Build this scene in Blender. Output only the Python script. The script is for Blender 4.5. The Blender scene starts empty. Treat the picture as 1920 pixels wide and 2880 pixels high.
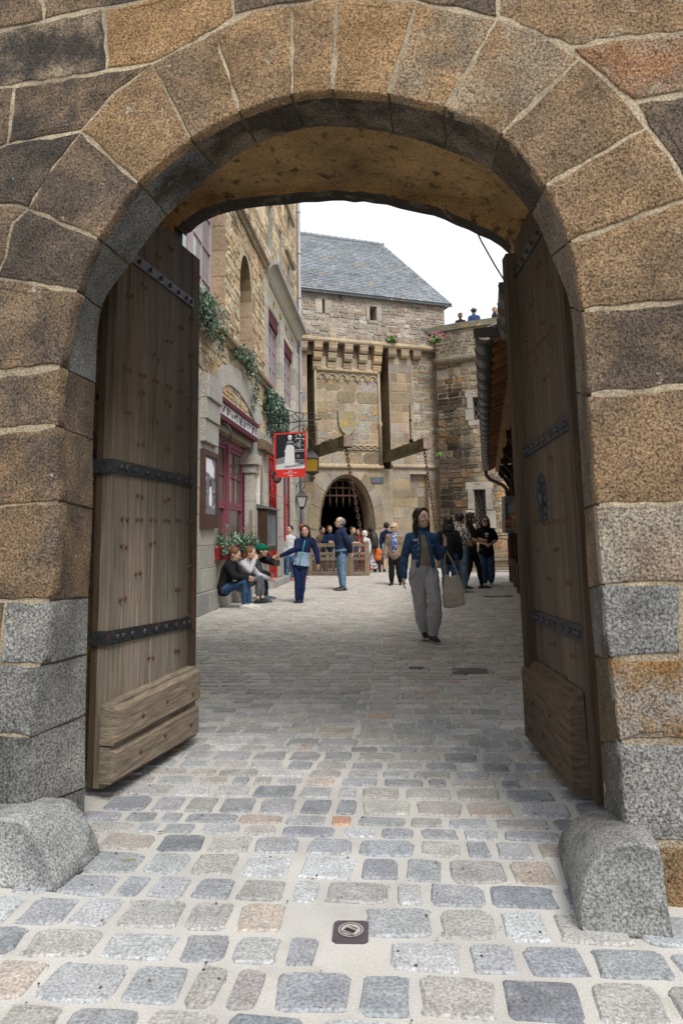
import bpy, bmesh, math, random
from mathutils import Vector, Matrix, noise
R = math.radians
sc = bpy.context.scene
col = sc.collection

# ------------------------------------------------------------------ camera
CAM_H = 1.3
PITCH, ROLL, FPX = R(8.0), R(-1.09), 1920.0
cd = bpy.data.cameras.new('camera')
cam = bpy.data.objects.new('camera', cd)
col.objects.link(cam)
sc.camera = cam
cam.location = (0, 0, CAM_H)
fw = Vector((0, math.cos(PITCH), math.sin(PITCH)))
rt0 = Vector((1, 0, 0))
up0 = rt0.cross(fw)
rt = math.cos(ROLL) * rt0 + math.sin(ROLL) * up0
up = -math.sin(ROLL) * rt0 + math.cos(ROLL) * up0
cam.rotation_euler = Matrix((rt, up, -fw)).transposed().to_euler()
cd.sensor_fit = 'VERTICAL'
cd.sensor_height = 36.0
cd.sensor_width = 24.0
cd.lens = FPX / 2880.0 * 36.0
PPX, PPY = 960.0, 1509.0 - FPX * math.tan(PITCH)
cd.shift_y = -(1440.0 - PPY) / 2880.0
cd.clip_start = 0.05
cd.clip_end = 2000

# ------------------------------------------------------------------ sky, sun, exposure
SUN_EL, SUN_AZ = R(52), R(158)          # azimuth measured clockwise from +Y
w = bpy.data.worlds.new('World')
sc.world = w
w.use_nodes = True
nt = w.node_tree
bg = nt.nodes['Background']
sky = nt.nodes.new('ShaderNodeTexSky')
sky.sky_type = 'NISHITA'
sky.sun_disc = False
sky.sun_elevation = SUN_EL
sky.sun_rotation = SUN_AZ
sky.dust_density = 3.0
hs = nt.nodes.new('ShaderNodeHueSaturation')
hs.inputs['Saturation'].default_value = 0.25
nt.links.new(sky.outputs[0], hs.inputs['Color'])
mx = nt.nodes.new('ShaderNodeMixRGB')
mx.inputs['Fac'].default_value = 0.8      # a bright overcast: mostly one even cloud sheet
mx.inputs['Color2'].default_value = (10.4, 10.9, 11.5, 1)
nt.links.new(hs.outputs[0], mx.inputs['Color1'])
nt.links.new(mx.outputs[0], bg.inputs['Color'])
bg.inputs['Strength'].default_value = 0.1
sd = bpy.data.lights.new('sun', 'SUN')
sd.energy = 2.4
sd.angle = R(22)
sd.color = (1.0, 0.96, 0.9)
sun = bpy.data.objects.new('sun', sd)
col.objects.link(sun)
sdir = Vector((math.sin(SUN_AZ) * math.cos(SUN_EL), math.cos(SUN_AZ) * math.cos(SUN_EL), math.sin(SUN_EL)))
sun.rotation_euler = sdir.to_track_quat('Z', 'Y').to_euler()
sc.view_settings.view_transform = 'Standard'
sc.view_settings.look = 'None'
sc.view_settings.exposure = 0.35
sc.view_settings.gamma = 1.0
sc.view_settings.use_curve_mapping = False

# ------------------------------------------------------------------ points from measured sight lines
CO = Vector((0, 0, CAM_H))
def ray(x, y):
    d = fw + rt * ((x - PPX) / FPX) - up * ((y - PPY) / FPX)
    return d / d.y
def ground_at(x, y):
    d = ray(x, y)
    return CO + d * (-CAM_H / d.z)
def at_y(x, y, Y):
    return CO + ray(x, y) * Y
class Frame:
    """a vertical reference plane: s runs along it, t comes out of it, z is height"""
    def __init__(self, o, d, flip=False):
        d = Vector((d[0], d[1], 0)).normalized()
        self.o = Vector((o[0], o[1], 0)); self.d = d
        n = Vector((d.y, -d.x, 0))
        self.n = -n if flip else n
    def p(self, s, t, z):
        v = self.o + self.d * s + self.n * t
        return Vector((v.x, v.y, z))
    def px(self, x, y, t=0.0):
        d = ray(x, y)
        p0 = self.o + self.n * t
        k = ((p0 - CO) @ self.n if False else (p0 - CO).dot(self.n)) / d.dot(self.n)
        q = CO + d * k
        return ((q - self.o).dot(self.d), q.z)

# ------------------------------------------------------------------ node materials
MATS = {}
def mat(name, rough=.85, base=(.5, .5, .5), attr=True, grain=None, stain=None, blotch=None, bump=None, spec=.3,
        metal=0.0, lichen=None, streak=None, stretch=None, tint2=None, zpale=None):
    """tint attribute x speckle x stains, with fine relief"""
    m = bpy.data.materials.new(name)
    m.use_nodes = True
    t = m.node_tree; N = t.nodes; L = t.links
    b = N['Principled BSDF']
    b.inputs['Roughness'].default_value = rough
    b.inputs['Metallic'].default_value = metal
    b.inputs['Specular IOR Level'].default_value = spec
    tc = N.new('ShaderNodeTexCoord')
    vec = tc.outputs['Object']
    def mapped(sx, sy, sz):
        mp = N.new('ShaderNodeMapping')
        mp.inputs['Scale'].default_value = (sx, sy, sz)
        L.new(tc.outputs['Object'], mp.inputs['Vector'])
        return mp.outputs[0]
    if stretch: vec = mapped(*stretch)
    def nz(scale, detail=3, rg=.6, v=None):
        n = N.new('ShaderNodeTexNoise')
        n.inputs['Scale'].default_value = scale
        n.inputs['Detail'].default_value = detail
        n.inputs['Roughness'].default_value = rg
        L.new(v if v is not None else vec, n.inputs['Vector'])
        return n.outputs['Fac']
    def rng(src, a0, a1, b0, b1):
        r = N.new('ShaderNodeMapRange')
        r.inputs[1].default_value = a0; r.inputs[2].default_value = a1
        r.inputs[3].default_value = b0; r.inputs[4].default_value = b1
        L.new(src, r.inputs[0])
        return r.outputs[0]
    def mixc(mode, fac, a, c):
        x = N.new('ShaderNodeMixRGB'); x.blend_type = mode
        if isinstance(fac, (int, float)): x.inputs[0].default_value = fac
        else: L.new(fac, x.inputs[0])
        for i, s in ((1, a), (2, c)):
            if isinstance(s, tuple): x.inputs[i].default_value = (*s, 1)
            else: L.new(s, x.inputs[i])
        return x.outputs[0]
    def grey(v):
        c = N.new('ShaderNodeCombineColor')
        for i in range(3): L.new(v, c.inputs[i])
        return c.outputs[0]
    if attr == 'obj':
        c = N.new('ShaderNodeObjectInfo').outputs['Color']
    elif attr:
        a = N.new('ShaderNodeAttribute'); a.attribute_name = 'tint'
        c = a.outputs['Color']
        if tint2:
            a2 = N.new('ShaderNodeAttribute'); a2.attribute_name = 'tint2'
            f2 = rng(nz(tint2[0], 4, .65), tint2[1], tint2[2], 0, 1)
            if zpale:        # second tint takes over towards the foot
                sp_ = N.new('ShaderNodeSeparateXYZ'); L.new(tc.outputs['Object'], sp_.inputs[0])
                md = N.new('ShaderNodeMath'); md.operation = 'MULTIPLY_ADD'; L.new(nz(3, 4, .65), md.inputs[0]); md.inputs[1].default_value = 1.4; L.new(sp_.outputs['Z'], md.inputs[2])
                fz = rng(md.outputs[0], zpale[0] + .7, zpale[1] + .7, 1, 0)
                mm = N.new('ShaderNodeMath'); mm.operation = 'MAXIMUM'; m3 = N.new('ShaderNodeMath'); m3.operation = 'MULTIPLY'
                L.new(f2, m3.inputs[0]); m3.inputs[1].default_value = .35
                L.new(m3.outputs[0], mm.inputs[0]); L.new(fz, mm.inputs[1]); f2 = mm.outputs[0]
            c = mixc('MIX', f2, c, a2.outputs['Color'])
    else:
        r = N.new('ShaderNodeRGB'); r.outputs[0].default_value = (*base, 1); c = r.outputs[0]
    if stain:
        c = mixc('MULTIPLY', 1.0, c, grey(rng(nz(stain[0], 5, .6), .3, .7, stain[1], stain[2])))
    if blotch:   # (scale, lo, hi, colour): patches of another colour
        c = mixc('MIX', rng(nz(blotch[0], 4, .65), blotch[1], blotch[2], 0, 1), c, blotch[3])
    if streak:   # vertical wash marks (scale, lo, hi)
        c = mixc('MULTIPLY', 1.0, c, grey(rng(nz(streak[0], 4, .6, mapped(1, 1, .06)), .3, .7, streak[1], streak[2])))
    gn = None
    if grain:
        gn = nz(grain[0], 2, .65)
        c = mixc('MULTIPLY', 1.0, c, grey(rng(gn, .32, .68, grain[1], grain[2])))
    if lichen:
        c = mixc('MIX', rng(nz(lichen[0], 5, .7), lichen[1], lichen[1] + .05, 0, 1), c, (.50, .27, .03))
    L.new(c, b.inputs['Base Color'])
    if bump:     # (scale, distance, strength)
        h = nz(bump[0], 4, .7)
        if len(bump) > 3:
            h2 = nz(bump[3], 3, .6)
            ad = N.new('ShaderNodeMath'); ad.operation = 'MULTIPLY_ADD'
            L.new(h2, ad.inputs[0]); ad.inputs[1].default_value = bump[4]; L.new(h, ad.inputs[2])
            h = ad.outputs[0]
        bp = N.new('ShaderNodeBump')
        bp.inputs['Distance'].default_value = bump[1]
        bp.inputs['Strength'].default_value = bump[2]
        L.new(h, bp.inputs['Height'])
        L.new(bp.outputs[0], b.inputs['Normal'])
    MATS[name] = m
    return m

mat('gate_granite', .88, grain=(100, .27, 1.7), stain=(5, .62, 1.2), bump=(85, .035, 1.0, 9, 1.0), tint2=(2.6, .44, .6), blotch=(8, .665, .72, (.46, .40, .31)), spec=.25)
mat('gate_mortar', .95, grain=(110, .55, 1.35), stain=(3, .55, 1.2), bump=(80, .02, .9))
mat('vault_plaster', .9, attr=False, base=(.50, .315, .14), grain=(70, .65, 1.3), stain=(2.5, .55, 1.25), blotch=(11, .55, .66, (.13, .085, .045)), bump=(14, .03, .6))
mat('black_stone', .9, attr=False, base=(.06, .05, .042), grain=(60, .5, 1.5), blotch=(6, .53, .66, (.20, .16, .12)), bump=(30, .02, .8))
mat('cobble_stone', .8, grain=(95, .60, 1.35), stain=(9, .8, 1.15), bump=(80, .006, .6), tint2=(11, .5, .66), spec=.35)
mat('sand_mortar', .95, attr=False, base=(.52, .505, .475), grain=(170, .82, 1.14), stain=(1.6, .8, 1.1), blotch=(3.0, .56, .75, (.40, .375, .335)), bump=(120, .004, .5))
mat('ashlar', .9, grain=(28, .72, 1.25), stain=(1.3, .7, 1.15), bump=(16, .02, .6), spec=.2)
mat('ashlar_fine', .9, grain=(34, .70, 1.28), stain=(1.2, .85, 1.1), bump=(30, .01, .5), spec=.2)
mat('rubble', .92, grain=(13, .62, 1.3), stain=(1.6, .7, 1.2), bump=(8, .05, .8), spec=.2, blotch=(1.1, .60, .75, (.11, .095, .08)))
mat('tower_stone', .92, grain=(13, .62, 1.3), stain=(1.2, .65, 1.25), bump=(8, .05, .8), spec=.2, streak=(1.3, .55, 1.2))
mat('lichen_stone', .92, grain=(15, .68, 1.25), stain=(1.5, .75, 1.15), bump=(10, .04, .7), lichen=(2.6, .60), spec=.2)
mat('wall_mortar', .95, grain=(30, .8, 1.2), stain=(1.4, .7, 1.2), bump=(20, .02, .6))
mat('slate', .55, grain=(11, .75, 1.25), stain=(.7, .8, 1.15), bump=(10, .01, .4), lichen=(3.4, .615), spec=.4)
mat('old_oak', .8, grain=(55, .7, 1.25), stain=(4, .6, 1.25), bump=(60, .008, .8), stretch=(1, 1, .05), spec=.25, tint2=(2.2, .42, .62), zpale=(.5, 2.3))
mat('kick_oak', .85, grain=(55, .65, 1.3), stain=(4, .7, 1.2), bump=(50, .012, .9), stretch=(.25, .08, 1), spec=.2)
mat('wood', .75, grain=(40, .7, 1.3), stain=(3, .7, 1.2), bump=(40, .005, .6), spec=.25)
mat('beam_wood', .9, grain=(14, .6, 1.3), stain=(1.6, .5, 1.3), blotch=(1.3, .50, .66, (.07, .085, .015)), bump=(14, .02, .6))
mat('iron', .55, attr=False, base=(.035, .035, .04), grain=(60, .6, 1.5), blotch=(9, .58, .68, (.10, .055, .03)), bump=(50, .004, .6), metal=.4, spec=.5)
mat('rust', .8, attr=False, base=(.085, .045, .03), grain=(80, .6, 1.4), bump=(60, .004, .5))
mat('paint', .5, stain=(3, .88, 1.06), spec=.4)
mat('matt_paint', .8, stain=(4, .88, 1.08), bump=(60, .002, .2), spec=.25)
mat('print', .65, spec=.15)
mat('zinc', .42, attr=False, base=(.075, .068, .062), stain=(3, .6, 1.3), grain=(20, .85, 1.15), spec=.5, bump=(8, .004, .2))
mat('pipe_paint', .5, attr=False, base=(.36, .34, .36), stain=(2, .8, 1.1), spec=.4)
mat('glass', .06, spec=.8, stain=(1.2, .7, 1.2))
mat('leaf', .5, grain=(9, .65, 1.4), spec=.35)
mat('scarf_cloth', .8, attr=False, base=(.02, .10, .42), blotch=(20, .52, .54, (.50, .52, .46)), bump=(14, .03, .6), spec=.15)
mat('guard_granite', .88, grain=(110, .38, 1.55), stain=(4, .6, 1.2), bump=(90, .02, .7), tint2=(3.5, .46, .62), spec=.25)
mat('skin', .55, attr='obj', stain=(10, .9, 1.06), spec=.35)
mat('hair', .55, grain=(70, .6, 1.5), bump=(90, .006, .6), stretch=(1, 1, .12), spec=.35)
mat('hair_obj', .55, attr='obj', grain=(70, .6, 1.5), bump=(90, .006, .6), stretch=(1, 1, .12), spec=.35)
mat('cloth', .9, stain=(9, .86, 1.1), grain=(90, .9, 1.1), bump=(11, .035, .75, 45, .12), spec=.15)
mat('cloth_obj', .9, attr='obj', stain=(9, .86, 1.1), grain=(90, .9, 1.1), bump=(11, .035, .75, 45, .12), spec=.15)
mat('denim', .9, stain=(12, .55, 1.5), grain=(120, .8, 1.2), bump=(11, .035, .75, 60, .12), spec=.15)
mat('denim_obj', .9, attr='obj', stain=(12, .55, 1.5), grain=(120, .8, 1.2), bump=(11, .035, .75, 60, .12), spec=.15)
mat('puffer', .55, stain=(8, .85, 1.1), bump=(12, .03, .7), spec=.35)
mat('puffer_obj', .55, attr='obj', stain=(8, .85, 1.1), bump=(12, .03, .7), spec=.35)
mat('pattern_cloth', .9, attr='obj', blotch=(24, .50, .53, (.015, .015, .018)), bump=(11, .03, .6), spec=.15)
mat('shoe', .5, attr='obj', grain=(60, .85, 1.15), spec=.4)
mat('leather', .5, grain=(60, .85, 1.15), bump=(40, .004, .3), spec=.4)
mat('dark', .95, attr=False, base=(.012, .011, .010), spec=.05)

# ------------------------------------------------------------------ mesh builder
RNG = random.Random(11)
def jit(a): return RNG.uniform(-a, a)
def vary(c, a=.12, h=.03):
    k = 1 + jit(a)
    return tuple(max(0.004, v * k * (1 + jit(h))) for v in c)
class MB:
    def __init__(self):
        self.v = []; self.f = []; self.c = []; self.c2 = []; self.sm = []
    def add(self, verts, faces, c=(.5, .5, .5), c2=None, smooth=False):
        o = len(self.v)
        self.v.extend([tuple(v) for v in verts])
        for f in faces:
            self.f.append([i + o for i in f]); self.c.append(c); self.c2.append(c2 or c); self.sm.append(smooth)
        return self
    def hexa(self, q, c=(.5, .5, .5), c2=None):
        """q: four bottom points then four top points, same winding"""
        return self.add(q, [(3, 2, 1, 0), (4, 5, 6, 7), (0, 1, 5, 4), (1, 2, 6, 5), (2, 3, 7, 6), (3, 0, 4, 7)], c, c2)
    def box(self, F, s0, s1, t0, t1, z0, z1, c=(.5, .5, .5), c2=None):
        p = F.p
        return self.hexa([p(s0, t0, z0), p(s1, t0, z0), p(s1, t1, z0), p(s0, t1, z0),
                          p(s0, t0, z1), p(s1, t0, z1), p(s1, t1, z1), p(s0, t1, z1)], c, c2)
    def bevbox(self, F, s0, s1, t0, t1, z0, z1, c=(.5, .5, .5), b=.02, c2=None):
        """a block with its outer face (t1) chamfered all round"""
        p = F.p
        q = [p(s0, t0, z0), p(s1, t0, z0), p(s1, t0, z1), p(s0, t0, z1),
             p(s0, t1 - b, z0), p(s1, t1 - b, z0), p(s1, t1 - b, z1), p(s0, t1 - b, z1),
             p(s0 + b, t1, z0 + b), p(s1 - b, t1, z0 + b), p(s1 - b, t1, z1 - b), p(s0 + b, t1, z1 - b)]
        f = [(3, 2, 1, 0), (8, 9, 10, 11)]
        for i in range(4):
            j = (i + 1) % 4
            f += [(i, j, 4 + j, 4 + i), (4 + i, 4 + j, 8 + j, 8 + i)]
        return self.add(q, f, c, c2)
    def bar(self, a, b, wx, wz, c=(.5, .5, .5), upv=None):
        """a square bar from a to b"""
        a = Vector(a); b = Vector(b); d = (b - a).normalized()
        u = Vector(upv) if upv else (Vector((0, 0, 1)) if abs(d.z) < .95 else Vector((0, 1, 0)))
        x = d.cross(u).normalized(); z = x.cross(d)
        x *= wx / 2; z *= wz / 2
        return self.hexa([a - x - z, a + x - z, b + x - z, b - x - z, a - x + z, a + x + z, b + x + z, b - x + z], c)
    def tube(self, pts, r, n=8, c=(.5, .5, .5), smooth=True, caps=True, c2=None):
        pts = [Vector(p) for p in pts]
        rs = r if isinstance(r, (list, tuple)) else [r] * len(pts)
        V = []; F = []
        prev = None
        for i, p in enumerate(pts):
            d = (pts[min(i + 1, len(pts) - 1)] - pts[max(i - 1, 0)]).normalized()
            if prev is None:
                ref = Vector((0, 0, 1)) if abs(d.z) < .9 else Vector((1, 0, 0))
                x = d.cross(ref).normalized()
            else:
                x = (prev - d * prev.dot(d)).normalized()
            prev = x
            y = d.cross(x)
            for k in range(n):
                a = 2 * math.pi * k / n
                V.append(p + (x * math.cos(a) + y * math.sin(a)) * rs[i])
        for i in range(len(pts) - 1):
            for k in range(n):
                k2 = (k + 1) % n
                F.append((i * n + k, i * n + k2, (i + 1) * n + k2, (i + 1) * n + k))
        if caps:
            F.append(tuple(range(n))[::-1]); F.append(tuple((len(pts) - 1) * n + k for k in range(n)))
        return self.add(V, F, c, c2, smooth)
    def prism(self, poly, back, c=(.5, .5, .5), c2=None, caps=True):
        """poly: outline of the front; back: the same outline further back"""
        n = len(poly)
        F = [tuple(range(n)), tuple(range(2 * n - 1, n - 1, -1))] if caps else []
        for i in range(n):
            j = (i + 1) % n
            F.append((j, i, n + i, n + j))
        return self.add(list(poly) + list(back), F, c, c2)
    def ball(self, ctr, r, c=(.5, .5, .5), nu=10, nv=7, M=None, smooth=True):
        rx, ry, rz = r if isinstance(r, (tuple, list)) else (r, r, r)
        V = []; F = []
        ctr = Vector(ctr)
        for i in range(nv + 1):
            th = math.pi * i / nv
            for k in range(nu):
                a = 2 * math.pi * k / nu
                q = Vector((rx * math.sin(th) * math.cos(a), ry * math.sin(th) * math.sin(a), rz * math.cos(th)))
                if M is not None: q = M @ q
                V.append(ctr + q)
        for i in range(nv):
            for k in range(nu):
                k2 = (k + 1) % nu
                F.append((i * nu + k, (i + 1) * nu + k, (i + 1) * nu + k2, i * nu + k2))
        return self.add(V, F, c, None, smooth)
    def build(self, name, material, parent=None, kind=None):
        me = bpy.data.meshes.new(name)
        me.from_pydata(self.v, [], self.f)
        for nm, data in (('tint', self.c), ('tint2', self.c2)):
            at = me.attributes.new(nm, 'FLOAT_COLOR', 'FACE')
            at.data.foreach_set('color', [x for c in data for x in (c[0], c[1], c[2], 1.0)])
        me.polygons.foreach_set('use_smooth', self.sm)
        me.materials.append(MATS[material])
        me.update()
        o = bpy.data.objects.new(name, me)
        col.objects.link(o)
        if parent is not None: attach(o, parent)
        if kind: o['kind'] = kind
        return o
ROOT_INV = {}
def attach(o, parent):
    o.parent = parent
    top = parent
    while top.parent is not None: top = top.parent
    if top == parent and top.name in ROOT_INV:
        o.matrix_parent_inverse = ROOT_INV[top.name]
def tag(o, label=None, cat=None, group=None, kind=None):
    if label: o['label'] = label
    if cat: o['category'] = cat
    if group: o['group'] = group
    if kind: o['kind'] = kind
    return o
def thing(name, loc, label, cat, group=None, rz=0.0, world=True):
    """an Empty at the base of a thing; with world=True its parts are given in world coordinates"""
    o = bpy.data.objects.new(name, None)
    col.objects.link(o)
    o.empty_display_size = .2
    o.location = loc
    o.rotation_euler = (0, 0, rz)
    if world:
        ROOT_INV[o.name] = (Matrix.Translation(Vector(loc)) @ Matrix.Rotation(rz, 4, 'Z')).inverted()
    return tag(o, label, cat, group)
def text(body, size, M, material, parent, color=None, name='lettering', extrude=.002):
    c = bpy.data.curves.new(name, 'FONT')
    c.body = body; c.size = size; c.align_x = 'CENTER'; c.align_y = 'CENTER'; c.extrude = extrude
    c.materials.append(MATS[material])
    tmp = bpy.data.objects.new(name, c)
    me = bpy.data.meshes.new_from_object(tmp)
    bpy.data.objects.remove(tmp)
    o = bpy.data.objects.new(name, me)
    col.objects.link(o)
    o.matrix_basis = M
    if parent is not None: attach(o, parent)
    return o
mat('white_ink', .5, attr=False, base=(.75, .75, .75))
mat('black_ink', .6, attr=False, base=(.02, .02, .02))
mat('sign_metal', .6, attr=False, base=(.30, .30, .28))

# ------------------------------------------------------------------ masonry
def block(mb, P, pts, proud, c, c2=None, back=-.05, ch=.02):
    """one stone: outline pts [(s,z)] in the mapped surface P(s,t,z), rounded arris, face standing proud"""
    n = len(pts)
    cs = sum(p[0] for p in pts) / n; cz = sum(p[1] for p in pts) / n
    ext = max(max(abs(p[0] - cs), abs(p[1] - cz)) for p in pts)
    k = max(.35, 1 - ch / max(ext, .01) * 1.4)
    V = [P(s, back, z) for s, z in pts] + [P(s, proud - ch, z) for s, z in pts]
    V += [P(cs + (s - cs) * k, proud + jit(ch * .25), cz + (z - cz) * k) for s, z in pts]
    F = []
    for i in range(n):
        j = (i + 1) % n
        F += [(i, j, n + j, n + i), (n + i, n + j, 2 * n + j, 2 * n + i)]
    F.append(tuple(range(2 * n, 3 * n)))
    mb.add(V, F, c, c2)
def subtract(iv, a, b):
    out = []
    for x0, x1 in iv:
        if b <= x0 or a >= x1: out.append((x0, x1)); continue
        if a > x0: out.append((x0, a))
        if b < x1: out.append((b, x1))
    return out
def courses(s0, s1, z0, z1, ch, cw, holes=(), joint=.02, rough=0.0, skip=None):
    """irregular coursed stones: list of outlines"""
    out = []
    z = z0
    while z < z1 - .02:
        h = RNG.uniform(*ch)
        if z + h > z1 - ch[0] * .5: h = z1 - z
        iv = [(s0, s1)]
        for (a, b, c, d) in holes:
            if c < z + h * .7 and d > z + h * .3: iv = subtract(iv, a, b)
        for a, b in iv:
            s = a
            while s < b - .01:
                wd = RNG.uniform(*cw)
                if s + wd > b - cw[0] * .6: wd = b - s
                zz = [z]
                if rough > .25 and h > ch[0] * 1.3 and RNG.random() < .35:
                    m = z + h * RNG.uniform(.4, .6)
                    parts = [(z, m), (m, z + h)]
                else:
                    parts = [(z, z + h)]
                for q0, q1 in parts:
                    g = joint / 2
                    a0, a1, b0, b1 = s + g, s + wd - g, q0 + g, q1 - g
                    if a1 - a0 < .03 or b1 - b0 < .03: continue
                    if skip and skip((a0 + a1) / 2, (b0 + b1) / 2): continue
                    r = rough * min(a1 - a0, b1 - b0)
                    if rough > 0:
                        k = min(a1 - a0, b1 - b0) * .22
                        pts = [(a0 + k, b0), (a1 - k, b0), (a1, b0 + k), (a1, b1 - k), (a1 - k, b1), (a0 + k, b1), (a0, b1 - k), (a0, b0 + k)]
                        pts = [(x + RNG.uniform(-r, r) * .35, y + RNG.uniform(-r, r) * .35) for x, y in pts]
                    else:
                        pts = [(a0, b0), (a1, b0), (a1, b1), (a0, b1)]
                    out.append(pts)
                s += wd
        z += h
    return out
def lay(outlines, P, parent, material, palette, proud=(.01, .035), chf=.02, limit=300, name='stone', key=None, back=-.05, tintf=None):
    """build the largest-looking stones one by one, the rest as one mass"""
    if key: outlines.sort(key=key)
    rest = MB(); nrest = 0
    for i, pts in enumerate(outlines):
        c = vary(RNG.choice(palette))
        if tintf:
            c = tintf(c, sum(p[0] for p in pts) / len(pts), sum(p[1] for p in pts) / len(pts))
        pr = RNG.uniform(*proud)
        if i < limit:
            mb = MB(); block(mb, P, pts, pr, c, back=back, ch=chf)
            mb.build(name, material, parent)
        else:
            block(rest, P, pts, pr, c, back=back, ch=chf); nrest += 1
    if nrest: rest.build(name, material, parent, 'stuff')
# ================================================================== ground
ground = MB()
ground.add([(-150, -60, 0), (150, -60, 0), (150, 150, 0), (-150, 150, 0)], [(0, 1, 2, 3)])
ground = ground.build('ground', 'sand_mortar', None, 'structure')
ST = Frame((-.07, 3.3), (.0938, .9956))            # the seam down the middle of the paving; t to the right
COB = [(.195, .207, .23)] * 4 + [(.23, .24, .255)] * 5 + [(.26, .25, .235)] * 5 + [(.115, .13, .15)] * 2 + [(.33, .335, .345)] * 3
WARM = [(.31, .225, .17), (.31, .255, .21), (.28, .24, .21), (.30, .275, .245)]
def lid_hit(x, y): return abs(x + .0) < .12 and abs(y - 2.46) < .12
def in_street(x, y):
    if y < 2.5: return -2.6 < x < 2.6
    if y < 3.1: return -1.3 < x < 1.05
    if y < 5.0: return -1.28 - .02 * (y - 3) < x < 1.2
    l = -2.44 + .0801 * (y - 11.8) - (0 if y > 10 else .3)
    r = 4.02 + .207 * (y - 15.72)
    return l < x < min(r, 6.2)
def cobble(mb, cx, cy, wd, hd, c, c2, near):
    """a worn setting stone, rounded at the corners, a little proud of the joints"""
    n = 20 if near else 8
    a0 = jit(.06)
    ring = []
    pw = RNG.uniform(.18, .36)
    for k in range(n):
        a = 2 * math.pi * (k + .5) / n
        ca, sa = math.cos(a), math.sin(a)
        x = wd / 2 * math.copysign(abs(ca) ** pw, ca) * (1 + jit(.055))
        y = hd / 2 * math.copysign(abs(sa) ** pw, sa) * (1 + jit(.055))
        wob = noise.noise(Vector((cx * 31 + ca * 1.7, cy * 31 + sa * 1.7, 3.1))) * (.14 if near else .05); x *= 1 + wob; y *= 1 + wob
        ring.append((x * math.cos(a0) - y * math.sin(a0), x * math.sin(a0) + y * math.cos(a0)))
    V = []
    tx, ty = jit(.02), jit(.02)
    lv = [(1.0, -.012), (1.0, .002), (.93, .0075 + RNG.uniform(0, .003))] if near else [(1.0, -.006), (.95, .0065 + RNG.uniform(0, .003))]
    for k, z in lv:
        for x, y in ring:
            p = ST.o + ST.d * (cy + y * k) + ST.n * (cx + x * k)
            V.append((p.x, p.y, z + (x * tx + y * ty if z > .001 else 0)))
    F = []
    for q in range(len(lv) - 1):
        for i in range(n):
            j = (i + 1) % n
            F.append((q * n + i, q * n + j, (q + 1) * n + j, (q + 1) * n + i))
    F.append(tuple(range((len(lv) - 1) * n, len(lv) * n)))
    # ST.n points right and ST.d points away: right-handed when seen from above
    mb.add(V, F, c, c2)
cobs = []
q = -1.75
rowi = 0
while q < 21.5:
    rh = RNG.choice([.12, .17, .19, .20]) if q < .2 else RNG.choice([.11, .125, .15, .16, .175]) if q < 8 else RNG.uniform(.11, .17)
    off = jit(.05 if q > .3 else .12)
    for side in (-1, 1):
        r = off * side + RNG.uniform(.0, .012)
        while r < 6.5:
            wd = RNG.choice([.12, .17, .19, .205, .22, .24, .26]) * (1 if q < 6 else RNG.uniform(.85, 1.15))
            cx = side * (r + wd / 2)
            pc = ST.o + ST.d * (q + rh / 2) + ST.n * cx
            if in_street(pc.x, pc.y) and not lid_hit(pc.x, pc.y):
                far = pc.y > 6.5
                if pc.y > 7 and pc.x < 1.2:
                    c = RNG.choice(WARM * 3 + COB)
                else:
                    c = RNG.choice(COB * 2 + WARM) if RNG.random() > .012 else (.38, .19, .11)
                u_ = max(0.0, min(.62, (pc.y - 3.2) / 6))          # sunlit paleness of the far street put into the stone colour, rising with distance
                c = tuple((1 - u_) * (.75 * a * 1.4 + .25 * .33) + u_ * b for a, b in zip(c, (.55, .505, .445)))
                cobs.append((pc.y * .8 + abs(pc.x) * .1, cx, q + rh / 2, wd - (.034 if pc.y < 4.5 else .018), rh - (.032 if pc.y < 4.5 else .017), vary(c, .16, .018), pc.y))
            r += wd
    q += rh
    rowi += 1
cobs.sort(key=lambda a: a[0])
rest = MB()
for i, (k, cx, cy, wd, hd, c, Y) in enumerate(cobs):
    c2 = tuple(min(.6, v * .6 + .16) for v in c)
    if i < 300:
        mb = MB(); cobble(mb, cx, cy, wd, hd, c, c2, True)
        mb.build('cobble', 'cobble_stone', ground)
    else:
        cobble(rest, cx, cy, wd, hd, c, c2, Y < 9)
rest.build('cobble', 'cobble_stone', ground, 'stuff')

# small cast lid with the word EAU, and two drain gratings further on
lid = thing('water_lid', (0, 2.46, 0), 'small square dark metal lid with a round cap marked EAU, set in the pale joints', 'utility cover')
LF = Frame((0.0, 2.46), (.05, 1.0))
mb = MB()
pts = []
for sx, sy in ((1, -1), (1, 1), (-1, 1), (-1, -1)):
    for a, b in (((.058, .046), (.046, .058)) if sx * sy > 0 else ((.046, .058), (.058, .046))): pts.append((sx * a, sy * b))
V = [LF.o + LF.d * y + LF.n * x + Vector((0, 0, z)) for z in (-.02, .011) for x, y in pts]
n = len(pts)
mb.add(V, [tuple(range(n, 2 * n))] + [(i, (i + 1) % n, n + (i + 1) % n, n + i) for i in range(n)], (.075, .062, .07))
mb.build('plate', 'leather', lid)
def disc_ring(F, r0, r1, z, nseg, c, mb, sx=1.0):
    V = []
    for k in range(nseg):
        a = 2 * math.pi * k / nseg
        for r in (r0, r1):
            v = F.o + F.d * (r * math.sin(a)) + F.n * (r * math.cos(a)); V.append((v.x, v.y, z))
    F_ = [(2 * k, 2 * k + 1, 2 * ((k + 1) % nseg) + 1, 2 * ((k + 1) % nseg)) for k in range(nseg)]
    mb.add(V, F_, c)
mb = MB(); disc_ring(LF, .038, .041, .0135, 28, (.55, .53, .5), mb); disc_ring(LF, .0, .033, .0132, 28, (.42, .40, .36), mb)
capm = mb.build('cap', 'matt_paint', lid)
mb = MB()
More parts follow.
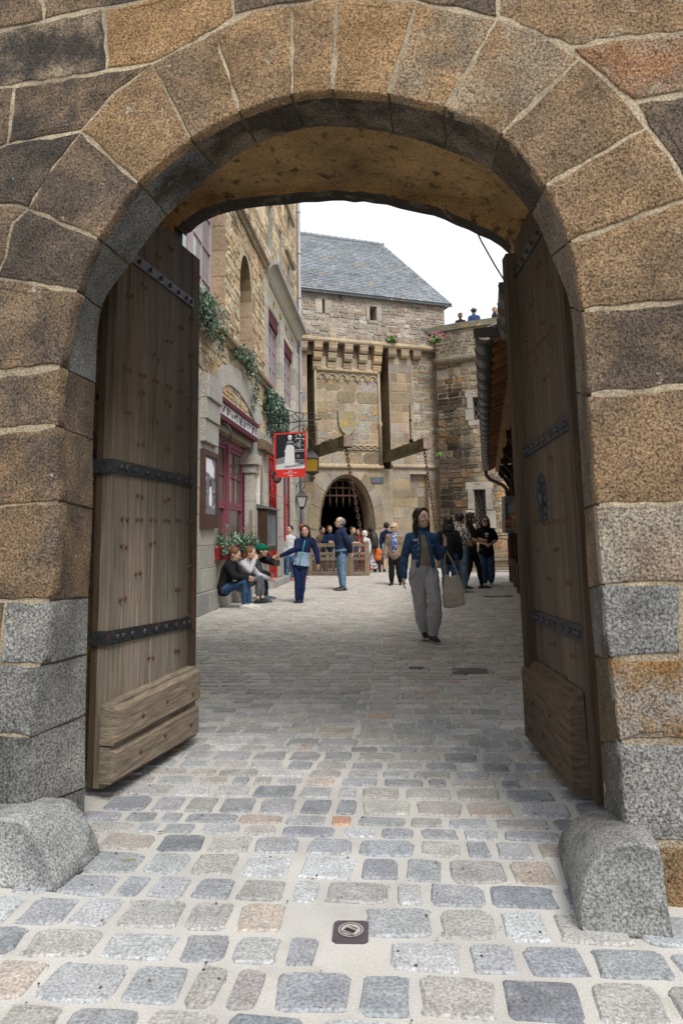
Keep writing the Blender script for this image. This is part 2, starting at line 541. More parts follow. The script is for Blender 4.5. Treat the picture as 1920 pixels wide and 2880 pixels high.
for a, b, wd in (((-.018, .004), (.012, -.016), .016),):
    A = LF.o + LF.n * a[0] + LF.d * a[1]; B = LF.o + LF.n * b[0] + LF.d * b[1]
    mb.bar((A.x, A.y, .0125), (B.x, B.y, .0125), wd, .006, (.03, .025, .025))
for k in range(6):
    x = -.026 + k * .007; y = -.008 - k * .0045
    A = LF.o + LF.n * x + LF.d * y; B = A - LF.d * .008
    mb.bar((A.x, A.y, .0135), (B.x, B.y, .0135), .003, .004, (.03, .025, .025))
mb.build('slot', 'matt_paint', lid)
c = LF.o + LF.n * .008 + LF.d * .012
text('EAU', .017, Matrix.Translation((c.x, c.y, .0138)) @ Matrix.Rotation(R(142), 4, 'Z'), 'black_ink', lid, extrude=.0004)
def grating(px0, px1, label, bars):
    a = ground_at(*px0); b = ground_at(*px1)
    F = Frame(((a.x + b.x) / 2, (a.y + b.y) / 2), (.0938, .9956))
    hw, hd = abs(b.x - a.x) / 2, abs(b.y - a.y) / 2
    g = thing('drain_grating', (F.o.x, F.o.y, 0), label, 'drain grating')
    mb = MB(); mb.box(F, -hd, hd, -hw, hw, -.02, .011, (.06, .058, .055)); mb.build('grating_frame', 'leather', g)
    mb = MB()
    for k in range(bars):
        t = -hw + 2 * hw * (k + .5) / bars
        mb.box(F, -hd * .82, hd * .82, t - hw / bars * .45, t + hw / bars * .45, .0, .016, (.10, .098, .09))
    mb.build('grating_bar', 'leather', g)
grating((1278, 1900), (1362, 1881), 'wide dark ridged metal drain grating in the paving below the walking woman', 22)
grating((1151, 1885), (1190, 1877), 'small dark narrow drain cover beside the wide grating', 8)
grating((1364, 1681), (1435, 1676), 'thin slotted drain near the feet of the group by the wooden building', 30)

# ================================================================== the gate
G = Frame((0, 2.794), (.984, -.177))
gate = thing('stone_gate', (0, 2.794, 0), 'thick brown granite gateway with a round arch framing the whole street', 'gateway')
RD = .35
FJ = [(70, 2600), (80, 2276), (90, 2073), (122, 1870), (147, 1690), (171, 1410), (163, 1198), (176, 1030), (222, 822), (279, 674), (392, 517), (539, 392), (674, 318),
      (820, 269), (936, 257), (1092, 269), (1248, 306), (1407, 380), (1529, 527), (1597, 680), (1634, 872), (1653, 1112), (1675, 1420), (1690, 1645), (1712, 1850), (1738, 2085), (1758, 2375), (1770, 2700)]
RJ = [(236, 2420), (239, 2215), (241, 2011), (245, 1840), (249, 1680), (261, 1432), (262, 1238), (269, 1078), (286, 867), (365, 745), (471, 606), (612, 478), (722, 405),
      (857, 361), (960, 357), (1107, 376), (1254, 422), (1382, 482), (1493, 600), (1550, 722), (1602, 866), (1620, 1105), (1641, 1430), (1654, 1655), (1672, 1845), (1688, 2090), (1700, 2310), (1706, 2480)]
Fs = [G.px(*p) for p in FJ]
Rs = [G.px(*p, -RD) for p in RJ]
SUB = 6
def catmull(P, i, u):
    p0, p1, p2, p3 = P[max(i - 1, 0)], P[i], P[i + 1], P[min(i + 2, len(P) - 1)]
    return tuple(.5 * (2 * b + (c - a) * u + (2 * a - 5 * b + 4 * c - d) * u * u + (3 * b - a - 3 * c + d) * u ** 3) for a, b, c, d in zip(p0, p1, p2, p3))
def curve(P, a, b):
    return [catmull(P, i, k / SUB) for i in range(a, b) for k in range(SUB)] + [P[b]]
Fc = curve(Fs, 0, len(Fs) - 1)
Rc = curve(Rs, 0, len(Rs) - 1)
def outward(P, d):
    out = []
    for i, p in enumerate(P):
        a = P[max(i - 1, 0)]; b = P[min(i + 1, len(P) - 1)]
        tx, tz = b[0] - a[0], b[1] - a[1]
        l = math.hypot(tx, tz) or 1
        out.append((p[0] - tz / l * d, p[1] + tx / l * d))     # curve runs left foot -> crown -> right foot
    return out
MORT = (.46, .375, .26)
def slab_with_hole(mb, inner, t, ctr, c, W=9.0, Ht=8.5, flip=False):
    V = []
    for s, z in inner:
        if z < ctr[1]:
            o = (W if s > ctr[0] else -W, z)
        else:
            dx, dz = s - ctr[0], z - ctr[1]
            k = min((W - ctr[0]) / dx if dx > 1e-6 else 1e9, (-W - ctr[0]) / dx if dx < -1e-6 else 1e9, (Ht - ctr[1]) / dz if dz > 1e-6 else 1e9)
            o = (ctr[0] + dx * k, ctr[1] + dz * k)
        V += [G.p(s, t, z), G.p(o[0], t, o[1])]
    n = len(inner)
    F = [(2 * i, 2 * i + 1, 2 * i + 3, 2 * i + 2) for i in range(n - 1)]
    if flip: F = [f[::-1] for f in F]
    mb.add(V, F, c)
mb = MB()
CT = (-.12, 1.55)
Fo, Ro = outward(Fc, .012), outward(Rc, .012)
slab_with_hole(mb, Fo, 0, CT, MORT)
slab_with_hole(mb, Ro, -RD, CT, MORT, flip=True)
V = []
for a, b in zip(Fo, Ro): V += [G.p(a[0], 0, a[1]), G.p(b[0], -RD, b[1])]
mb.add(V, [(2 * i, 2 * i + 2, 2 * i + 3, 2 * i + 1) for i in range(len(Fo) - 1)], (.30, .24, .16))
mb.build('mortar_bed', 'gate_mortar', gate)

def gate_stone(outer, fa=None, fb=None, c=(.3, .2, .11), c2=None, g=.0045, ch=.007, rev=None, rev2=None, name='stone'):
    """one dressed stone from its outline; with fa..fb its arch edge runs along the opening and returns into the reveal"""
    P = [G.px(*p) for p in outer]
    edge = curve(Fs, fa, fb) if fa is not None else []
    redge = curve(Rs, fa, fb) if fa is not None else []
    if edge:                                    # leave the joints open at both ends
        def trim(E_, d):
            for i0, i1 in ((0, 1), (-1, -2)):
                a, b = E_[i0], E_[i1]; l = math.hypot(b[0] - a[0], b[1] - a[1])
                k = min(.6, d / l); E_[i0] = (a[0] + (b[0] - a[0]) * k, a[1] + (b[1] - a[1]) * k)
        trim(edge, g); trim(redge, g)
    pts = []; flag = []
    chain = ([edge[-1]] + P[::-1] + [edge[0]]) if edge else P + [P[0]]
    for i in range(len(chain) - 1):
        a, b = chain[i], chain[i + 1]
        L = math.hypot(b[0] - a[0], b[1] - a[1])
        k = max(1, int(L / .055))
        for j in range(k):
            u = j / k
            if edge and i == 0 and j == 0: continue
            q = (a[0] + (b[0] - a[0]) * u + (jit(.007) if 0 < j else jit(.003)), a[1] + (b[1] - a[1]) * u + (jit(.007) if 0 < j else jit(.002)))
            pts.append(q); flag.append(-1)
    for i, e in enumerate(edge):
        pts.append((e[0] + jit(.003), e[1] + jit(.003))); flag.append(i)
    n = len(pts)
    ar = sum(pts[i][0] * pts[(i + 1) % n][1] - pts[(i + 1) % n][0] * pts[i][1] for i in range(n))
    if ar < 0: pts.reverse(); flag.reverse()
    def inset(P, d, keep):
        out = []
        for i in range(n):
            a, b = P[i - 1], P[(i + 1) % n]
            tx, tz = b[0] - a[0], b[1] - a[1]
            l = math.hypot(tx, tz) or 1
            dd = 0 if (keep and flag[i] >= 0) else d
            out.append((P[i][0] - tz / l * dd, P[i][1] + tx / l * dd))
        return out
    p0 = inset(pts, g, True)
    p1 = inset(p0, ch, False)
    gx = sum(q[0] for q in p1) / n; gz = sum(q[1] for q in p1) / n
    p2 = [(gx + (a - gx) * .86, gz + (b - gz) * .86) for a, b in p1]
    pr = RNG.uniform(.003, .010)
    mb = MB()
    V = [G.p(s, -.05, z) for s, z in p0] + [G.p(s, pr - ch, z) for s, z in p0]
    V += [G.p(s, pr + jit(.003), z) for s, z in p1] + [G.p(s, pr + .002 + jit(.003), z) for s, z in p2]
    F = []
    for r in range(3):
        for i in range(n):
            j = (i + 1) % n
            F.append((r * n + j, r * n + i, (r + 1) * n + i, (r + 1) * n + j)[::-1])
    F.append(tuple(range(3 * n, 4 * n)))
    mb.add(V, F[:2 * n], c, c2 or c, True); mb.f += [[i + len(mb.v) - len(V) for i in f] for f in F[2 * n:]]; mb.c += [c] * (n + 1); mb.c2 += [c2 or c] * (n + 1); mb.sm += [False] * (n + 1)
    if edge:
        idx = [i for i in range(n) if flag[i] >= 0]
        idx.sort(key=lambda i: flag[i])
        m = len(idx)
        # joint gaps at both ends of the reveal face
        V = []
        for r_ in range(4):
            u = r_ / 3
            for k, i in enumerate(idx):
                f0 = p0[i]; rr = redge[k]
                s = f0[0] + (rr[0] - f0[0]) * u; z = f0[1] + (rr[1] - f0[1]) * u
                t = (pr - ch) + (-RD + .001 - (pr - ch)) * u
                w_ = jit(.004) if 0 < r_ < 3 else 0
                V.append(G.p(s + w_, t, z + w_))
        F = []
        for r_ in range(3):
            for k in range(m - 1):
                F.append((r_ * m + k, r_ * m + k + 1, (r_ + 1) * m + k + 1, (r_ + 1) * m + k))
        mb.add(V, F, rev or c, rev2 or rev or c, True)
        # inner arris: a thin return so the ring has a back
        V2 = [G.p(redge[k][0], -RD + .001, redge[k][1]) for k in range(m)] + [G.p(outward(redge, .1)[k][0], -RD - .002, outward(redge, .1)[k][1]) for k in range(m)]
        mb.add(V2, [(k, k + 1, m + k + 1, m + k) for k in range(m - 1)], rev or c, None)
    return mb.build(name, 'gate_granite', gate)
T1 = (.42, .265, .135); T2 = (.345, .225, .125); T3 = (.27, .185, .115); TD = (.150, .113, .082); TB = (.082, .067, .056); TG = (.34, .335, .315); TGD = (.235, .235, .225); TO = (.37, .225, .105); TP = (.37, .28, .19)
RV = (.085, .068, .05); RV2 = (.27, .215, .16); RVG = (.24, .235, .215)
OX = dict(a=(80, 588), b=(230, 370), c=(429, 181), d=(606, 89), e=(820, 16), f=(949, -10), g=(1171, 6), h=(1398, 53), i=(1627, 165), j=(1817, 361))
VO = 'voussoir'
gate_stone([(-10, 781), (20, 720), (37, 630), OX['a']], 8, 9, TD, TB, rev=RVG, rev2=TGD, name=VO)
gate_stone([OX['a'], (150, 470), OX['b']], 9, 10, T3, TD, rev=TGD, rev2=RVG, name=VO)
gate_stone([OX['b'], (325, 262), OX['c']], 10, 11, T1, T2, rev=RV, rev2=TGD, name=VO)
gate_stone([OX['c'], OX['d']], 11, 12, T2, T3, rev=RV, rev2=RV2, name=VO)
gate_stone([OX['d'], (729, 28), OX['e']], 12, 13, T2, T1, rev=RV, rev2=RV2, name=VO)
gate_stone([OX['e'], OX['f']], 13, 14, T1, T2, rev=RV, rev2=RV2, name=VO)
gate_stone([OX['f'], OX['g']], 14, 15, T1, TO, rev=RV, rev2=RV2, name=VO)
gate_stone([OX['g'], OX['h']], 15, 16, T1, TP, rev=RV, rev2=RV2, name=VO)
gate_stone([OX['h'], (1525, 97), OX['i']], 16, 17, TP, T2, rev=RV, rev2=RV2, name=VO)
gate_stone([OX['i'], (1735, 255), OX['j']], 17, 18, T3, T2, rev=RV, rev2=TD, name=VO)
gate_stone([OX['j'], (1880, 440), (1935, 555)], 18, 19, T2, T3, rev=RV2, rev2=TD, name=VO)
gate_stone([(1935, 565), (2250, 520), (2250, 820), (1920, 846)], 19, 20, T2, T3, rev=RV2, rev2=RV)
XL, XR = -330, 2250
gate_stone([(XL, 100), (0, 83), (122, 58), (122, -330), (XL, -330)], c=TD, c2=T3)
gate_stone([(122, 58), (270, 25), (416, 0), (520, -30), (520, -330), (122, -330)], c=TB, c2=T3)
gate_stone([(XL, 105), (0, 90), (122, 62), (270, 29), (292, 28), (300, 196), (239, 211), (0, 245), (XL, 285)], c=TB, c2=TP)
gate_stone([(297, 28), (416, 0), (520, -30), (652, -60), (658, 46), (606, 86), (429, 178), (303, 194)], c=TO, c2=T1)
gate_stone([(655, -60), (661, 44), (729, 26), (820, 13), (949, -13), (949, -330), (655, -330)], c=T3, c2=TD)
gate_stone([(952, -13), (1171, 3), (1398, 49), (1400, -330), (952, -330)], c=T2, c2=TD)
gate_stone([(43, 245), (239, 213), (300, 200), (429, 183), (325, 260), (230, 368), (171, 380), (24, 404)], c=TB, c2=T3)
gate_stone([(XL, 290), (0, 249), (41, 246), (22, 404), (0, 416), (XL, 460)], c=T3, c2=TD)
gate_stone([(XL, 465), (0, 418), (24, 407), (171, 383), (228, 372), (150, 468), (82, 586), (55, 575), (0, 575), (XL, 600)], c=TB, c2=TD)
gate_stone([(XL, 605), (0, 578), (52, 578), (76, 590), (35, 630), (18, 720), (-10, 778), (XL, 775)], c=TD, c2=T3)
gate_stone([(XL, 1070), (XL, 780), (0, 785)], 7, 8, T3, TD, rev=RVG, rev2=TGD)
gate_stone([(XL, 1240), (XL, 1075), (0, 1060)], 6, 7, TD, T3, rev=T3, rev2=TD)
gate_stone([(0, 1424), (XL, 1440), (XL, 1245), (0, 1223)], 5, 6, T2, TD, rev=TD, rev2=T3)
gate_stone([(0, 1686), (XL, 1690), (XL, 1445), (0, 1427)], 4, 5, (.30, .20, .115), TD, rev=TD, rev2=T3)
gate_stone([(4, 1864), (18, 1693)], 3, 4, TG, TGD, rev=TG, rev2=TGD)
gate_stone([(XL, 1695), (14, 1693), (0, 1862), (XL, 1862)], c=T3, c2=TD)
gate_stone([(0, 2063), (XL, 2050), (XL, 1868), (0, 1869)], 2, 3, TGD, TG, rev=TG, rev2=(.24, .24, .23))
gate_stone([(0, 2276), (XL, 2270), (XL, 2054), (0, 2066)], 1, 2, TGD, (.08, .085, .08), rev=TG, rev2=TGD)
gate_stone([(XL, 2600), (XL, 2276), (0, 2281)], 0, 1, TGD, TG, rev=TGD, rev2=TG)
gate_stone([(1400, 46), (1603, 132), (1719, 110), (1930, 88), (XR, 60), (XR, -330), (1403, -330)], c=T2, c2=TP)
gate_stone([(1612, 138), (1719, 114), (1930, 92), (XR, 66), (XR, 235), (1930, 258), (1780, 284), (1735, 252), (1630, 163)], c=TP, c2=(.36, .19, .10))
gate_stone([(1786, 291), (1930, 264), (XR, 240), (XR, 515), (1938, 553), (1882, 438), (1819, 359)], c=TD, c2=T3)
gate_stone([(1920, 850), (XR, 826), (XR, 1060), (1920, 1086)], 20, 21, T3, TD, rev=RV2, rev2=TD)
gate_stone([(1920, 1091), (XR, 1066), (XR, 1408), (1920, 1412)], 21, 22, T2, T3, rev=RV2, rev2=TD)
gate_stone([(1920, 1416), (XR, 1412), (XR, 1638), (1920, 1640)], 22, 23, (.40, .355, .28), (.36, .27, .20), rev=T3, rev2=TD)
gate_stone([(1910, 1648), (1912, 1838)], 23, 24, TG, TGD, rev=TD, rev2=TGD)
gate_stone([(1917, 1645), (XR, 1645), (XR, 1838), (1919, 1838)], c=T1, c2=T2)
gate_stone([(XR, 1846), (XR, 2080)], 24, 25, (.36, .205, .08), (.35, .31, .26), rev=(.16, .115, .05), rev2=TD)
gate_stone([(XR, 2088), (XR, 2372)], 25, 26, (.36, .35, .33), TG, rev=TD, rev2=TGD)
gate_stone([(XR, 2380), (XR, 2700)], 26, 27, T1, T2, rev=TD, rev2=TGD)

# plainer courses either side, where the wall runs on
sL = min(G.px(-330, y)[0] for y in (-330, 600, 1500, 2300)) - .01
sR = max(G.px(2250, y)[0] for y in (-330, 600, 1500, 2300)) + .01
zT = max(G.px(x, -330)[1] for x in (-330, 960, 2250)) + .01
for a, b, z0, z1 in ((-4.6, sL, 0, zT), (sR, 4.6, 0, zT), (-4.6, 4.6, zT, zT + 1.6)):
    for q in courses(a, b, z0, z1, (.3, .45), (.5, .95), [], .012, .05):
        m = MB(); block(m, G.p, q, RNG.uniform(.004, .012), RNG.choice([T1, T2, T3, TD, TP, T2]), RNG.choice([T3, TD, TP]), back=-.05, ch=.01); m.build('stone', 'gate_granite', gate)
# the passage behind the front ring: side walls, plastered vault, dark rear arch
D1, D2 = 1.90, 2.06
rear_px = [(539, 649), (612, 606), (735, 581), (857, 570), (967, 567), (1053, 573), (1163, 594), (1249, 618), (1347, 661), (1427, 711)]
Q = [G.px(*p, -D2) for p in rear_px]
sl, sr = G.px(508, 720, -D2)[0], G.px(1447, 800, -D2)[0]
QL = [G.px(513, 690, -D2), G.px(523, 668, -D2)]
ring = [(sl, 0), (sl, 1.5), (sl, 2.6)] + QL + Q + [(sr - .03, Q[-1][1] - .12), (sr, 2.5), (sr, 1.5), (sr, 0)]
cs_ = (Q[0][0] + Q[-1][0]) / 2
vault = [(-1.62, 0), (-1.62, 2.9)] + [(cs_ + (s - cs_) * 1.22, z + .045) for s, z in Q] + [(1.50, 2.9), (1.50, 0)]
mb = MB()
m = MB()
V = []
def smooth_prof(P, k=3):
    out = []
    for i in range(len(P) - 1):
        for j in range(k): out.append(catmull(P, i, j / k))
    return out + [P[-1]]
vs = smooth_prof(vault[1:-1])
vs = [vault[0]] + vs + [vault[-1]]
NS = 5
for k in range(NS + 1):
    t = -RD - .003 + (-D1 + RD + .003) * k / NS
    V += [G.p(s + (jit(.012) if z > 1 else 0), t, z + (jit(.012) if z > 1 else 0)) for s, z in vs]
n = len(vs)
m.add(V, [(k * n + i, (k + 1) * n + i, (k + 1) * n + i + 1, k * n + i + 1) for k in range(NS) for i in range(n - 1)], (.3, .2, .1), None, True)
m.build('vault', 'vault_plaster', gate)
m = MB()
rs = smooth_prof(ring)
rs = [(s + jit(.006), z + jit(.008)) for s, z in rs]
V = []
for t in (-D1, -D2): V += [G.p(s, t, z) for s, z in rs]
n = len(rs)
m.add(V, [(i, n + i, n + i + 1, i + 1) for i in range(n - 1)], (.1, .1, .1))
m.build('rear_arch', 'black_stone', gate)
m = MB(); slab_with_hole(m, rs, -D1 + .001, (cs_, 1.6), (.1, .1, .1), W=3.2, Ht=5.5); m.build('arch_shoulder', 'vault_plaster', gate)
m = MB()
slab_with_hole(m, rs, -D2, (cs_, 1.6), (.25, .19, .12), flip=True)
W, Ht = 9.0, 8.5
for a, b in (((-W, 0), (-W, Ht)), ((-W, Ht), (W, Ht)), ((W, Ht), (W, 0))):
    m.add([G.p(a[0], 0, a[1]), G.p(b[0], 0, b[1]), G.p(b[0], -D2, b[1]), G.p(a[0], -D2, a[1])], [(0, 1, 2, 3)], (.25, .19, .12))
m.build('upper_wall', 'rubble', gate)

# rounded guard stones at the feet of the jambs
def guard_stone(outline, depth, label, c, c2, back=.9):
    t0 = .225
    P = [G.px(*p, t0) for p in outline]
    P = [(s, max(z, -.02)) for s, z in P]
    o = thing('guard_stone', G.p(sum(p[0] for p in P) / len(P), 0, 0), label, 'guard stone', 'guard stones at the feet of the gate')
    n = len(P); mb = MB()
    pts = []
    for i in range(n):
        a, b = P[i], P[(i + 1) % n]
        k = max(1, int(math.hypot(b[0] - a[0], b[1] - a[1]) / .05))
        for j in range(k):
            u = j / k
            pts.append((a[0] + (b[0] - a[0]) * u + jit(.002), a[1] + (b[1] - a[1]) * u + jit(.002)))
    n = len(pts)
    cx = sum(p[0] for p in pts) / n; cz = sum(p[1] for p in pts) / n
    V = []
    for t, k, kz in ((t0 - .012, .90, 1), (t0 - .002, .97, 1), (t0 - .022, 1.0, 1), (t0 - .12, 1.005, .99), (t0 - .24, 1.0, .92), (t0 - depth, .99, back)):
        V += [G.p(cx + (s - cx) * k, t + jit(.002), (cz + (z - cz) * k) * kz) for s, z in pts]
    F = [tuple(range(n))]
    for r_ in range(5):
        for i in range(n):
            j = (i + 1) % n
            F.append((r_ * n + j, r_ * n + i, (r_ + 1) * n + i, (r_ + 1) * n + j))
    ar = sum(pts[i][0] * pts[(i + 1) % n][1] - pts[(i + 1) % n][0] * pts[i][1] for i in range(n))
    if ar < 0: F = [f[::-1] for f in F]
    mb.add(V, F, c, c2, True)
    mb.build('stone_block', 'guard_granite', o)
guard_stone([(165, 2514), (161, 2480), (150, 2440), (130, 2400), (110, 2365), (85, 2330), (67, 2314), (40, 2309), (0, 2309), (-160, 2310), (-330, 2320), (-330, 2500), (0, 2500)], .31,
            'grey granite guard stone with a rounded shoulder at the foot of the left jamb', (.36, .365, .36), (.16, .16, .15))
guard_stone([(1632, 2640), (1628, 2600), (1628, 2560), (1637, 2500), (1652, 2462), (1680, 2420), (1712, 2392), (1750, 2377), (1790, 2376), (1840, 2382), (1858, 2392), (1868, 2440), (1882, 2560), (1896, 2644)], .55,
            'grey speckled granite guard stone with a humped top at the foot of the right jamb', (.31, .31, .30), (.15, .15, .14), .66)

# ================================================================== the two door leaves
def studs(mb, F, spots, r=.0105, h=.013, c=(.07, .04, .028)):
    for s, z in spots:
        V = []
        for k, (rr, t) in enumerate(((1.0, -.004), (1.0, h * .35), (.6, h))):
            for a in range(7):
                an = 2 * math.pi * a / 7
                V.append(F.p(s + r * rr * math.cos(an), t, z + r * 1.25 * rr * math.sin(an)))
        Fc_ = [tuple(range(14, 21))]
        for q_ in range(2):
            for a in range(7):
                b = (a + 1) % 7
                Fc_.append((q_ * 7 + a, q_ * 7 + b, q_ * 7 + 7 + b, q_ * 7 + 7 + a))
        mb.add(V, Fc_, c)
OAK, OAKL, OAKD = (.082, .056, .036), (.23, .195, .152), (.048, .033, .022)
dl = thing('gate_door', (-1.24, 3.69, 0), 'open oak door leaf on the left with three black iron straps and grey weathered foot boards', 'door', 'door leaves of the gate')
DL = Frame((-1.24, 3.69), (.235, .972))
bx = [DL.px(x, 1700)[0] for x in (298, 343, 385, 425, 463, 498, 530, 553)]
bx[0] = 0.0
TOPZ = 3.30
mb = MB()
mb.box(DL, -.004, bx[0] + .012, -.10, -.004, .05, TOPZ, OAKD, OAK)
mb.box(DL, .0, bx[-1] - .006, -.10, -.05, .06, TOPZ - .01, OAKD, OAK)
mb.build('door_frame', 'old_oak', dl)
for i in range(7):
    k = i / 6
    c = vary(OAK, .14)
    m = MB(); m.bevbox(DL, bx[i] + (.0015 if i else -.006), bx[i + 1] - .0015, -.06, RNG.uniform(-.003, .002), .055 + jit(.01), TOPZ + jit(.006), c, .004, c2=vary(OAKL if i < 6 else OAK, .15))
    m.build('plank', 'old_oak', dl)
def strap(F, s0, s1, z0, z1, hh, dmb=None, wrap=.10, name='iron_strap', door=None, t=.0):
    m = MB()
    q = []
    for s, z, hf in ((s0, z0, hh), ((s0 + s1) / 2, (z0 + z1) / 2, hh * .92), (s1, z1, hh * .85)):
        q.append((s, z, hf))
    for i in range(2):
        (a, za, ha), (b, zb, hb) = q[i], q[i + 1]
        m.hexa([F.p(a, t - .01, za - ha), F.p(b, t - .01, zb - hb), F.p(b, t + .012, zb - hb), F.p(a, t + .012, za - ha),
                F.p(a, t - .01, za + ha), F.p(b, t - .01, zb + hb), F.p(b, t + .012, zb + hb), F.p(a, t + .012, za + ha)])
    if wrap:
        m.box(F, s0 - .022, s0 + .001, -wrap - .012, t + .011, z0 - hh, z0 + hh)
    o = m.build(name, 'iron', door)
    m = MB()
    studs(m, Frame((F.o.x + F.n.x * (t + .012), F.o.y + F.n.y * (t + .012)), F.d, F.n.dot(Vector((F.d.y, -F.d.x, 0))) < 0),
          [(s0 + (s1 - s0) * u, z0 + (z1 - z0) * u) for u in (.06, .12, .22, .36, .5, .63, .76, .88, .96)], r=.013, h=.014)
    m.build('rivet', 'iron', o)
for ya, yb, ha in ((1800, 1748, .036), (1304, 1356, .036)):
    z0 = DL.px(285, ya)[1]; z1 = DL.px(535, yb)[1]
    strap(DL, .0, DL.px(535, 1700)[0], z0, z1, ha * 1.02, door=dl)
z0 = DL.px(376, 722)[1]; z1 = DL.px(541, 853)[1]
strap(DL, .0, DL.px(541, 853)[0], 2.95, 2.93, .036, door=dl)
m = MB()
zz0, zz1 = DL.px(543, 1770)[1], DL.px(543, 1542)[1]
sx = DL.px(543, 1650)[0]
m.box(DL, sx - .018, sx + .018, -.01, .016, zz0, zz1); m.build('iron_bar', 'rust', dl)
sp = []
rows = [.46, .62, .80, .98, 1.12, 1.28, 1.55, 1.72, 1.86, 2.02, 2.16, 2.42, 2.56, 2.70, 2.82, 3.08, 3.2]
for ri, z in enumerate(rows):
    for i in range(1, 7):
        if (ri + i) % 2 == 0 and (ri * 7 + i * 3) % 5:
            sp += [(bx[i] - .022 + jit(.004), z + jit(.012)), (bx[i] + .024 + jit(.004), z + jit(.012))]
for z in (1.42, 2.27):
    for i in range(1, 7):
        sp += [(bx[i] - .022 + jit(.003), z + jit(.005)), (bx[i] + .024 + jit(.003), z + jit(.005))]
m = MB(); studs(m, DL, sp); m.build('stud', 'rust', dl, 'stuff')
kx0, kx1 = DL.px(322, 2050, .08)[0], DL.px(556, 2030, .08)[0]
for z0, z1, za, zb, tt in ((.09, .265, .065, .27, .085), (.275, .475, .28, .49, .095)):
    m = MB()
    p = DL.p
    s0, s1 = kx0 + jit(.006), kx1 + .01
    m.hexa([p(s0, .0, z0), p(s1, .0, za), p(s1, tt - .02, za), p(s0, tt - .02, z0), p(s0, .0, z1), p(s1, .0, zb), p(s1, tt - .03, zb), p(s0, tt - .03, z1)], vary((.20, .165, .12), .08))
    m.hexa([p(s0 + .006, tt - .022, z0 + .012), p(s1 - .006, tt - .022, za + .012), p(s1 - .006, tt, za + .02), p(s0 + .006, tt, z0 + .02),
            p(s0 + .006, tt - .03, z1 - .012), p(s1 - .006, tt - .03, zb - .012), p(s1 - .006, tt, zb - .03), p(s0 + .006, tt, z1 - .03)], vary((.215, .175, .13), .08))
    o = m.build('foot_board', 'kick_oak', dl)
    m = MB()
    studs(m, Frame((DL.o + DL.n * tt).to_2d(), DL.d), [(s0 + .25, z0 + .09), (s0 + .52, z0 + .10), (s1 - .12, z0 + .07)], r=.010); m.build('nail', 'rust', o)

dr = thing('gate_door', (1.17, 3.31, 0), 'shadowed open oak door leaf on the right with a heavy bevelled foot beam', 'door', 'door leaves of the gate')
xh = at_y(1647, 1690, 3.33).x; xf = at_y(1488, 1690, 4.37).x
DR = Frame((xh, 3.33), (xf - xh, 1.04), flip=True)
RL = 1.045
TOPR = 3.22
m = MB()
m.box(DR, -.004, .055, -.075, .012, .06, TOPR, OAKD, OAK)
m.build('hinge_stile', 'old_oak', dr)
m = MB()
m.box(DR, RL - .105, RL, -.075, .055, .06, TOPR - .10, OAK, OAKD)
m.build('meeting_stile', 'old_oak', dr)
nb = 5
bs = [.057 + (RL - .165) * i / nb for i in range(nb + 1)]
for i in range(nb):
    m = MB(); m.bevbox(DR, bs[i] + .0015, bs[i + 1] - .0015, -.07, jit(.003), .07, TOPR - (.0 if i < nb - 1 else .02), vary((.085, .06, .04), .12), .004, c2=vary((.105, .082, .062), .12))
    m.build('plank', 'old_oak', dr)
zA = DR.px(1640, 1790)[1]; zB = DR.px(1520, 1725)[1]
strap(DR, .05, RL - .11, .81, .80, .042, door=dr, wrap=.07)
strap(DR, .05, RL - .11, 1.85, 1.80, .038, door=dr, wrap=.07)
strap(DR, .05, RL - .11, 3.0, 2.98, .04, door=dr, wrap=0)
sp = []
for ri, z in enumerate([.55, .68, .82, 1.05, 1.20, 1.52, 1.70, 1.85, 2.15, 2.30, 2.48, 2.65, 2.82]):
    for i in range(1, 5):
        if (ri + i) % 2 == 0: sp += [(bs[i] - .03 + jit(.004), z + jit(.01)), (bs[i] + .03 + jit(.004), z + jit(.01))]
for z in (1.36, 2.38):
    for i in range(1, 5): sp += [(bs[i] - .03, z), (bs[i] + .03, z), (bs[i] + .09, z)]
m = MB(); studs(m, DR, sp, r=.010); m.build('stud', 'rust', dr, 'stuff')
# pierced iron rosette round the lock
m = MB()
for k in range(12):
    a = 2 * math.pi * k / 12
    c0 = (.60 + .062 * math.cos(a), 1.49 + .125 * math.sin(a))
    m.ball(DR.p(c0[0], .003, c0[1]), (.020, .008, .026), nu=6, nv=5)
    m.bar(DR.p(.60, .003, 1.49), DR.p(c0[0], .003, c0[1]), .018, .010)
m.ball(DR.p(.60, .003, 1.49), (.04, .012, .05), nu=8, nv=5)
m.build('lock_plate', 'iron', dr)
m = MB()
p = DR.p
s0, s1 = .10, RL + .005
m.prism([p(s0, .0, .05), p(s0, .085, .07), p(s0, .085, .46), p(s0, .01, .54)], [p(s1, .0, .06), p(s1, .07, .08), p(s1, .07, .47), p(s1, .01, .55)], (.10, .072, .05))
o = m.build('foot_beam', 'kick_oak', dr)
m = MB()
studs(m, Frame((DR.o + DR.n * .08).to_2d(), DR.d, True), [(.3, .15), (.45, .35), (.62, .2), (.8, .33), (.9, .16)], r=.012); m.build('nail', 'rust', o)

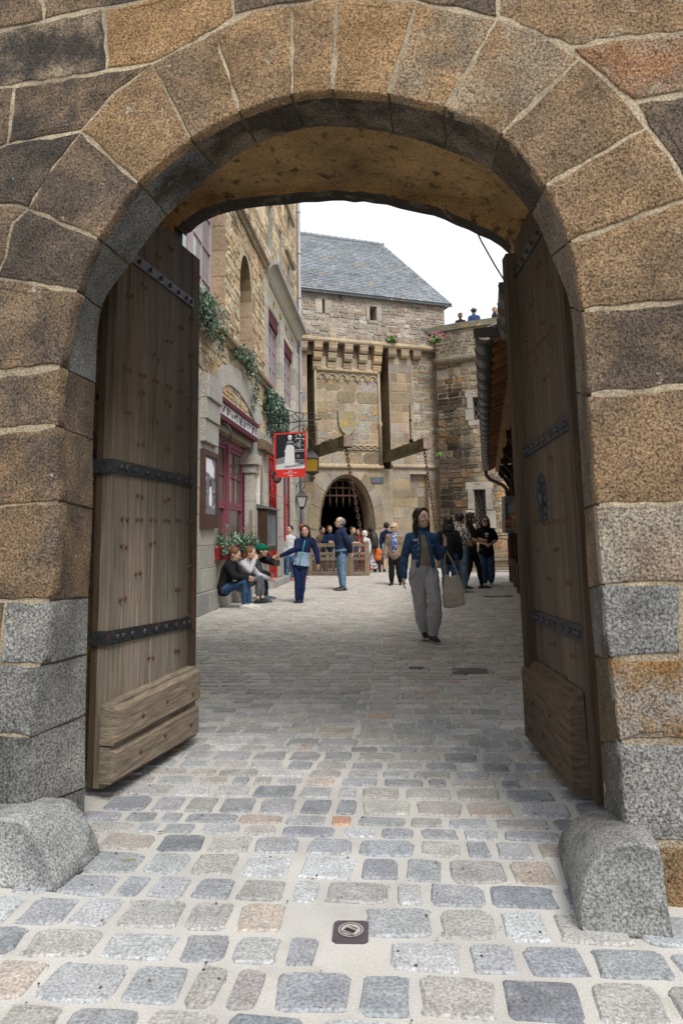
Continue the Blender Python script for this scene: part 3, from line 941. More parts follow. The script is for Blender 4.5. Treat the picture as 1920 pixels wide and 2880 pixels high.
# grit, crumbs of mortar and bits of dry leaf on the paving
m = MB()
for k in range(420):
    y = 1.9 + RNG.random() ** 1.6 * 9; x = RNG.uniform(-1.1, 1.1) * (1 if y < 5 else 2)
    if RNG.random() < .35: x = (-1.12 if RNG.random() < .5 else .98) + jit(.16); y = RNG.uniform(2.75, 4.6)
    r = RNG.uniform(.002, .0055)
    c = RNG.choice([(.10, .085, .065), (.16, .11, .06), (.05, .045, .04), (.3, .27, .22)])
    z = .011
    a = RNG.uniform(0, 6.28)
    m.add([(x + r * math.cos(a) * 1.6, y + r * math.sin(a) * 1.6, z), (x - r * math.sin(a), y + r * math.cos(a), z), (x - r * math.cos(a) * 1.6, y - r * math.sin(a) * 1.6, z), (x + r * math.sin(a), y - r * math.cos(a), z), (x, y, z + r)], [(0, 1, 4), (1, 2, 4), (2, 3, 4), (3, 0, 4)], c)
tag(m.build('debris', 'matt_paint', None, 'stuff'), 'grit and crumbs scattered over the paving of the gateway', 'debris')
# ================================================================== shared building helpers
def wallgrid(mb, F, s0, s1, z0, z1, t0, t1, holes, c):
    """a thick wall with rectangular openings"""
    S = sorted({s0, s1, *[max(s0, min(s1, v)) for h in holes for v in h[:2]]})
    Z = sorted({z0, z1, *[max(z0, min(z1, v)) for h in holes for v in h[2:4]]})
    for i in range(len(S) - 1):
        for j in range(len(Z) - 1):
            a, b, u, v = S[i], S[i + 1], Z[j], Z[j + 1]
            ms, mz = (a + b) / 2, (u + v) / 2
            if any(h[0] < ms < h[1] and h[2] < mz < h[3] for h in holes): continue
            mb.box(F, a, b, t0, t1, u, v, c)
def arch_sheet(mb, F, inner, t, rect, c, flip=False):
    """a flat wall around an arched hole; inner runs foot to foot"""
    s0, s1, z0, z1 = rect
    cx = (inner[0][0] + inner[-1][0]) / 2; cz = max(z0, min(p[1] for p in inner) + .35 * (max(p[1] for p in inner) - min(p[1] for p in inner)))
    outer = []
    for s, z in inner:
        if z <= cz: outer.append((s0 if s < cx else s1, z, 0 if s < cx else 2))
        else:
            dx, dz = s - cx, z - cz
            best = min(((s1 - cx) / dx if dx > 1e-6 else 1e9, 2), ((s0 - cx) / dx if dx < -1e-6 else 1e9, 0), ((z1 - cz) / dz, 1))
            outer.append((cx + dx * best[0], cz + dz * best[0], best[1]))
    V = []; Fc_ = []
    for i in range(len(inner) - 1):
        q = [inner[i], outer[i][:2]]
        if outer[i][2] != outer[i + 1][2]: q.append((s0 if cx > outer[i][0] and outer[i][2] == 0 else s1, z1))
        q += [outer[i + 1][:2], inner[i + 1]]
        k = len(V)
        V += [F.p(s, t, z) for s, z in q]
        f = tuple(range(k, k + len(q)))
        Fc_.append(f[::-1] if flip else f)
    mb.add(V, Fc_, c)
def sash(F, s0, s1, z0, z1, t, cols, rows, parent, c, glassc=(.10, .10, .095), fw_=.07, bar=.03, name='window', depth=.06):
    """a window: outer frame, glazing bars, and each pane as a piece of its own"""
    m = MB()
    m.box(F, s0, s0 + fw_, t - depth, t, z0, z1, c); m.box(F, s1 - fw_, s1, t - depth, t, z0, z1, c)
    m.box(F, s0 + fw_, s1 - fw_, t - depth, t - .003, z0, z0 + fw_, c); m.box(F, s0 + fw_, s1 - fw_, t - depth, t - .003, z1 - fw_, z1, c)
    a, b, u, v = s0 + fw_, s1 - fw_, z0 + fw_, z1 - fw_
    for i in range(1, cols):
        x = a + (b - a) * i / cols; m.box(F, x - bar / 2, x + bar / 2, t - depth + .01, t - .008, u, v, c)
    for j in range(1, rows):
        y = u + (v - u) * j / rows; m.box(F, a, b, t - depth + .012, t - .011, y - bar / 2, y + bar / 2, c)
    o = m.build(name, 'matt_paint', parent)
    for i in range(cols):
        for j in range(rows):
            x0, x1 = a + (b - a) * i / cols, a + (b - a) * (i + 1) / cols
            y0, y1 = u + (v - u) * j / rows, u + (v - u) * (j + 1) / rows
            g = MB(); k = jit(.004)
            g.add([F.p(x0, t - .04 + k, y0), F.p(x1, t - .04 - k, y0), F.p(x1, t - .04 - k, y1), F.p(x0, t - .04 + k, y1)], [(0, 1, 2, 3)], vary(glassc, .3))
            g.build('pane', 'glass', o)
    return o
def arc_pts(P, n=5):
    out = []
    for i in range(len(P) - 1):
        for k in range(n): out.append(catmull(P, i, k / n))
    return out + [P[-1]]
def inside(pt, poly):
    x, y = pt; r = False
    for i in range(len(poly)):
        (x0, y0), (x1, y1) = poly[i - 1], poly[i]
        if (y0 > y) != (y1 > y) and x < (x1 - x0) * (y - y0) / (y1 - y0) + x0: r = not r
    return r

# ================================================================== restaurant front on the left
L = Frame((-2.49, 11.8), (.45, 5.62))
GRAN = [(.43, .405, .35), (.40, .385, .34), (.45, .42, .355), (.37, .35, .31)]
TAN = [(.56, .42, .25), (.52, .38, .22), (.58, .47, .31), (.48, .33, .19), (.44, .34, .22), (.54, .42, .27), (.60, .49, .34), (.34, .25, .16)]
PURP, PURD, RED = (.24, .075, .105), (.10, .022, .035), (.40, .018, .02)
rest_b = thing('restaurant_building', (-2.49, 11.8, 0), 'tall tan stone restaurant with mauve window frames and a red door', 'building')
H_SHOP = (1.25, 4.53, .37, 3.74)
H_DOOR = (6.4, 7.73, .2, 3.62)
H_SHOP2 = (8.75, 10.33, .2, 3.45)
H_UP = (-1.3, 1.71, 5.56, 8.7)
H_ARC = (3.14, 4.38, 5.58, 7.98)
H_B1 = (6.45, 8.33, 5.5, 7.75)
H_B2 = (8.9, 11.13, 5.5, 7.6)
def pxh(a, b, y0, y1):
    return (L.px(a, y0)[0], L.px(b, y0)[0], L.px(b, y1)[1], L.px(a, y0)[1])
H_T1 = pxh(785, 793, 632, 800)
H_T2 = pxh(808.5, 815.5, 735, 880)
H_T3 = pxh(808, 813.5, 540, 652)
H_T4 = pxh(754, 766, 540, 722)
holes = [H_SHOP, H_DOOR, H_SHOP2, H_UP, H_ARC, H_B1, H_B2, H_T1, H_T2, H_T3, H_T4]
m = MB()
wallgrid(m, L, -7.0, 12.15, 0, 15.5, -.55, -.012, holes, (.60, .49, .34))
m.box(L, -7.0, 12.15, -6, -.56, 0, 15.5, (.25, .2, .15))
m.build('wall', 'wall_mortar', rest_b)
# opening linings seen from the street: big dressed blocks on the far jambs
for hh, dep, cc in ((H_UP, .5, (.36, .27, .18)), (H_ARC, .5, (.37, .28, .19)), (H_T1, .5, (.33, .32, .29)), (H_T2, .5, (.33, .32, .29)), (H_T3, .5, (.33, .32, .29)), (H_T4, .5, (.33, .32, .29))):
    z = hh[2]
    while z < hh[3] - .05:
        z2 = min(hh[3], z + RNG.uniform(.5, .62))
        m = MB(); m.box(L, hh[1] - .03, hh[1] + .2, -dep, -.0, z + .006, z2 - .006, vary(cc, .1))
        m.build('jamb_block', 'ashlar', rest_b); z = z2
# arched head of the middle window
m = MB()
sp_ = 7.05
arcp = [(3.14, 5.58), (3.14, sp_)] + [(3.76 - .62 * math.cos(a * math.pi / 10), sp_ + .93 * math.sin(a * math.pi / 10)) for a in range(1, 10)] + [(4.35, sp_), (4.35, 5.58)]
arch_sheet(m, L, arcp[1:-1], -.006, (3.10, 4.42, sp_ - .01, 8.12), (.50, .40, .27))
V = []
for s, z in arcp[1:-1]: V += [L.p(s, -.006, z), L.p(s, -.5, z)]
m.add(V, [(2 * i, 2 * i + 1, 2 * i + 3, 2 * i + 2) for i in range(len(arcp) - 3)], (.24, .17, .10))
m.build('arch_head', 'ashlar', rest_b)
# curved granite arch over the shop window
inn = arc_pts([L.px(612, 1105), L.px(619, 1092), L.px(641, 1082), L.px(668, 1103), L.px(695, 1145), L.px(719, 1199)], 4)
ex = arc_pts([L.px(596, 1075), L.px(604, 1043), L.px(646, 1027), L.px(690, 1063), L.px(716, 1107), L.px(737, 1185)], 4)
lun = inn
nv_ = 9
for k in range(nv_):
    a, b = k * (len(inn) - 1) // nv_, (k + 1) * (len(inn) - 1) // nv_
    m = MB()
    f = [L.p(s, .035, z) for s, z in inn[a:b + 1]] + [L.p(s, .035, z) for s, z in ex[a:b + 1][::-1]]
    bk = [L.p(s, -.1, z) for s, z in inn[a:b + 1]] + [L.p(s, -.1, z) for s, z in ex[a:b + 1][::-1]]
    m.prism(f, bk, vary(GRAN[0], .08))
    m.build('arch_stone', 'ashlar_fine', rest_b)
arch_poly = ex + [(ex[-1][0], 3.9), (ex[0][0], 3.9)]
# rubble walling in view
skipf = lambda s, z: inside((s, z), arch_poly) or (s < 1.15 and z < 4.3) or (5.95 < s < 6.5 and z < 8.6)
o1 = courses(-1.3, 6.0, 4.15, 9.8, (.16, .34), (.22, .55), [H_UP, (1.7, 1.78, 5.5, 8.8), (3.1, 4.45, 5.5, 8.1), (-3, 6.4, 5.24, 5.58)], .03, .55, skipf)
lay(o1, L.p, rest_b, 'rubble', TAN, (.0, .022), .015, 150, back=-.03, key=lambda q: abs(q[0][0] - 3))
o2 = courses(6.05, 12.1, 8.7, 13.5, (.18, .36), (.3, .8), [H_T1, H_T2, H_T3, H_T4], .03, .5)
lay(o2, L.p, rest_b, 'rubble', TAN, (.0, .02), .015, 80, back=-.03, key=lambda q: q[0][1])
lun_poly = inn + [(inn[-1][0], 4.0), (inn[0][0], 4.0)]
o3 = courses(1.25, 5.2, 4.05, 5.2, (.13, .26), (.16, .42), [], .025, .3, lambda s, z: not inside((s, z), lun_poly))
lay(o3, L.p, rest_b, 'rubble', TAN, (.0, .02), .012, 60, back=-.03)
# granite dressings
def ash(s0, s1, z0, z1, t, step=.5, palette=GRAN, wd=None, name='granite_block', mat_='ashlar_fine', t0=-.1):
    z = z0
    while z < z1 - .04:
        z2 = min(z1, z + step * RNG.uniform(.85, 1.15))
        if z1 - z2 < step * .3: z2 = z1
        cuts = [s0, s1]
        if wd:
            n_ = max(1, round((s1 - s0) / wd)); off = RNG.uniform(.3, .7) / n_
            cuts = [s0] + [s0 + (s1 - s0) * (i + off) / n_ for i in range(n_)] + [s1]
        for i in range(len(cuts) - 1):
            m = MB(); m.bevbox(L, cuts[i] + .004, cuts[i + 1] - .004, t0, t + jit(.003), z + .004, z2 - .004, vary(RNG.choice(palette), .06), .008)
            m.build(name, mat_, rest_b)
        z = z2
ash(-1.4, 1.24, .38, 4.1, .0, .47, wd=1.2)
ash(-1.4, 1.25, .0, .37, .03, .4, wd=.75, palette=[(.33, .32, .30), (.36, .34, .31)])
ash(-7.0, -1.41, .0, .37, .03, .4, wd=.9, palette=[(.33, .32, .30), (.36, .34, .31)]); ash(-7.0, -1.41, .38, 4.1, .0, .47, wd=1.2)
o4 = courses(-7.0, -1.32, 4.15, 9.8, (.16, .34), (.22, .55), [(-7.1, 0, 5.24, 5.58)], .03, .5)
lay(o4, L.p, rest_b, 'rubble', TAN, (.0, .022), .015, 0, back=-.03)
ash(1.26, 5.6, .0, .36, .02, .4, wd=1.3, t0=-.5)
ash(4.5, 5.95, .37, 2.85, .0, .55, wd=None, t0=-.45)
ash(4.46, 5.0, 2.85, 3.05, .05, .3, t0=-.48); ash(4.40, 5.02, 3.05, 3.3, .12, .3, t0=-.5); ash(4.5, 6.3, 3.3, 4.0, .0, .5)
m = MB(); m.tube([L.p(5.0, .0, .4), L.p(5.0, .0, 2.8)], .07, 10, GRAN[0]); m.build('roll_moulding', 'ashlar_fine', rest_b)
for z0, z1, tt in ((3.02, 3.42, .08), (3.43, 3.80, .11), (3.81, 4.25, .15)):
    m = MB(); m.bevbox(L, .1, 1.05, -.05, tt, z0, z1, vary(GRAN[1], .05), .012); m.build('corbel_block', 'ashlar_fine', rest_b)
ash(6.0, 6.4, .2, 5.5, .02, .55); ash(7.7, 8.75, .2, 5.5, .02, .55, wd=.55); ash(10.3, 12.1, .2, 5.5, .02, .55, wd=.8)
ash(6.4, 10.3, 3.62, 5.45, .0, .6, wd=1.5)
ash(5.95, 6.45, 5.5, 8.7, .03, .5); ash(8.3, 8.9, 5.5, 7.8, .05, .5); ash(11.1, 12.1, 5.5, 7.8, .04, .5)
ash(6.45, 12.1, 7.78, 8.25, .0, .5, wd=1.5)
m = MB(); m.bevbox(L, 6.0, 8.9, -.05, .18, .0, .19, (.34, .33, .31), .02); m.bevbox(L, 8.9, 12.1, -.05, .10, .0, .16, (.34, .33, .31), .02); m.build('door_step', 'ashlar_fine', rest_b)
# mossy sloping ledges and the big cornice
def moulding(prof, a, b, name, material, c):
    """prof: (t,z) outline swept from a=(s,z) to b=(s,z)"""
    m = MB()
    m.prism([L.p(a[0], t, a[1] + z) for t, z in prof], [L.p(b[0], t, b[1] + z) for t, z in prof], c)
    return m.build(name, material, rest_b)
moulding([(-.05, 0), (.05, 0), (.10, .06), (.16, .08), (.17, .14), (.0, .32), (-.05, .32)], (-3.0, 5.24), (6.42, 5.24), 'ledge', 'lichen_stone', (.33, .26, .17))
moulding([(-.05, 0), (.06, 0), (.10, .08), (.16, .10), (.17, .16), (.0, .3), (-.05, .3)], (2.0, 8.55), (5.98, 8.55), 'ledge', 'lichen_stone', (.28, .22, .15))
cA, cB = (6.05, 8.42), (12.1, 8.25)
moulding([(-.05, 0), (.06, 0), (.06, .05), (.10, .07)], cA, cB, 'cornice_band', 'ashlar_fine', GRAN[0])
moulding([(-.05, .07), (.10, .07), (.13, .16), (.20, .25), (.26, .28), (-.05, .28)], cA, cB, 'cornice', 'ashlar_fine', (.40, .36, .28))
moulding([(-.05, .281), (.34, .281), (.36, .30), (.36, .40), (.30, .44), (-.05, .44)], cA, cB, 'cornice_slab', 'ashlar_fine', (.34, .33, .31))
for z0 in (10.6, 12.2):
    moulding([(-.05, 0), (.10, 0), (.12, .1), (-.05, .14)], (9.4, z0), (11.2, z0), 'ledge', 'lichen_stone', (.33, .29, .22))
# gilt rosettes under the cornice, and carved wooden heads of the bay windows
for s in (6.35, 7.35, 8.45, 9.6, 10.8):
    m = MB()
    for k in range(6): m.ball(L.p(s + .05 * math.cos(k * 1.05), .03, 8.02 + .08 * math.sin(k * 1.05)), (.03, .03, .036), vary((.50, .40, .13), .3), 6, 4)
    m.ball(L.p(s, .04, 8.02), .03, (.5, .42, .16), 6, 4)
    m.build('rosette', 'paint', rest_b)
for hh in (H_B1, H_B2):
    n_ = 3
    for k in range(n_):
        a = hh[0] + (hh[1] - hh[0]) * k / n_; b = hh[0] + (hh[1] - hh[0]) * (k + 1) / n_
        sash(L, a + .01, b - .01, hh[2] + .05, hh[3] - .35, -.12, 2, 3, rest_b, (.34, .27, .29), (.18, .18, .19), .07)
    m = MB(); m.box(L, hh[0], hh[1], -.3, -.05, hh[3] - .35, hh[3], PURD); m.build('wooden_lintel', 'matt_paint', rest_b)
# upper left window
sash(L, -1.25, .30, 5.62, 8.6, -.26, 2, 4, rest_b, (.42, .33, .34), (.30, .31, .32), .09)
sash(L, .31, 1.70, 5.62, 8.6, -.26, 2, 4, rest_b, (.42, .33, .34), (.30, .31, .32), .09)
m = MB(); m.box(L, 3.14, 4.38, -.6, -.46, 5.58, 8.0, (.06, .05, .05)); m.build('dark_shutter', 'matt_paint', rest_b)
# shop window: two tall casements with small upper panes, mauve frames, dark interior behind
for a, b in ((1.3, 2.86), (2.94, 4.48)):
    sash(L, a, b, 2.02, 3.30, -.25, 2, 2, rest_b, PURP, (.17, .15, .12), .075)
    sash(L, a, b, 1.22, 2.015, -.25, 1, 1, rest_b, PURP, (.10, .085, .07), .075)
m = MB(); m.box(L, 2.865, 2.935, -.34, -.18, 1.22, 3.3, PURP); m.box(L, 1.26, 4.49, -.4, -.22, 3.303, 3.46, PURP); m.box(L, 4.482, 4.498, -.38, -.2, 1.2, 3.3, PURD)
m.build('window_post', 'matt_paint', rest_b)
m = MB(); m.box(L, 1.26, 4.49, -.5, -.10, 1.08, 1.2, GRAN[2]); m.box(L, 1.26, 4.49, -.5, -.16, .37, 1.08, GRAN[0]); m.build('window_sill', 'ashlar_fine', rest_b)
m = MB(); m.box(L, 1.3, 4.5, -.45, -.04, 3.46, 3.6, (.30, .265, .17)); m.build('soffit', 'wall_mortar', rest_b)
# fascia with cut-out letters
fa = L.px(615, 1110, .10); fb = L.px(725, 1209, .10)
S0, S1 = fa[0], fb[0]
m = MB(); m.box(L, S0, S1, -.08, .10, 3.60, 3.70, PURD); m.box(L, S0, S1, -.08, .13, 3.94, 4.03, PURD); m.build('fascia_moulding', 'matt_paint', rest_b)
m = MB(); m.box(L, S0 + .02, S1 - .02, -.06, .085, 3.70, 3.94, (.62, .58, .60)); fas = m.build('fascia_board', 'matt_paint', rest_b)
def on_wall(F, s, t, z): 
    o = F.p(s, t, z)
    return Matrix((( F.d.x, 0, F.n.x, o.x), (F.d.y, 0, F.n.y, o.y), (0, 1, 0, o.z), (0, 0, 0, 1)))
m = MB()                       # weathered cut-out letters, no longer legible
ss = S0 + .12
while ss < S1 - .15:
    hl = RNG.uniform(.09, .17); z0 = 3.82 - hl / 2 + jit(.02)
    k_ = RNG.randrange(4)
    bl = RNG.choice([(.05, .045, .045), (.12, .08, .08)])
    m.box(L, ss, ss + .03, .08, .095, z0, z0 + hl, bl)
    if k_ < 3: m.box(L, ss + .03, ss + .12, .08, .094, z0 + hl - .025, z0 + hl, bl)
    if k_ < 2: m.box(L, ss + .03, ss + .10, .08, .094, z0 + hl * .45, z0 + hl * .45 + .025, bl)
    if k_ == 1: m.box(L, ss + .03, ss + .12, .08, .094, z0, z0 + .025, bl)
    if k_ == 3: m.box(L, ss + .10, ss + .13, .08, .094, z0, z0 + hl * .8, bl)
    ss += RNG.uniform(.16, .26)
m.build('lettering', 'matt_paint', fas, 'stuff')
# red door
m = MB(); m.box(L, 6.42, 7.68, -.2, -.08, .2, 3.6, RED); m.box(L, 6.42, 6.55, -.08, .01, .2, 3.6, RED); m.box(L, 7.55, 7.68, -.08, .01, .2, 3.6, RED)
m.box(L, 6.55, 7.55, -.08, -.02, 2.4, 2.52, RED)
dor = m.build('red_door', 'paint', rest_b)
m = MB()
for a, b, u, v in ((6.62, 7.02, .4, 1.2), (7.08, 7.48, .4, 1.2)): m.bevbox(L, a, b, -.08, -.05, u, v, (.30, .015, .017), .02)
m.build('panel', 'paint', dor)
sash(L, 6.56, 7.54, 2.53, 3.55, -.03, 2, 2, rest_b, RED, (.2, .2, .2), .06)
sash(L, 6.6, 7.5, 1.3, 2.38, -.03, 2, 2, rest_b, RED, (.16, .16, .17), .06)
sash(L, 8.78, 10.28, .3, 3.4, -.03, 2, 3, rest_b, (.17, .02, .025), (.14, .14, .15), .08)
m = MB(); m.box(L, 8.86, 8.98, .02, .06, 1.2, 2.6, RED); m.build('red_batten', 'paint', rest_b)
# timber end block carrying the fascia, loose plank on the pier
m = MB(); m.box(L, 5.02, 6.3, .0, .16, 3.50, 3.74, (.17, .12, .08)); m.build('timber_block', 'wood', rest_b)

# framed poster, menu case
pf = thing('framed_poster', L.p(.7, .1, 0), 'brown framed black and white poster on the granite pier beside the mauve shop window', 'poster')
t_ = .065
ps0, ps1 = L.px(573, 1260, t_)[0], L.px(614, 1270, t_)[0]
m = MB()
BR = (.085, .045, .035)
m.box(L, ps0, ps1, .0, t_ - .02, 1.50, 2.88, BR)
for a, b, u, v in ((ps0, ps0 + .12, 1.5, 2.88), (ps1 - .12, ps1, 1.5, 2.88), (ps0 + .12, ps1 - .12, 2.78, 2.88), (ps0 + .12, ps1 - .12, 1.5, 1.74)): m.box(L, a, b, t_ - .02, t_ + .012, u, v, BR)
m.build('frame', 'matt_paint', pf)
a, b = ps0 + .12, ps1 - .12
m = MB()
def q2(m, F, pts, t, c): m.add([F.p(s, t, z) for s, z in pts], [tuple(range(len(pts)))], c)
q2(m, L, [(a, 1.74), (b, 1.74), (b, 2.78), (a, 2.78)], t_ - .015, (.20, .20, .21))
for k in range(60):
    s, z, r = RNG.uniform(a + .03, b - .05), RNG.uniform(1.83, 2.45), RNG.uniform(.012, .04)
    q2(m, L, [(s - r, z - r), (s + r, z - r * .6), (s + r * .7, z + r), (s - r * .6, z + r * .8)], t_ - .0135 + k * 2e-5, RNG.choice([(.06, .06, .07), (.4, .4, .42), (.65, .65, .68), (.12, .12, .13)]))
wdt = b - a
q2(m, L, [(a, 2.5), (a + wdt * .35, 2.47), (a + wdt * .8, 2.40), (a + wdt * .85, 2.58), (a + wdt * .6, 2.74), (a, 2.74)], t_ - .012, (.78, .78, .82))
q2(m, L, [(a + wdt * .38, 1.98), (a + wdt * .5, 1.88), (a + wdt * .64, 1.9), (a + wdt * .66, 2.05), (a + wdt * .6, 2.25), (a + wdt * .45, 2.24)], t_ - .0115, (.85, .85, .88))
q2(m, L, [(a + wdt * .42, 2.24), (a + wdt * .6, 2.24), (a + wdt * .62, 2.36), (a + wdt * .42, 2.38)], t_ - .0112, (.08, .08, .09))
m.build('print', 'print', pf)

mc = thing('menu_case', L.p(6.4, .1, 0), 'brown wooden menu case with glazed front and small slate roof beside the red door', 'menu case')
t_ = .22
ms0, ms1 = L.px(747, 1430, t_)[0], L.px(776, 1430, t_)[0]
MBR = (.055, .03, .02)
m = MB(); m.box(L, ms0, ms1, .0, t_, .98, 2.02, MBR); m.build('case', 'wood', mc)
m = MB(); m.hexa([L.p(ms0 - .05, .0, 2.03), L.p(ms1 + .05, .0, 2.03), L.p(ms1 + .05, t_ + .08, 2.0), L.p(ms0 - .05, t_ + .08, 2.0), L.p(ms0 - .05, .0, 2.13), L.p(ms1 + .05, .0, 2.13), L.p(ms1 + .05, t_ + .08, 2.04), L.p(ms0 - .05, t_ + .08, 2.04)], (.12, .12, .13)); m.build('roof', 'slate', mc)
m = MB()
for aa, bb, u, v in ((ms0, ms0 + .08, .98, 2.0), (ms1 - .08, ms1, .98, 2.0), (ms0 + .08, ms1 - .08, 1.9, 2.0), (ms0 + .08, ms1 - .08, .98, 1.10)): m.box(L, aa, bb, t_, t_ + .03, u, v, MBR)
m.build('case_door', 'wood', mc)
m = MB(); q2(m, L, [(ms0 + .08, 1.1), (ms1 - .08, 1.1), (ms1 - .08, 1.9), (ms0 + .08, 1.9)], t_ + .01, (.22, .26, .29)); m.build('pane', 'glass', mc)
m = MB()
for k in range(2): m.bar(L.p(ms0 + .2 + k * .5, .02, .98), L.p(ms0 + .2 + k * .5, .12, .82), .05, .16, MBR)
m.build('bracket', 'wood', mc)
pk = tag(MB().box(L, L.px(702, 1450, .02)[0], L.px(708, 1450, .02)[0], .005, .04, .98, 1.95, (.26, .19, .13)).build('plank', 'wood'), 'narrow bare wooden batten standing upright on the pier next to the window', 'plank')
# downpipe
dp = thing('downpipe', L.p(12.08, .1, 0), 'long grey painted downpipe at the far end of the restaurant front', 'downpipe')
PX_ = L.p(12.12, .10, 0)
m = MB(); m.tube([(PX_.x, PX_.y, .05), (PX_.x, PX_.y, 15)], .055, 10); m.build('pipe', 'pipe_paint', dp)
for z in (2.3, 4.6, 6.4, 8.1, 9.9, 11.6, 13.2):
    m = MB(); m.tube([(PX_.x, PX_.y, z), (PX_.x, PX_.y, z + .06)], .072, 10); m.build('collar', 'pipe_paint', dp)
m = MB(); m.tube([L.p(12.3, .0, .05), L.p(12.3, .0, 15)], .03, 8); m.build('cable_duct', 'pipe_paint', dp)

# ------------------------------------------------------------------ wrought iron, lamps, signs on the front
def spiral(c, r0, turns, ux, uz, n=26, a0=0.0, r1=.02):
    out = []
    for k in range(n):
        u = k / (n - 1); a = a0 + turns * 2 * math.pi * u; r = r0 + (r1 - r0) * u
        out.append(Vector(c) + ux * (r * math.cos(a)) + uz * (r * math.sin(a)))
    return out
UZ = Vector((0, 0, 1))
# bracket ring near the poster
br = thing('iron_bracket', L.p(1.0, .2, 2.9), 'black wrought iron bracket curled into a ring above the framed poster', 'bracket')
bp = at_y(606, 1205, 13.2)
XV = Vector((.93, -.35, 0)).normalized()
m = MB()
m.tube([bp + UZ * .12, bp - UZ * .12], .035, 8)
m.tube([bp + XV * .05 + UZ * .09, bp + XV * .05 - UZ * .36], .018, 6)
arcq = [bp + XV * (.05 + .30 * math.sin(a) ** .8) + UZ * (-.13 + .22 * math.cos(a)) for a in [k * .19 for k in range(1, 12)]]
m.tube([bp + XV * .04 + UZ * .085] + arcq, .02, 6)
m.tube(spiral(bp + XV * .17 - UZ * .2, .16, -1.6, XV, UZ, 34, .2, .04), .013, 6)
m.build('scroll', 'iron', br)

# hanging sign with its bracket
YS = 17.8
def sp(x, y, dy=0.0): return at_y(x, y, YS + dy)
hb = thing('sign_bracket', L.p(6.0, .05, 3.9), 'black wrought iron scroll bracket reaching out from the front above the red sign', 'bracket')
m = MB()
m.tube([sp(737, 1100), sp(741, 1215)], .022, 6)
m.tube([sp(739, 1192), sp(820, 1188), sp(903, 1179)], .017, 6)
m.build('bracket_bar', 'iron', hb)
m = MB()
X1 = Vector((1, 0, 0))
def pxcurve(pts, r=.011): m.tube(arc_pts([tuple(sp(*p)) for p in pts], 5), r, 5)
pxcurve([(741, 1130), (756, 1122), (766, 1135), (752, 1145)])
pxcurve([(800, 1150), (835, 1160), (868, 1162), (884, 1156), (883, 1152)])
pxcurve([(752, 1190), (790, 1180), (815, 1170), (838, 1160), (852, 1165), (850, 1178), (836, 1184), (832, 1178)])
pxcurve([(808, 1176), (815, 1184), (812, 1170), (822, 1172), (834, 1184)])
pxcurve([(790, 1160), (795, 1151), (808, 1155), (806, 1172), (796, 1178)])
pxcurve([(870, 1182), (886, 1178), (888, 1166), (880, 1165)])
pxcurve([(765, 1205), (790, 1214), (812, 1214), (836, 1200), (856, 1196), (862, 1206), (856, 1213), (850, 1206), (856, 1204)])
pxcurve([(862, 1196), (880, 1195), (890, 1204), (886, 1214), (872, 1220)])
pxcurve([(862, 1200), (868, 1225), (878, 1240), (882, 1256), (876, 1264)])
pxcurve([(738, 1165), (744, 1155), (756, 1156), (762, 1166), (760, 1175)])
pxcurve([(738, 1180), (748, 1170), (758, 1176), (756, 1190), (744, 1196)])
pxcurve([(740, 1215), (750, 1208), (762, 1212), (764, 1225), (754, 1232)])
for k in range(5):
    c = sp(745 + RNG.uniform(-6, 12), 1180 + k * 12)
    m.tube(spiral(c, .10, 1.5, Vector((.6, -.5, 0)), UZ, 22, k, .02), .01, 5)
for x, y0, y1 in ((776, 1205, 1222), (852, 1190, 1216)): pxcurve([(x, y0), (x, (y0 + y1) / 2), (x, y1)], .007)
m.build('scroll', 'iron', hb)
hsg = thing('hanging_sign', sp(816, 1280), 'red bordered hanging sign with a grey picture of a woman in long apron', 'hanging sign')
def SV(x, y, dy): return at_y(x, y, YS + dy)
out = [(770, 1219), (861, 1213), (862, 1321), (857, 1328), (859, 1341), (776, 1343), (777, 1330), (770, 1323)]
m = MB()
m.prism([SV(x, y, -.0) for x, y in out], [SV(x, y, .035) for x, y in out], (.62, .025, .022))
m.build('board', 'paint', hsg)
m = MB()
def pq(pts, dy, c): m.add([SV(x, y, -dy) for x, y in pts], [tuple(range(len(pts)))], c)
pq([(775.5, 1223), (856, 1217.5), (857, 1317), (776, 1321.5)], .003, (.018, .018, .022))
pq([(776, 1292), (800, 1284), (812, 1300), (776, 1312)], .004, (.20, .21, .21))
pq([(776, 1308), (812, 1300), (857, 1306), (857, 1317), (776, 1321.5)], .0045, (.55, .56, .56))
pq([(800, 1311), (857, 1303), (857, 1308), (800, 1317)], .005, (.22, .23, .24))
# grille behind the figure
for k in range(44):
    x = RNG.uniform(831, 855); y = RNG.uniform(1220, 1258); r = RNG.uniform(.6, 1.4)
    pq([(x - r, y - r), (x + r, y - r * .7), (x + r, y + r), (x - r * .8, y + r)], .0042, (.62, .63, .65))
for y, wv in ((1233, .9), (1263.5, 1.2), (1268, 1.1), (1292, .7), (1295.5, .6), (1299, .9)):
    pq([(829, y + 1.2), (856, y - .6), (856, y - .6 + wv), (829, y + 1.2 + wv)], .0046, (.6, .62, .64))
pq([(843, 1220), (844, 1220), (845, 1262), (844, 1262)], .0046, (.6, .62, .64))
for k in range(10):
    x = 838 + 4 * math.cos(k * .7) * (1 - k * .07); y = 1282 + 4.5 * math.sin(k * .7) * (1 - k * .07)
    pq([(x - .7, y - .7), (x + .7, y - .7), (x + .7, y + .7), (x - .7, y + .7)], .0044, (.5, .5, .52))
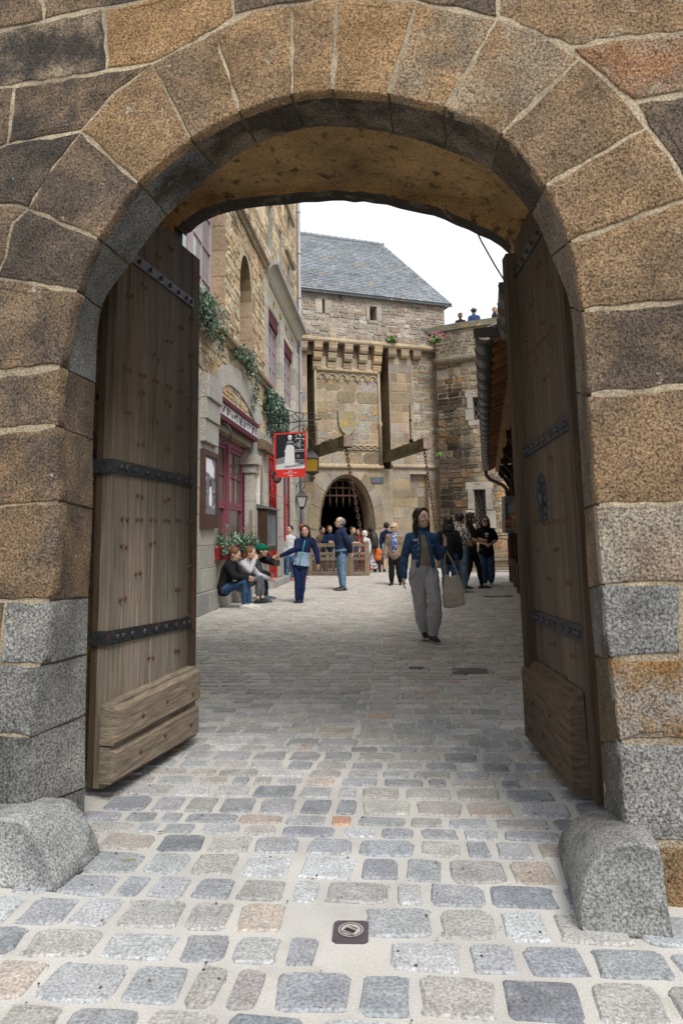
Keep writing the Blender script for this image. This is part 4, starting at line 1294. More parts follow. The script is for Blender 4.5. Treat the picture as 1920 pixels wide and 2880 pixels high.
# figure: bodice, sleeves, apron, head
pq([(805, 1243), (810, 1239), (822, 1239), (827, 1242), (829, 1255), (829, 1268), (825, 1270), (825, 1254), (823, 1264), (806, 1264), (805, 1256), (803, 1268), (800.5, 1268), (802, 1254)], .0052, (.07, .08, .085))
pq([(807, 1246), (824, 1245), (822, 1241), (809, 1241)], .0056, (.25, .28, .28))
pq([(807, 1252), (816, 1251), (824, 1253), (827, 1258), (829, 1300), (827, 1307), (815, 1310), (802, 1306), (800, 1300), (803, 1262)], .006, (.63, .63, .64))
pq([(815, 1253), (816, 1253), (816, 1305), (815, 1305)], .0063, (.5, .5, .52))
pq([(809.5, 1228), (812, 1224.5), (817, 1224), (821, 1227), (820.5, 1232), (818, 1238), (813, 1238), (810.5, 1234)], .006, (.55, .55, .55))
pq([(809.5, 1228), (812, 1224), (817, 1223.4), (821.5, 1227), (817, 1228), (812, 1228.5)], .0064, (.75, .75, .76))
for x in (812.7, 817): pq([(x - .8, 1230), (x + .8, 1230), (x + .8, 1231.6), (x - .8, 1231.6)], .0066, (.08, .08, .08))
pq([(813, 1234.6), (817, 1234.4), (816.5, 1235.5), (813.5, 1235.6)], .0066, (.12, .12, .12))
pq([(799.5, 1267), (802.5, 1267), (802.5, 1272), (800, 1272)], .006, (.6, .6, .6)); pq([(826, 1267), (829, 1267), (829, 1271), (827, 1271)], .006, (.6, .6, .6))
m.build('picture', 'print', hsg)
def facing(v, sz=1.0, roll=0.0):
    return Matrix.Translation(v) @ Matrix.Rotation(R(90), 4, 'X') @ Matrix.Rotation(roll, 4, 'Z')
text('LA MÈRE POULARD', .040, facing(SV(816, 1330.5, -.005), roll=R(2)), 'white_ink', hsg, extrude=.001)
text('1888', .06, facing(SV(816, 1337.5, -.005), roll=R(2)), 'white_ink', hsg, extrude=.001)
m = MB()
for A, B in (((811, 1328), (816, 1322.5)), ((816, 1322.5), (822, 1327)), ((811, 1328), (813, 1328.4))):
    m.bar(SV(*A, -.004), SV(*B, -.004), .006, .009, (.8, .8, .8))
m.build('emblem', 'print', hsg)
m = MB(); m.tube([SV(782, 1219, .015), SV(782, 1207, .015)], .006, 5); m.tube([SV(855, 1214, .015), SV(855, 1198, .015)], .006, 5); m.build('hook', 'iron', hsg)

def lantern(name, ctr, hh, wt, wb, label, glassc, group, cap=True, hang=None):
    o = thing(name, ctr - UZ * hh, label, 'lantern', group)
    m = MB()
    c = ctr
    def ringp(w_, z): return [c + Vector((sx * w_, sy * w_, z)) for sx, sy in ((-1, -1), (1, -1), (1, 1), (-1, 1))]
    t, b = ringp(wt, hh * .35), ringp(wb, -hh * .5)
    for i in range(4):
        m.bar(t[i], b[i], .022, .022); m.bar(t[i], t[(i + 1) % 4], .024, .024); m.bar(b[i], b[(i + 1) % 4], .024, .024)
    m.build('cage', 'iron', o)
    m = MB(); m.add(t + b, [(0, 1, 5, 4), (1, 2, 6, 5), (2, 3, 7, 6), (3, 0, 4, 7)], glassc); m.build('glass', 'glass', o)
    m = MB()
    r1, r2, r3 = ringp(wt * 1.12, hh * .37), ringp(wt * .75, hh * .62), ringp(wt * .12, hh * .9)
    V = r1 + r2 + r3; F = []
    for q_ in range(2):
        for i in range(4): F.append((q_ * 4 + i, q_ * 4 + (i + 1) % 4, q_ * 4 + 4 + (i + 1) % 4, q_ * 4 + 4 + i))
    F += [(3, 2, 1, 0), (8, 9, 10, 11)]
    m.add(V, F); m.build('roof', 'iron', o)
    m = MB(); m.add(ringp(wb * 1.1, -hh * .5) + ringp(wb * .25, -hh * .72), [(0, 1, 5, 4), (1, 2, 6, 5), (2, 3, 7, 6), (3, 0, 4, 7), (4, 5, 6, 7), (3, 2, 1, 0)]); m.build('foot', 'iron', o)
    if hang:
        m = MB()
        for h_ in hang: m.tube(h_, .014, 6)
        m.build('hanger', 'iron', o)
    return o
lantern('wall_lantern', at_y(877, 1306, 18.3), .42, .17, .165, 'black lantern with amber glass hanging right of the red sign', (.26, .17, .02), 'lanterns along the street',
        hang=[[at_y(877, 1266, 18.3), at_y(877, 1240, 18.0)], spiral(at_y(877, 1348, 18.3), .07, 1.2, Vector((1, 0, 0)), UZ, 16), [at_y(870, 1340, 18.3), at_y(877, 1352, 18.3)], [at_y(884, 1340, 18.3), at_y(877, 1352, 18.3)]])
lantern('wall_lantern', at_y(780, 1342, 18.6), .24, .11, .07, 'small black lantern with clear glass peeping out under the red sign', (.45, .42, .38), 'lanterns along the street',
        hang=[[at_y(780, 1330, 18.6), at_y(765, 1320, 18.6), at_y(758, 1330, 18.6)]])
lq = at_y(849, 1409, 23.0)
lantern('wall_lantern', lq, .40, .17, .09, 'black lantern on a curled arm beside the downpipe', (.42, .42, .40), 'lanterns along the street',
        hang=[spiral(lq + Vector((0, 0, .52)), .16, -1.3, Vector((1, 0, 0)), UZ, 24, 3.4, .05), [lq + Vector((-.20, .3, .28)), lq + Vector((-.2, .1, .5)), lq + Vector((-.16, 0, .5))], [lq + Vector((0, 0, .38)), lq + Vector((0, 0, .3))]])
gb = thing('junction_box', L.p(5.3, .1, 0), 'small grey plastic socket box on the ground against the pier beside the crouching man', 'socket box')
a = ground_at(756, 1655)
GF = Frame((a.x - .1, a.y), (.08, 1))
m = MB(); m.bevbox(GF, -.06, .06, -.05, .09, .02, .27, (.33, .34, .35), .02); m.build('box', 'matt_paint', gb)
m = MB(); m.bevbox(GF, -.05, .05, .09, .15, .05, .2, (.22, .23, .24), .02); m.build('socket', 'matt_paint', gb)
tag(MB().tube([L.p(5.35, .05, 3.3), L.p(5.1, .08, 2.2), L.p(5.2, .06, 1.5), L.p(5.25, .05, 1.0), (a.x - .05, a.y, .5), (a.x - .05, a.y, .25)], .012, 5, (.04, .04, .04)).build('cable', 'matt_paint'), 'black electric cable running down the granite pier into the grey box', 'cable')
# ================================================================== the inner gatehouse at the end of the street
K = Frame((-1.73, 25.5), (5.68, 2.1))
kg = thing('gatehouse', (.2, 26.2, 0), 'tan stone gatehouse with a steep slate roof, carved shield and dark arched gateway', 'gatehouse')
AT = [(.36, .27, .17), (.34, .27, .185), (.29, .23, .16), (.38, .295, .19), (.32, .28, .225), (.26, .205, .14), (.40, .32, .23), (.33, .295, .25)]
RB = [(.38, .33, .27), (.43, .38, .31), (.31, .27, .225), (.40, .33, .26), (.35, .29, .24), (.46, .42, .36), (.33, .25, .19), (.27, .24, .205)]
KW, KE = -3.2, 6.45
SL1, SL2 = (.48, .76), (3.50, 3.93)
A0, A1, ASP = .87, 3.17, 1.55
ac = (A0 + A1) / 2
arch = [(A0, 0), (A0, .8), (A0, ASP)] + [(ac - 1.15 * math.cos(math.pi * k / 18), ASP + 2.12 * math.sin(math.pi * k / 18) ** .9) for k in range(1, 18)] + [(A1, ASP), (A1, .8), (A1, 0)]
NICHE = (4.72, 5.52, .6, 3.72)
slit_s, slit_z = K.px(1153, 1190)
KH = [(SL1[0], SL1[1], 3.9, 8.78), (SL2[0], SL2[1], 3.9, 8.78), (.25, 3.75, 0, 3.9), NICHE, (slit_s - .035, slit_s + .035, slit_z - .7, slit_z + .75)]
sw = (K.px(1034, 880)[0], K.px(1052, 880)[0], K.px(1040, 905)[1], K.px(1040, 867)[1])
sl_ = (K.px(901.5, 866)[0], K.px(907.5, 866)[0], K.px(905, 886)[1], K.px(905, 846)[1])
KH2 = [sw, sl_]
m = MB()
MK = (.40, .33, .24)
wallgrid(m, K, KW, KE, 0, 8.8, -.9, -.0, KH, MK)
wallgrid(m, K, KW, KE, 8.8, 10.92, -.9, .20, KH2, (.36, .32, .27))
m.box(K, KW, KE, -7.5, -.905, 3.9, 10.9, (.1, .09, .08)); m.box(K, KW, .25, -7.5, -.905, 0, 3.9, (.1, .09, .08)); m.box(K, 3.75, KE, -7.5, -.905, 0, 3.9, (.1, .09, .08))
arch_sheet(m, K, arch, -.002, (.25, 3.75, 0, 3.9), MK)
m.build('wall', 'wall_mortar', kg)
m = MB()
inr = [(ac + (s - ac) * .90, z if z < 1 else z - .1 * (z - 1) / 2.6) for s, z in arch]
V = []
prof = [(0, arch), (-.12, [(ac + (s - ac) * .965, z if z < 1 else z - .05) for s, z in arch]), (-.14, inr), (-.9, inr)]
for t, P_ in prof: V += [K.p(s, t, z) for s, z in P_]
n = len(arch)
m.add(V, [(k * n + i, k * n + i + 1, (k + 1) * n + i + 1, (k + 1) * n + i) for k in range(3) for i in range(n - 1)], (.26, .20, .13), None, True)
m.build('arch_reveal', 'ashlar', kg)
m = MB()
V = []
for t in (-.9, -7.4): V += [K.p(s, t, z) for s, z in inr]
m.add(V, [(i, i + 1, n + i + 1, n + i) for i in range(n - 1)] + [tuple(range(n, 2 * n))], (.02, .02, .02))
m.build('passage', 'dark', kg)  # near-black colour stands in for the unlit depth of the tunnel
# arch stones
exr = [(ac + (s - ac) * 1.36, z if z < 1 else 1 + (z - 1) * 1.13) for s, z in arch]
ks = [2, 4, 6, 8, 10, 12, 14, 16, 18, 20]
for a, b in zip(ks[:-1], ks[1:]):
    m = MB()
    q2d = arch[a:b + 1] + exr[a:b + 1][::-1]
    gx, gz = sum(q[0] for q in q2d) / len(q2d), sum(q[1] for q in q2d) / len(q2d)
    q2d = [(gx + (s - gx) * .965, gz + (z - gz) * .965) for s, z in q2d]
    m.prism([K.p(s, .02, z) for s, z in q2d], [K.p(s, -.1, z) for s, z in q2d], vary(RNG.choice(AT), .1))
    m.build('voussoir', 'ashlar', kg)
exp_ = exr
a_skip = lambda s, z: inside((s, z), exp_) or (A0 - .25 < s < A1 + .25 and z < ASP)
# ashlar below, panel between the slots, rubble to the right and above
cA_ = courses(KW, 3.48, 0, 3.86, (.34, .5), (.5, .95), [], .022, .0, a_skip)
cB_ = courses(3.95, 6.4, 0, 3.86, (.32, .48), (.42, .8), [NICHE], .022, .0)
cC_ = courses(.80, 3.46, 4.05, 7.42, (.22, .5), (.35, .9), [], .022, .12)
cD_ = courses(3.95, 4.95, 4.05, 8.2, (.3, .5), (.3, .6), [(slit_s - .06, slit_s + .06, slit_z - .7, slit_z + .75)], .022, .0)
cE_ = courses(KW, .46, 4.05, 8.2, (.35, .55), (.4, .8), [], .022, .0)
cF_ = courses(4.97, 6.4, 4.05, 8.6, (.14, .32), (.2, .5), [], .03, .6)
cG_ = courses(KW, KE, 8.98, 10.85, (.12, .27), (.18, .5), [(a - .16, b + .16, c - .1, d + .14) for a, b, c, d in KH2], .03, .6)
for outl, mt, pal, lim in ((cA_, 'ashlar', AT, 40), (cB_, 'ashlar', AT, 35), (cC_, 'lichen_stone', AT, 45), (cD_, 'ashlar', AT, 25), (cE_, 'ashlar', AT, 8), (cF_, 'rubble', RB + AT[:3], 50)):
    lay(outl, K.p, kg, mt, pal, (.004, .02), .012, lim, back=-.03, key=lambda q: -(q[1][0] - q[0][0]) if q[0][0] > -.2 else 5)
def PU(s, t, z): return K.p(s, t + .20, z)
lay(cG_, PU, kg, 'rubble', RB, (.004, .035), .016, 80, back=-.03, key=lambda q: -abs((q[1][0] - q[0][0]) * (q[3][1] - q[0][1])) if q[0][0] > -.2 else 5)
lay(courses(NICHE[0], NICHE[1], .6, 3.72, (.4, .5), (.3, .5), [], .02), lambda s, t, z: K.p(s, t - .28, z), kg, 'ashlar', AT, (.0, .01), .01, 20)
m = MB(); m.box(K, NICHE[0], NICHE[1], -.5, -.30, .6, 3.72, MK); m.build('niche_back', 'wall_mortar', kg)
# slots: pale dressed sides
for s0, s1 in (SL1, SL2):
    z = 4.0
    while z < 8.6:
        h_ = RNG.uniform(.4, .6)
        m = MB(); m.box(K, s1 - .015, s1 + .05, -.85, -.01, z + .01, min(8.75, z + h_) - .01, vary((.24, .18, .11), .15)); m.build('slot_stone', 'ashlar', kg)
        z += h_
# dressed surrounds of the two small openings, dark inside
for a, b, c, d in KH2:
    m = MB(); m.box(K, a - .05, b + .05, -.6, -.4, c - .05, d + .05, (.01, .01, .01)); m.build('dark_opening', 'dark', kg)
for s0, s1, z0, z1 in ((sw[0] - .16, sw[0] - .01, sw[2] - .02, sw[3]), (sw[1] + .01, sw[1] + .22, sw[2] - .02, sw[3]), (sw[0] - .18, sw[1] + .2, sw[3], sw[3] + .18), (sw[0] - .1, sw[1] + .1, sw[2] - .14, sw[2] - .02),
                       (sl_[0] - .3, sl_[0] - .01, sl_[2], sl_[3]), (sl_[1] + .01, sl_[1] + .3, sl_[2], sl_[3])):
    m = MB(); m.bevbox(K, s0, s1, .15, .235, z0, z1, vary((.38, .34, .28), .08), .012); m.build('window_stone', 'ashlar', kg)
m = MB(); m.box(K, slit_s - .1, slit_s + .1, -.6, -.3, slit_z - .9, slit_z + .9, (.01, .01, .01)); m.build('dark_opening', 'dark', kg)
m = MB(); m.ball(K.p(slit_s, .012, slit_z - .74), (.10, .03, .10), (.012, .011, .01), 10, 6); m.ball(K.p(slit_s, .012, slit_z + .12), (.06, .03, .05), (.012, .011, .01), 8, 5); m.build('arrow_slit', 'dark', kg)
# mouldings
def kmould(prof, s0, s1, z, name, mt, c, t0=0.0):
    m = MB(); m.prism([K.p(s0, t + t0, z + q) for t, q in prof], [K.p(s1, t + t0, z + q) for t, q in prof], c); return m.build(name, mt, kg)
kmould([(-.1, 0), (.24, 0), (.31, .03), (.34, .09), (.31, .16), (.22, .24), (-.1, .24)], KW, 6.15, 8.76, 'string_course', 'lichen_stone', (.40, .32, .22))
kmould([(-.1, -.02), (.08, .02), (.13, .06), (.13, .12), (.02, .22), (-.1, .22)], .55, 3.55, 3.86, 'string_course', 'lichen_stone', (.42, .33, .22))
kmould([(-.1, 0), (.08, .02), (.12, .06), (.11, .12), (.02, .18), (-.1, .18)], 3.95, 6.42, 3.92, 'string_course', 'ashlar', (.40, .33, .23))
kmould([(-.1, 0), (.06, .0), (.13, .05), (.13, .10), (.04, .2), (-.1, .2)], .86, 3.40, 7.66, 'string_course', 'lichen_stone', (.44, .35, .23))
# corbels
for i, x in enumerate((852, 893, 934, 978, 1020, 1060.5, 1101.6, 1137, 1170.5)):
    s = K.px(x, 985, .2)[0]
    o = MB()
    c = vary(RNG.choice(AT[:4]), .1)
    steps = [(8.42, 8.76, .34), (8.06, 8.38, .24), (7.70, 8.02, .13)] if 1 <= i <= 5 else [(8.38, 8.76, .26)]
    for z0, z1, t in steps:
        w_ = .17
        o.prism([K.p(s - w_, -.05, z1), K.p(s - w_, t, z1), K.p(s - w_, t, z0 + .12), K.p(s - w_, t - .05, z0 + .03), K.p(s - w_, t - .12, z0), K.p(s - w_, -.05, z0)],
                [K.p(s + w_, -.05, z1), K.p(s + w_, t, z1), K.p(s + w_, t, z0 + .12), K.p(s + w_, t - .05, z0 + .03), K.p(s + w_, t - .12, z0), K.p(s + w_, -.05, z0)], vary(c, .08))
        o.box(K, s - w_ - .012, s + w_ + .012, .0, t + .012, z1 - .06, z1 - .005, c)
    o.build('corbel', 'ashlar', kg)
# thin dark slabs between the corbels, the shade there put into their colour
for a, b in ((860, 884), (903, 925), (944, 967), (988, 1010), (1031, 1051)):
    m = MB(); m.box(K, K.px(a, 985, .1)[0], K.px(b, 985, .1)[0], .004, .02, 8.3, 8.74, (.16, .12, .08)); m.build('pocket', 'ashlar', kg)
# tracery band, slender shafts, twisted band
m = MB()
n_ = 6; w0 = 2.56 / n_
for k in range(n_):
    c = .86 + w0 * (k + .5)
    pts = [K.p(c - w0 / 2, .03, 7.28), K.p(c - w0 * .40, .035, 7.46), K.p(c - w0 * .2, .04, 7.56), K.p(c, .04, 7.60), K.p(c + w0 * .2, .04, 7.56), K.p(c + w0 * .40, .035, 7.46), K.p(c + w0 / 2, .03, 7.28)]
    m.tube(pts, .028, 6, (.44, .36, .24))
    for sg in (-1, 1):
        m.tube([K.p(c + sg * w0 * .42, .03, 7.42), K.p(c + sg * w0 * .2, .04, 7.38), K.p(c + sg * w0 * .12, .03, 7.47)], .02, 5, (.44, .36, .24))
m.build('tracery', 'lichen_stone', kg)
for s in (.80, 3.46):
    m = MB(); m.tube([K.p(s, .05, 4.08), K.p(s, .05, 5.55), K.p(s, .07, 5.65), K.p(s, .04, 5.8), K.p(s, .04, 7.7)], [.075, .06, .095, .06, .05], 8, (.36, .30, .21)); m.build('shaft', 'ashlar', kg)
for q_ in range(3):
    pts = [K.p(.95 + i * .11, .05 + .03 * math.sin(i * .8 + q_ * 2), 4.72 + .09 * math.sin(i * .8 + q_ * 2.1)) for i in range(23)]
    m = MB(); m.tube(pts, .05, 6, (.38, .30, .2)); m.build('twisted_band', 'ashlar', kg)
# shield
sh = [(-.36, 6.1), (-.2, 6.13), (0, 6.1), (.2, 6.13), (.36, 6.1), (.36, 5.75), (.32, 5.5), (.2, 5.3), (0, 5.15), (-.2, 5.3), (-.32, 5.5), (-.36, 5.75)]
ss_ = K.px(974, 1185)[0]
m = MB()
m.prism([K.p(ss_ + a, .11, b) for a, b in sh], [K.p(ss_ + a * 1.05, -.02, b) for a, b in sh], (.33, .29, .21))
m.build('shield', 'ashlar', kg)
m = MB()
for k in range(26):
    a, b = RNG.uniform(-.2, .22), RNG.uniform(5.5, 6.0)
    r_ = RNG.uniform(.02, .06)
    if abs(a) < .25: m.add([K.p(ss_ + a + r_ * math.cos(q_ * 1.05) * RNG.uniform(.6, 1.1), .113 + k * .0002, b + r_ * math.sin(q_ * 1.05) * RNG.uniform(.6, 1.1)) for q_ in range(6)], [tuple(range(6))], vary((.52, .30, .02), .15))
m.build('lichen', 'matt_paint', kg, 'stuff')
m = MB(); m.bevbox(K, K.px(1042, 1350)[0], K.px(1077, 1350)[0], .02, .06, K.px(1060, 1359)[1], K.px(1060, 1342)[1], (.10, .115, .14), .01); m.build('plaque', 'leather', kg)
# portcullis
pc = MB()
for k in range(9):
    s = A0 + .1 + k * .27
    pc.bar(K.p(s, -.5, 2.78 - .16), K.p(s, -.5, 3.9), .05, .05, (.1, .06, .04))
    pc.add([K.p(s - .03, -.5, 2.62), K.p(s + .03, -.5, 2.62), K.p(s, -.5, 2.42), K.p(s, -.46, 2.62)], [(0, 1, 2), (0, 3, 2), (3, 1, 2)])
for z in (2.88, 3.18, 3.48): pc.bar(K.p(A0, -.47, z), K.p(A1, -.47, z), .06, .06)
pc.build('portcullis', 'rust', kg)
# roof of slates
t_e, z_e = .42, 10.80
t_r = -4.6
z_r = K.px(1078, 690, t_r)[1]; s_r = K.px(1078, 690, t_r)[0]
s_e = 6.72
roofP = lambda s, u: K.p(s, t_e + (t_r - t_e) * u, z_e + (z_r - z_e) * u)
m = MB()
m.add([roofP(-4, 0) - UZ * .03, roofP(s_e, 0) - UZ * .03, roofP(s_r, 1) - UZ * .03, roofP(-4, 1) - UZ * .03], [(0, 1, 2, 3)], (.1, .11, .12))
m.add([roofP(s_e, 0) - UZ * .03, K.p(s_e, -9.6, z_e), roofP(s_r, 1) - UZ * .03], [(0, 1, 2)], (.13, .14, .15))
m.add([roofP(-4, 0) - UZ * .03, K.p(-4, t_e, z_e - .1), K.p(s_e, t_e, z_e - .1), roofP(s_e, 0) - UZ * .03], [(0, 1, 2, 3)], (.06, .065, .07))
m.add([K.p(-4, t_e, z_e - .1), K.p(s_e, t_e, z_e - .1), K.p(s_e, .1, z_e - .02), K.p(-4, .1, z_e - .02)], [(0, 1, 2, 3)], (.1, .08, .06))
roof = m.build('roof', 'slate', kg)
slen = math.hypot(t_r - t_e, z_r - z_e)
nrow = 38
SLT = [(.20, .225, .25), (.175, .20, .225), (.225, .245, .265), (.15, .17, .19), (.20, .21, .22)]
rest = MB(); cnt = 0
un = (roofP(0, 1) - roofP(0, 0)).normalized(); nn = K.d.cross(un).normalized()
if nn.z < 0: nn = -nn
for r_ in range(nrow):
    u0, u1 = r_ / nrow, min(1.0, (r_ + 1.35) / nrow)
    smax = s_e + (s_r - s_e) * (r_ / nrow)
    s = -1.2 - (r_ % 2) * .13
    while s < smax:
        wd = RNG.uniform(.20, .28)
        b = min(s + wd, smax)
        if b - s > .05:
            p0, p1, p2, p3 = roofP(s + .006, u0), roofP(b - .006, u0), roofP(min(b - .006, s_e + (s_r - s_e) * u1), u1), roofP(min(s + .006, s_e + (s_r - s_e) * u1), u1)
            lift = nn * (.03 + jit(.006))
            low = nn * .002
            mb_ = MB() if cnt < 300 else rest
            mb_.hexa([p0 + low, p1 + low, p2, p3, p0 + lift, p1 + lift, p2 + nn * .008, p3 + nn * .008], vary(RNG.choice(SLT), .1))
            if cnt < 300: mb_.build('slate', 'slate', kg)
            cnt += 1
        s += wd
rest.build('slate', 'slate', kg, 'stuff')
m = MB()
k = -1.2
while k < s_r:
    m.box(K, k, min(s_r, k + .3), t_r - .09, t_r + .09, z_r - .03, z_r + .07, vary((.24, .26, .28), .08))
    m.ball(K.p(k, t_r, z_r + .10), (.035, .035, .05), (.1, .1, .11), 6, 4)
    k += .31
m.build('ridge_tile', 'slate', kg)

# drawbridge beams with their chains
def chain(name, a, b, label, n=None):
    o = thing(name, b, label, 'chain', 'drawbridge chains')
    a, b = Vector(a), Vector(b)
    d = (b - a); Ln = d.length; d.normalize()
    n = int(Ln / .115)
    x = d.cross(Vector((0, 1, 0))).normalized(); y = d.cross(x)
    for k in range(n):
        c = a + d * (Ln * (k + .5) / n)
        u = x if k % 2 else y
        pts = []
        for q_ in range(9):
            an = 2 * math.pi * q_ / 8
            pts.append(c + d * (.088 * math.cos(an)) + u * (.046 * math.sin(an)))
        m = MB(); m.tube(pts, .017, 5, caps=False); m.build('link', 'rust', o)
    return o
for i, (s, tlen, zz, end, bot, lab, lab2) in enumerate((
        (.62, 3.95, 4.45, (983, 1240), (1020, 1527), 'mossy drawbridge beam with white marks jutting out over the shield side, left of the pair', 'rusty chain hanging from the left mossy beam down to the wooden barrier'),
        (3.72, 3.5, 4.35, (1207, 1247), (1232, 1530), 'mossy drawbridge beam jutting out beside the arrow slit', 'rusty chain hanging from the beam beside the arrow slit'))):
    o = thing('drawbridge_beam', K.p(s, .0, zz - .2), lab, 'beam', 'drawbridge beams')
    zend = at_y(end[0], end[1], K.p(s, tlen, 0).y).z
    A = K.p(s, -.6, zz); B = K.p(s, tlen, zend)
    m = MB(); m.bar(A, B, .32, .36, (.15, .125, .07)); m.build('timber', 'beam_wood', o)
    dd = (B - A).normalized()
    m = MB(); m.bar(B - dd * .02, B + dd * .05, .335, .375, (.30, .22, .18)); m.build('end_grain', 'beam_wood', o)
    m = MB(); m.bar(B - dd * .42, B - dd * .30, .345, .385); m.bar(B - dd * .08, B - dd * .03, .35, .39); m.build('iron_band', 'rust', o)
    bt = at_y(bot[0], bot[1], 22.6 if i == 0 else 23.6)
    top = B - dd * .25 - UZ * .2
    chain('chain', top, bt, lab2)
pg = thing('pigeon', at_y(920, 1256, 24.0), 'dark pigeon sitting on the left mossy drawbridge beam', 'pigeon')
c = at_y(920, 1244, 23.7)
m = MB(); m.ball(c, (.13, .09, .08), (.06, .065, .08), 8, 6); m.ball(c + Vector((.10, 0, .09)), .05, (.05, .055, .07), 7, 5); m.tube([c + Vector((-.1, 0, 0)), c + Vector((-.22, 0, -.03))], [.05, .03], 6, (.05, .05, .06)); m.tube([c + Vector((.14, 0, .09)), c + Vector((.18, 0, .08))], [.012, .004], 5, (.1, .1, .1)); m.build('body', 'cloth', pg)

# ================================================================== round bastion on the right
TC, TR_ = Vector((8.02, 32.6, 0)), 6.95
def TPm(s, t, z):
    a = s / TR_; r_ = TR_ + t + max(0, 8 - z) * .022
    return Vector((TC.x + r_ * math.sin(a), TC.y - r_ * math.cos(a), z))
def tow(x, y, dr=.05):
    d = ray(x, y); rr = TR_ + dr
    ox, oy = -TC.x, -TC.y
    A = d.x ** 2 + d.y ** 2; B = 2 * (ox * d.x + oy * d.y); Cc = ox * ox + oy * oy - rr * rr
    k = (-B - math.sqrt(max(0, B * B - 4 * A * Cc))) / (2 * A)
    q_ = CO + d * k
    return (TR_ * math.atan2(q_.x - TC.x, -(q_.y - TC.y)), q_.z)
bas = thing('bastion', (7.5, 24, 0), 'round rubble stone bastion with black water stains and a walkway where people lean', 'bastion')
zcop = tow(1400, 893)[1]; zcord = tow(1337, 1003)[1]
w1 = (tow(1329, 1150)[0], tow(1329, 1150)[0] + .75, tow(1335, 1181)[1], tow(1335, 1117)[1])
w2 = (tow(1333, 1430, .1)[0], tow(1366, 1430, .1)[0], tow(1350, 1487, .1)[1], tow(1350, 1377, .1)[1])
TS0 = tow(1232, 1200)[0]
TSS = tow(1272, 1250)[0]
def tgrid(mb, s0, s1, z0, z1, t0, t1, holes, c, n=26):
    S = sorted({s0 + (s1 - s0) * i / n for i in range(n + 1)} | {v for h in holes for v in h[:2]})
    Z = sorted({z0, z1, z0 + (z1 - z0) * .3, z0 + (z1 - z0) * .6} | {v for h in holes for v in h[2:]})
    for i in range(len(S) - 1):
        for j in range(len(Z) - 1):
            ms, mz = (S[i] + S[i + 1]) / 2, (Z[j] + Z[j + 1]) / 2
            if any(h[0] < ms < h[1] and h[2] < mz < h[3] for h in holes): continue
            a, b, u, v = S[i], S[i + 1], Z[j], Z[j + 1]
            mb.hexa([TPm(a, t0, u), TPm(b, t0, u), TPm(b, t1, u), TPm(a, t1, u), TPm(a, t0, v), TPm(b, t0, v), TPm(b, t1, v), TPm(a, t1, v)], c(ms, mz) if callable(c) else c)
def tstain(c, s, z):
    # black water stain running down the wall near the joint with the gatehouse, and pale lime runs
    k = math.exp(-((s - TSS - .12 * math.sin(z * 1.7)) / .80) ** 2) * (1 if z < zcord - .2 else .25)
    k *= .8 + .2 * math.sin(z * 3.1)
    if RNG.random() < .12: k *= .4
    return tuple(v * (1 - .86 * k) for v in c)
m = MB(); tgrid(m, TS0, 8, 0, zcop - .25, -.55, 0, [w1, w2], lambda s, z: tuple(v * .85 + .02 for v in tstain((.36, .30, .22), s, z)), 40); m.build('wall', 'wall_mortar', bas)
m = MB(); tgrid(m, TS0 - .3, 8.1, zcop - .25, zcop, -.5, .10, [], (.20, .185, .14), 30); m.build('coping', 'lichen_stone', bas)
m = MB(); m.tube([TPm(TS0 - .1 + 8 * i / 30, .06, zcord) for i in range(31)], .17, 8, (.21, .18, .13)); m.build('roll_moulding', 'lichen_stone', bas)
V = [TPm(-10 + 20 * i / 20, -.3, zcop - 1.15) for i in range(21)] + [TC + UZ * (zcop - 1.15)]
m = MB(); m.add(V, [(i, i + 1, 21) for i in range(20)], (.3, .28, .25)); m.build('walkway', 'wall_mortar', bas)
TW = [(.38, .29, .19), (.34, .26, .18), (.30, .22, .14), (.42, .33, .23), (.26, .20, .15), (.44, .36, .26), (.40, .24, .13), (.22, .17, .13)]
tc1 = courses(TS0, 3.2, .0, zcord - .12, (.16, .36), (.22, .62), [w1, w2], .035, .4)
tc2 = courses(TS0, 3.2, zcord + .12, zcop - .28, (.10, .22), (.14, .40), [], .03, .6)
lay(tc1, TPm, bas, 'tower_stone', TW, (.005, .04), .018, 170, back=-.03, tintf=tstain, key=lambda q: -(q[1][0] - q[0][0]) * (q[3][1] - q[0][1]) if q[0][0] < .9 else 5)
lay(tc2, TPm, bas, 'tower_stone', [(.26, .21, .15), (.23, .19, .14), (.30, .25, .19), (.28, .22, .16), (.34, .29, .23)], (.005, .04), .018, 90, back=-.03, tintf=tstain, key=lambda q: -(q[1][0] - q[0][0]) if q[0][0] < .9 else 5)
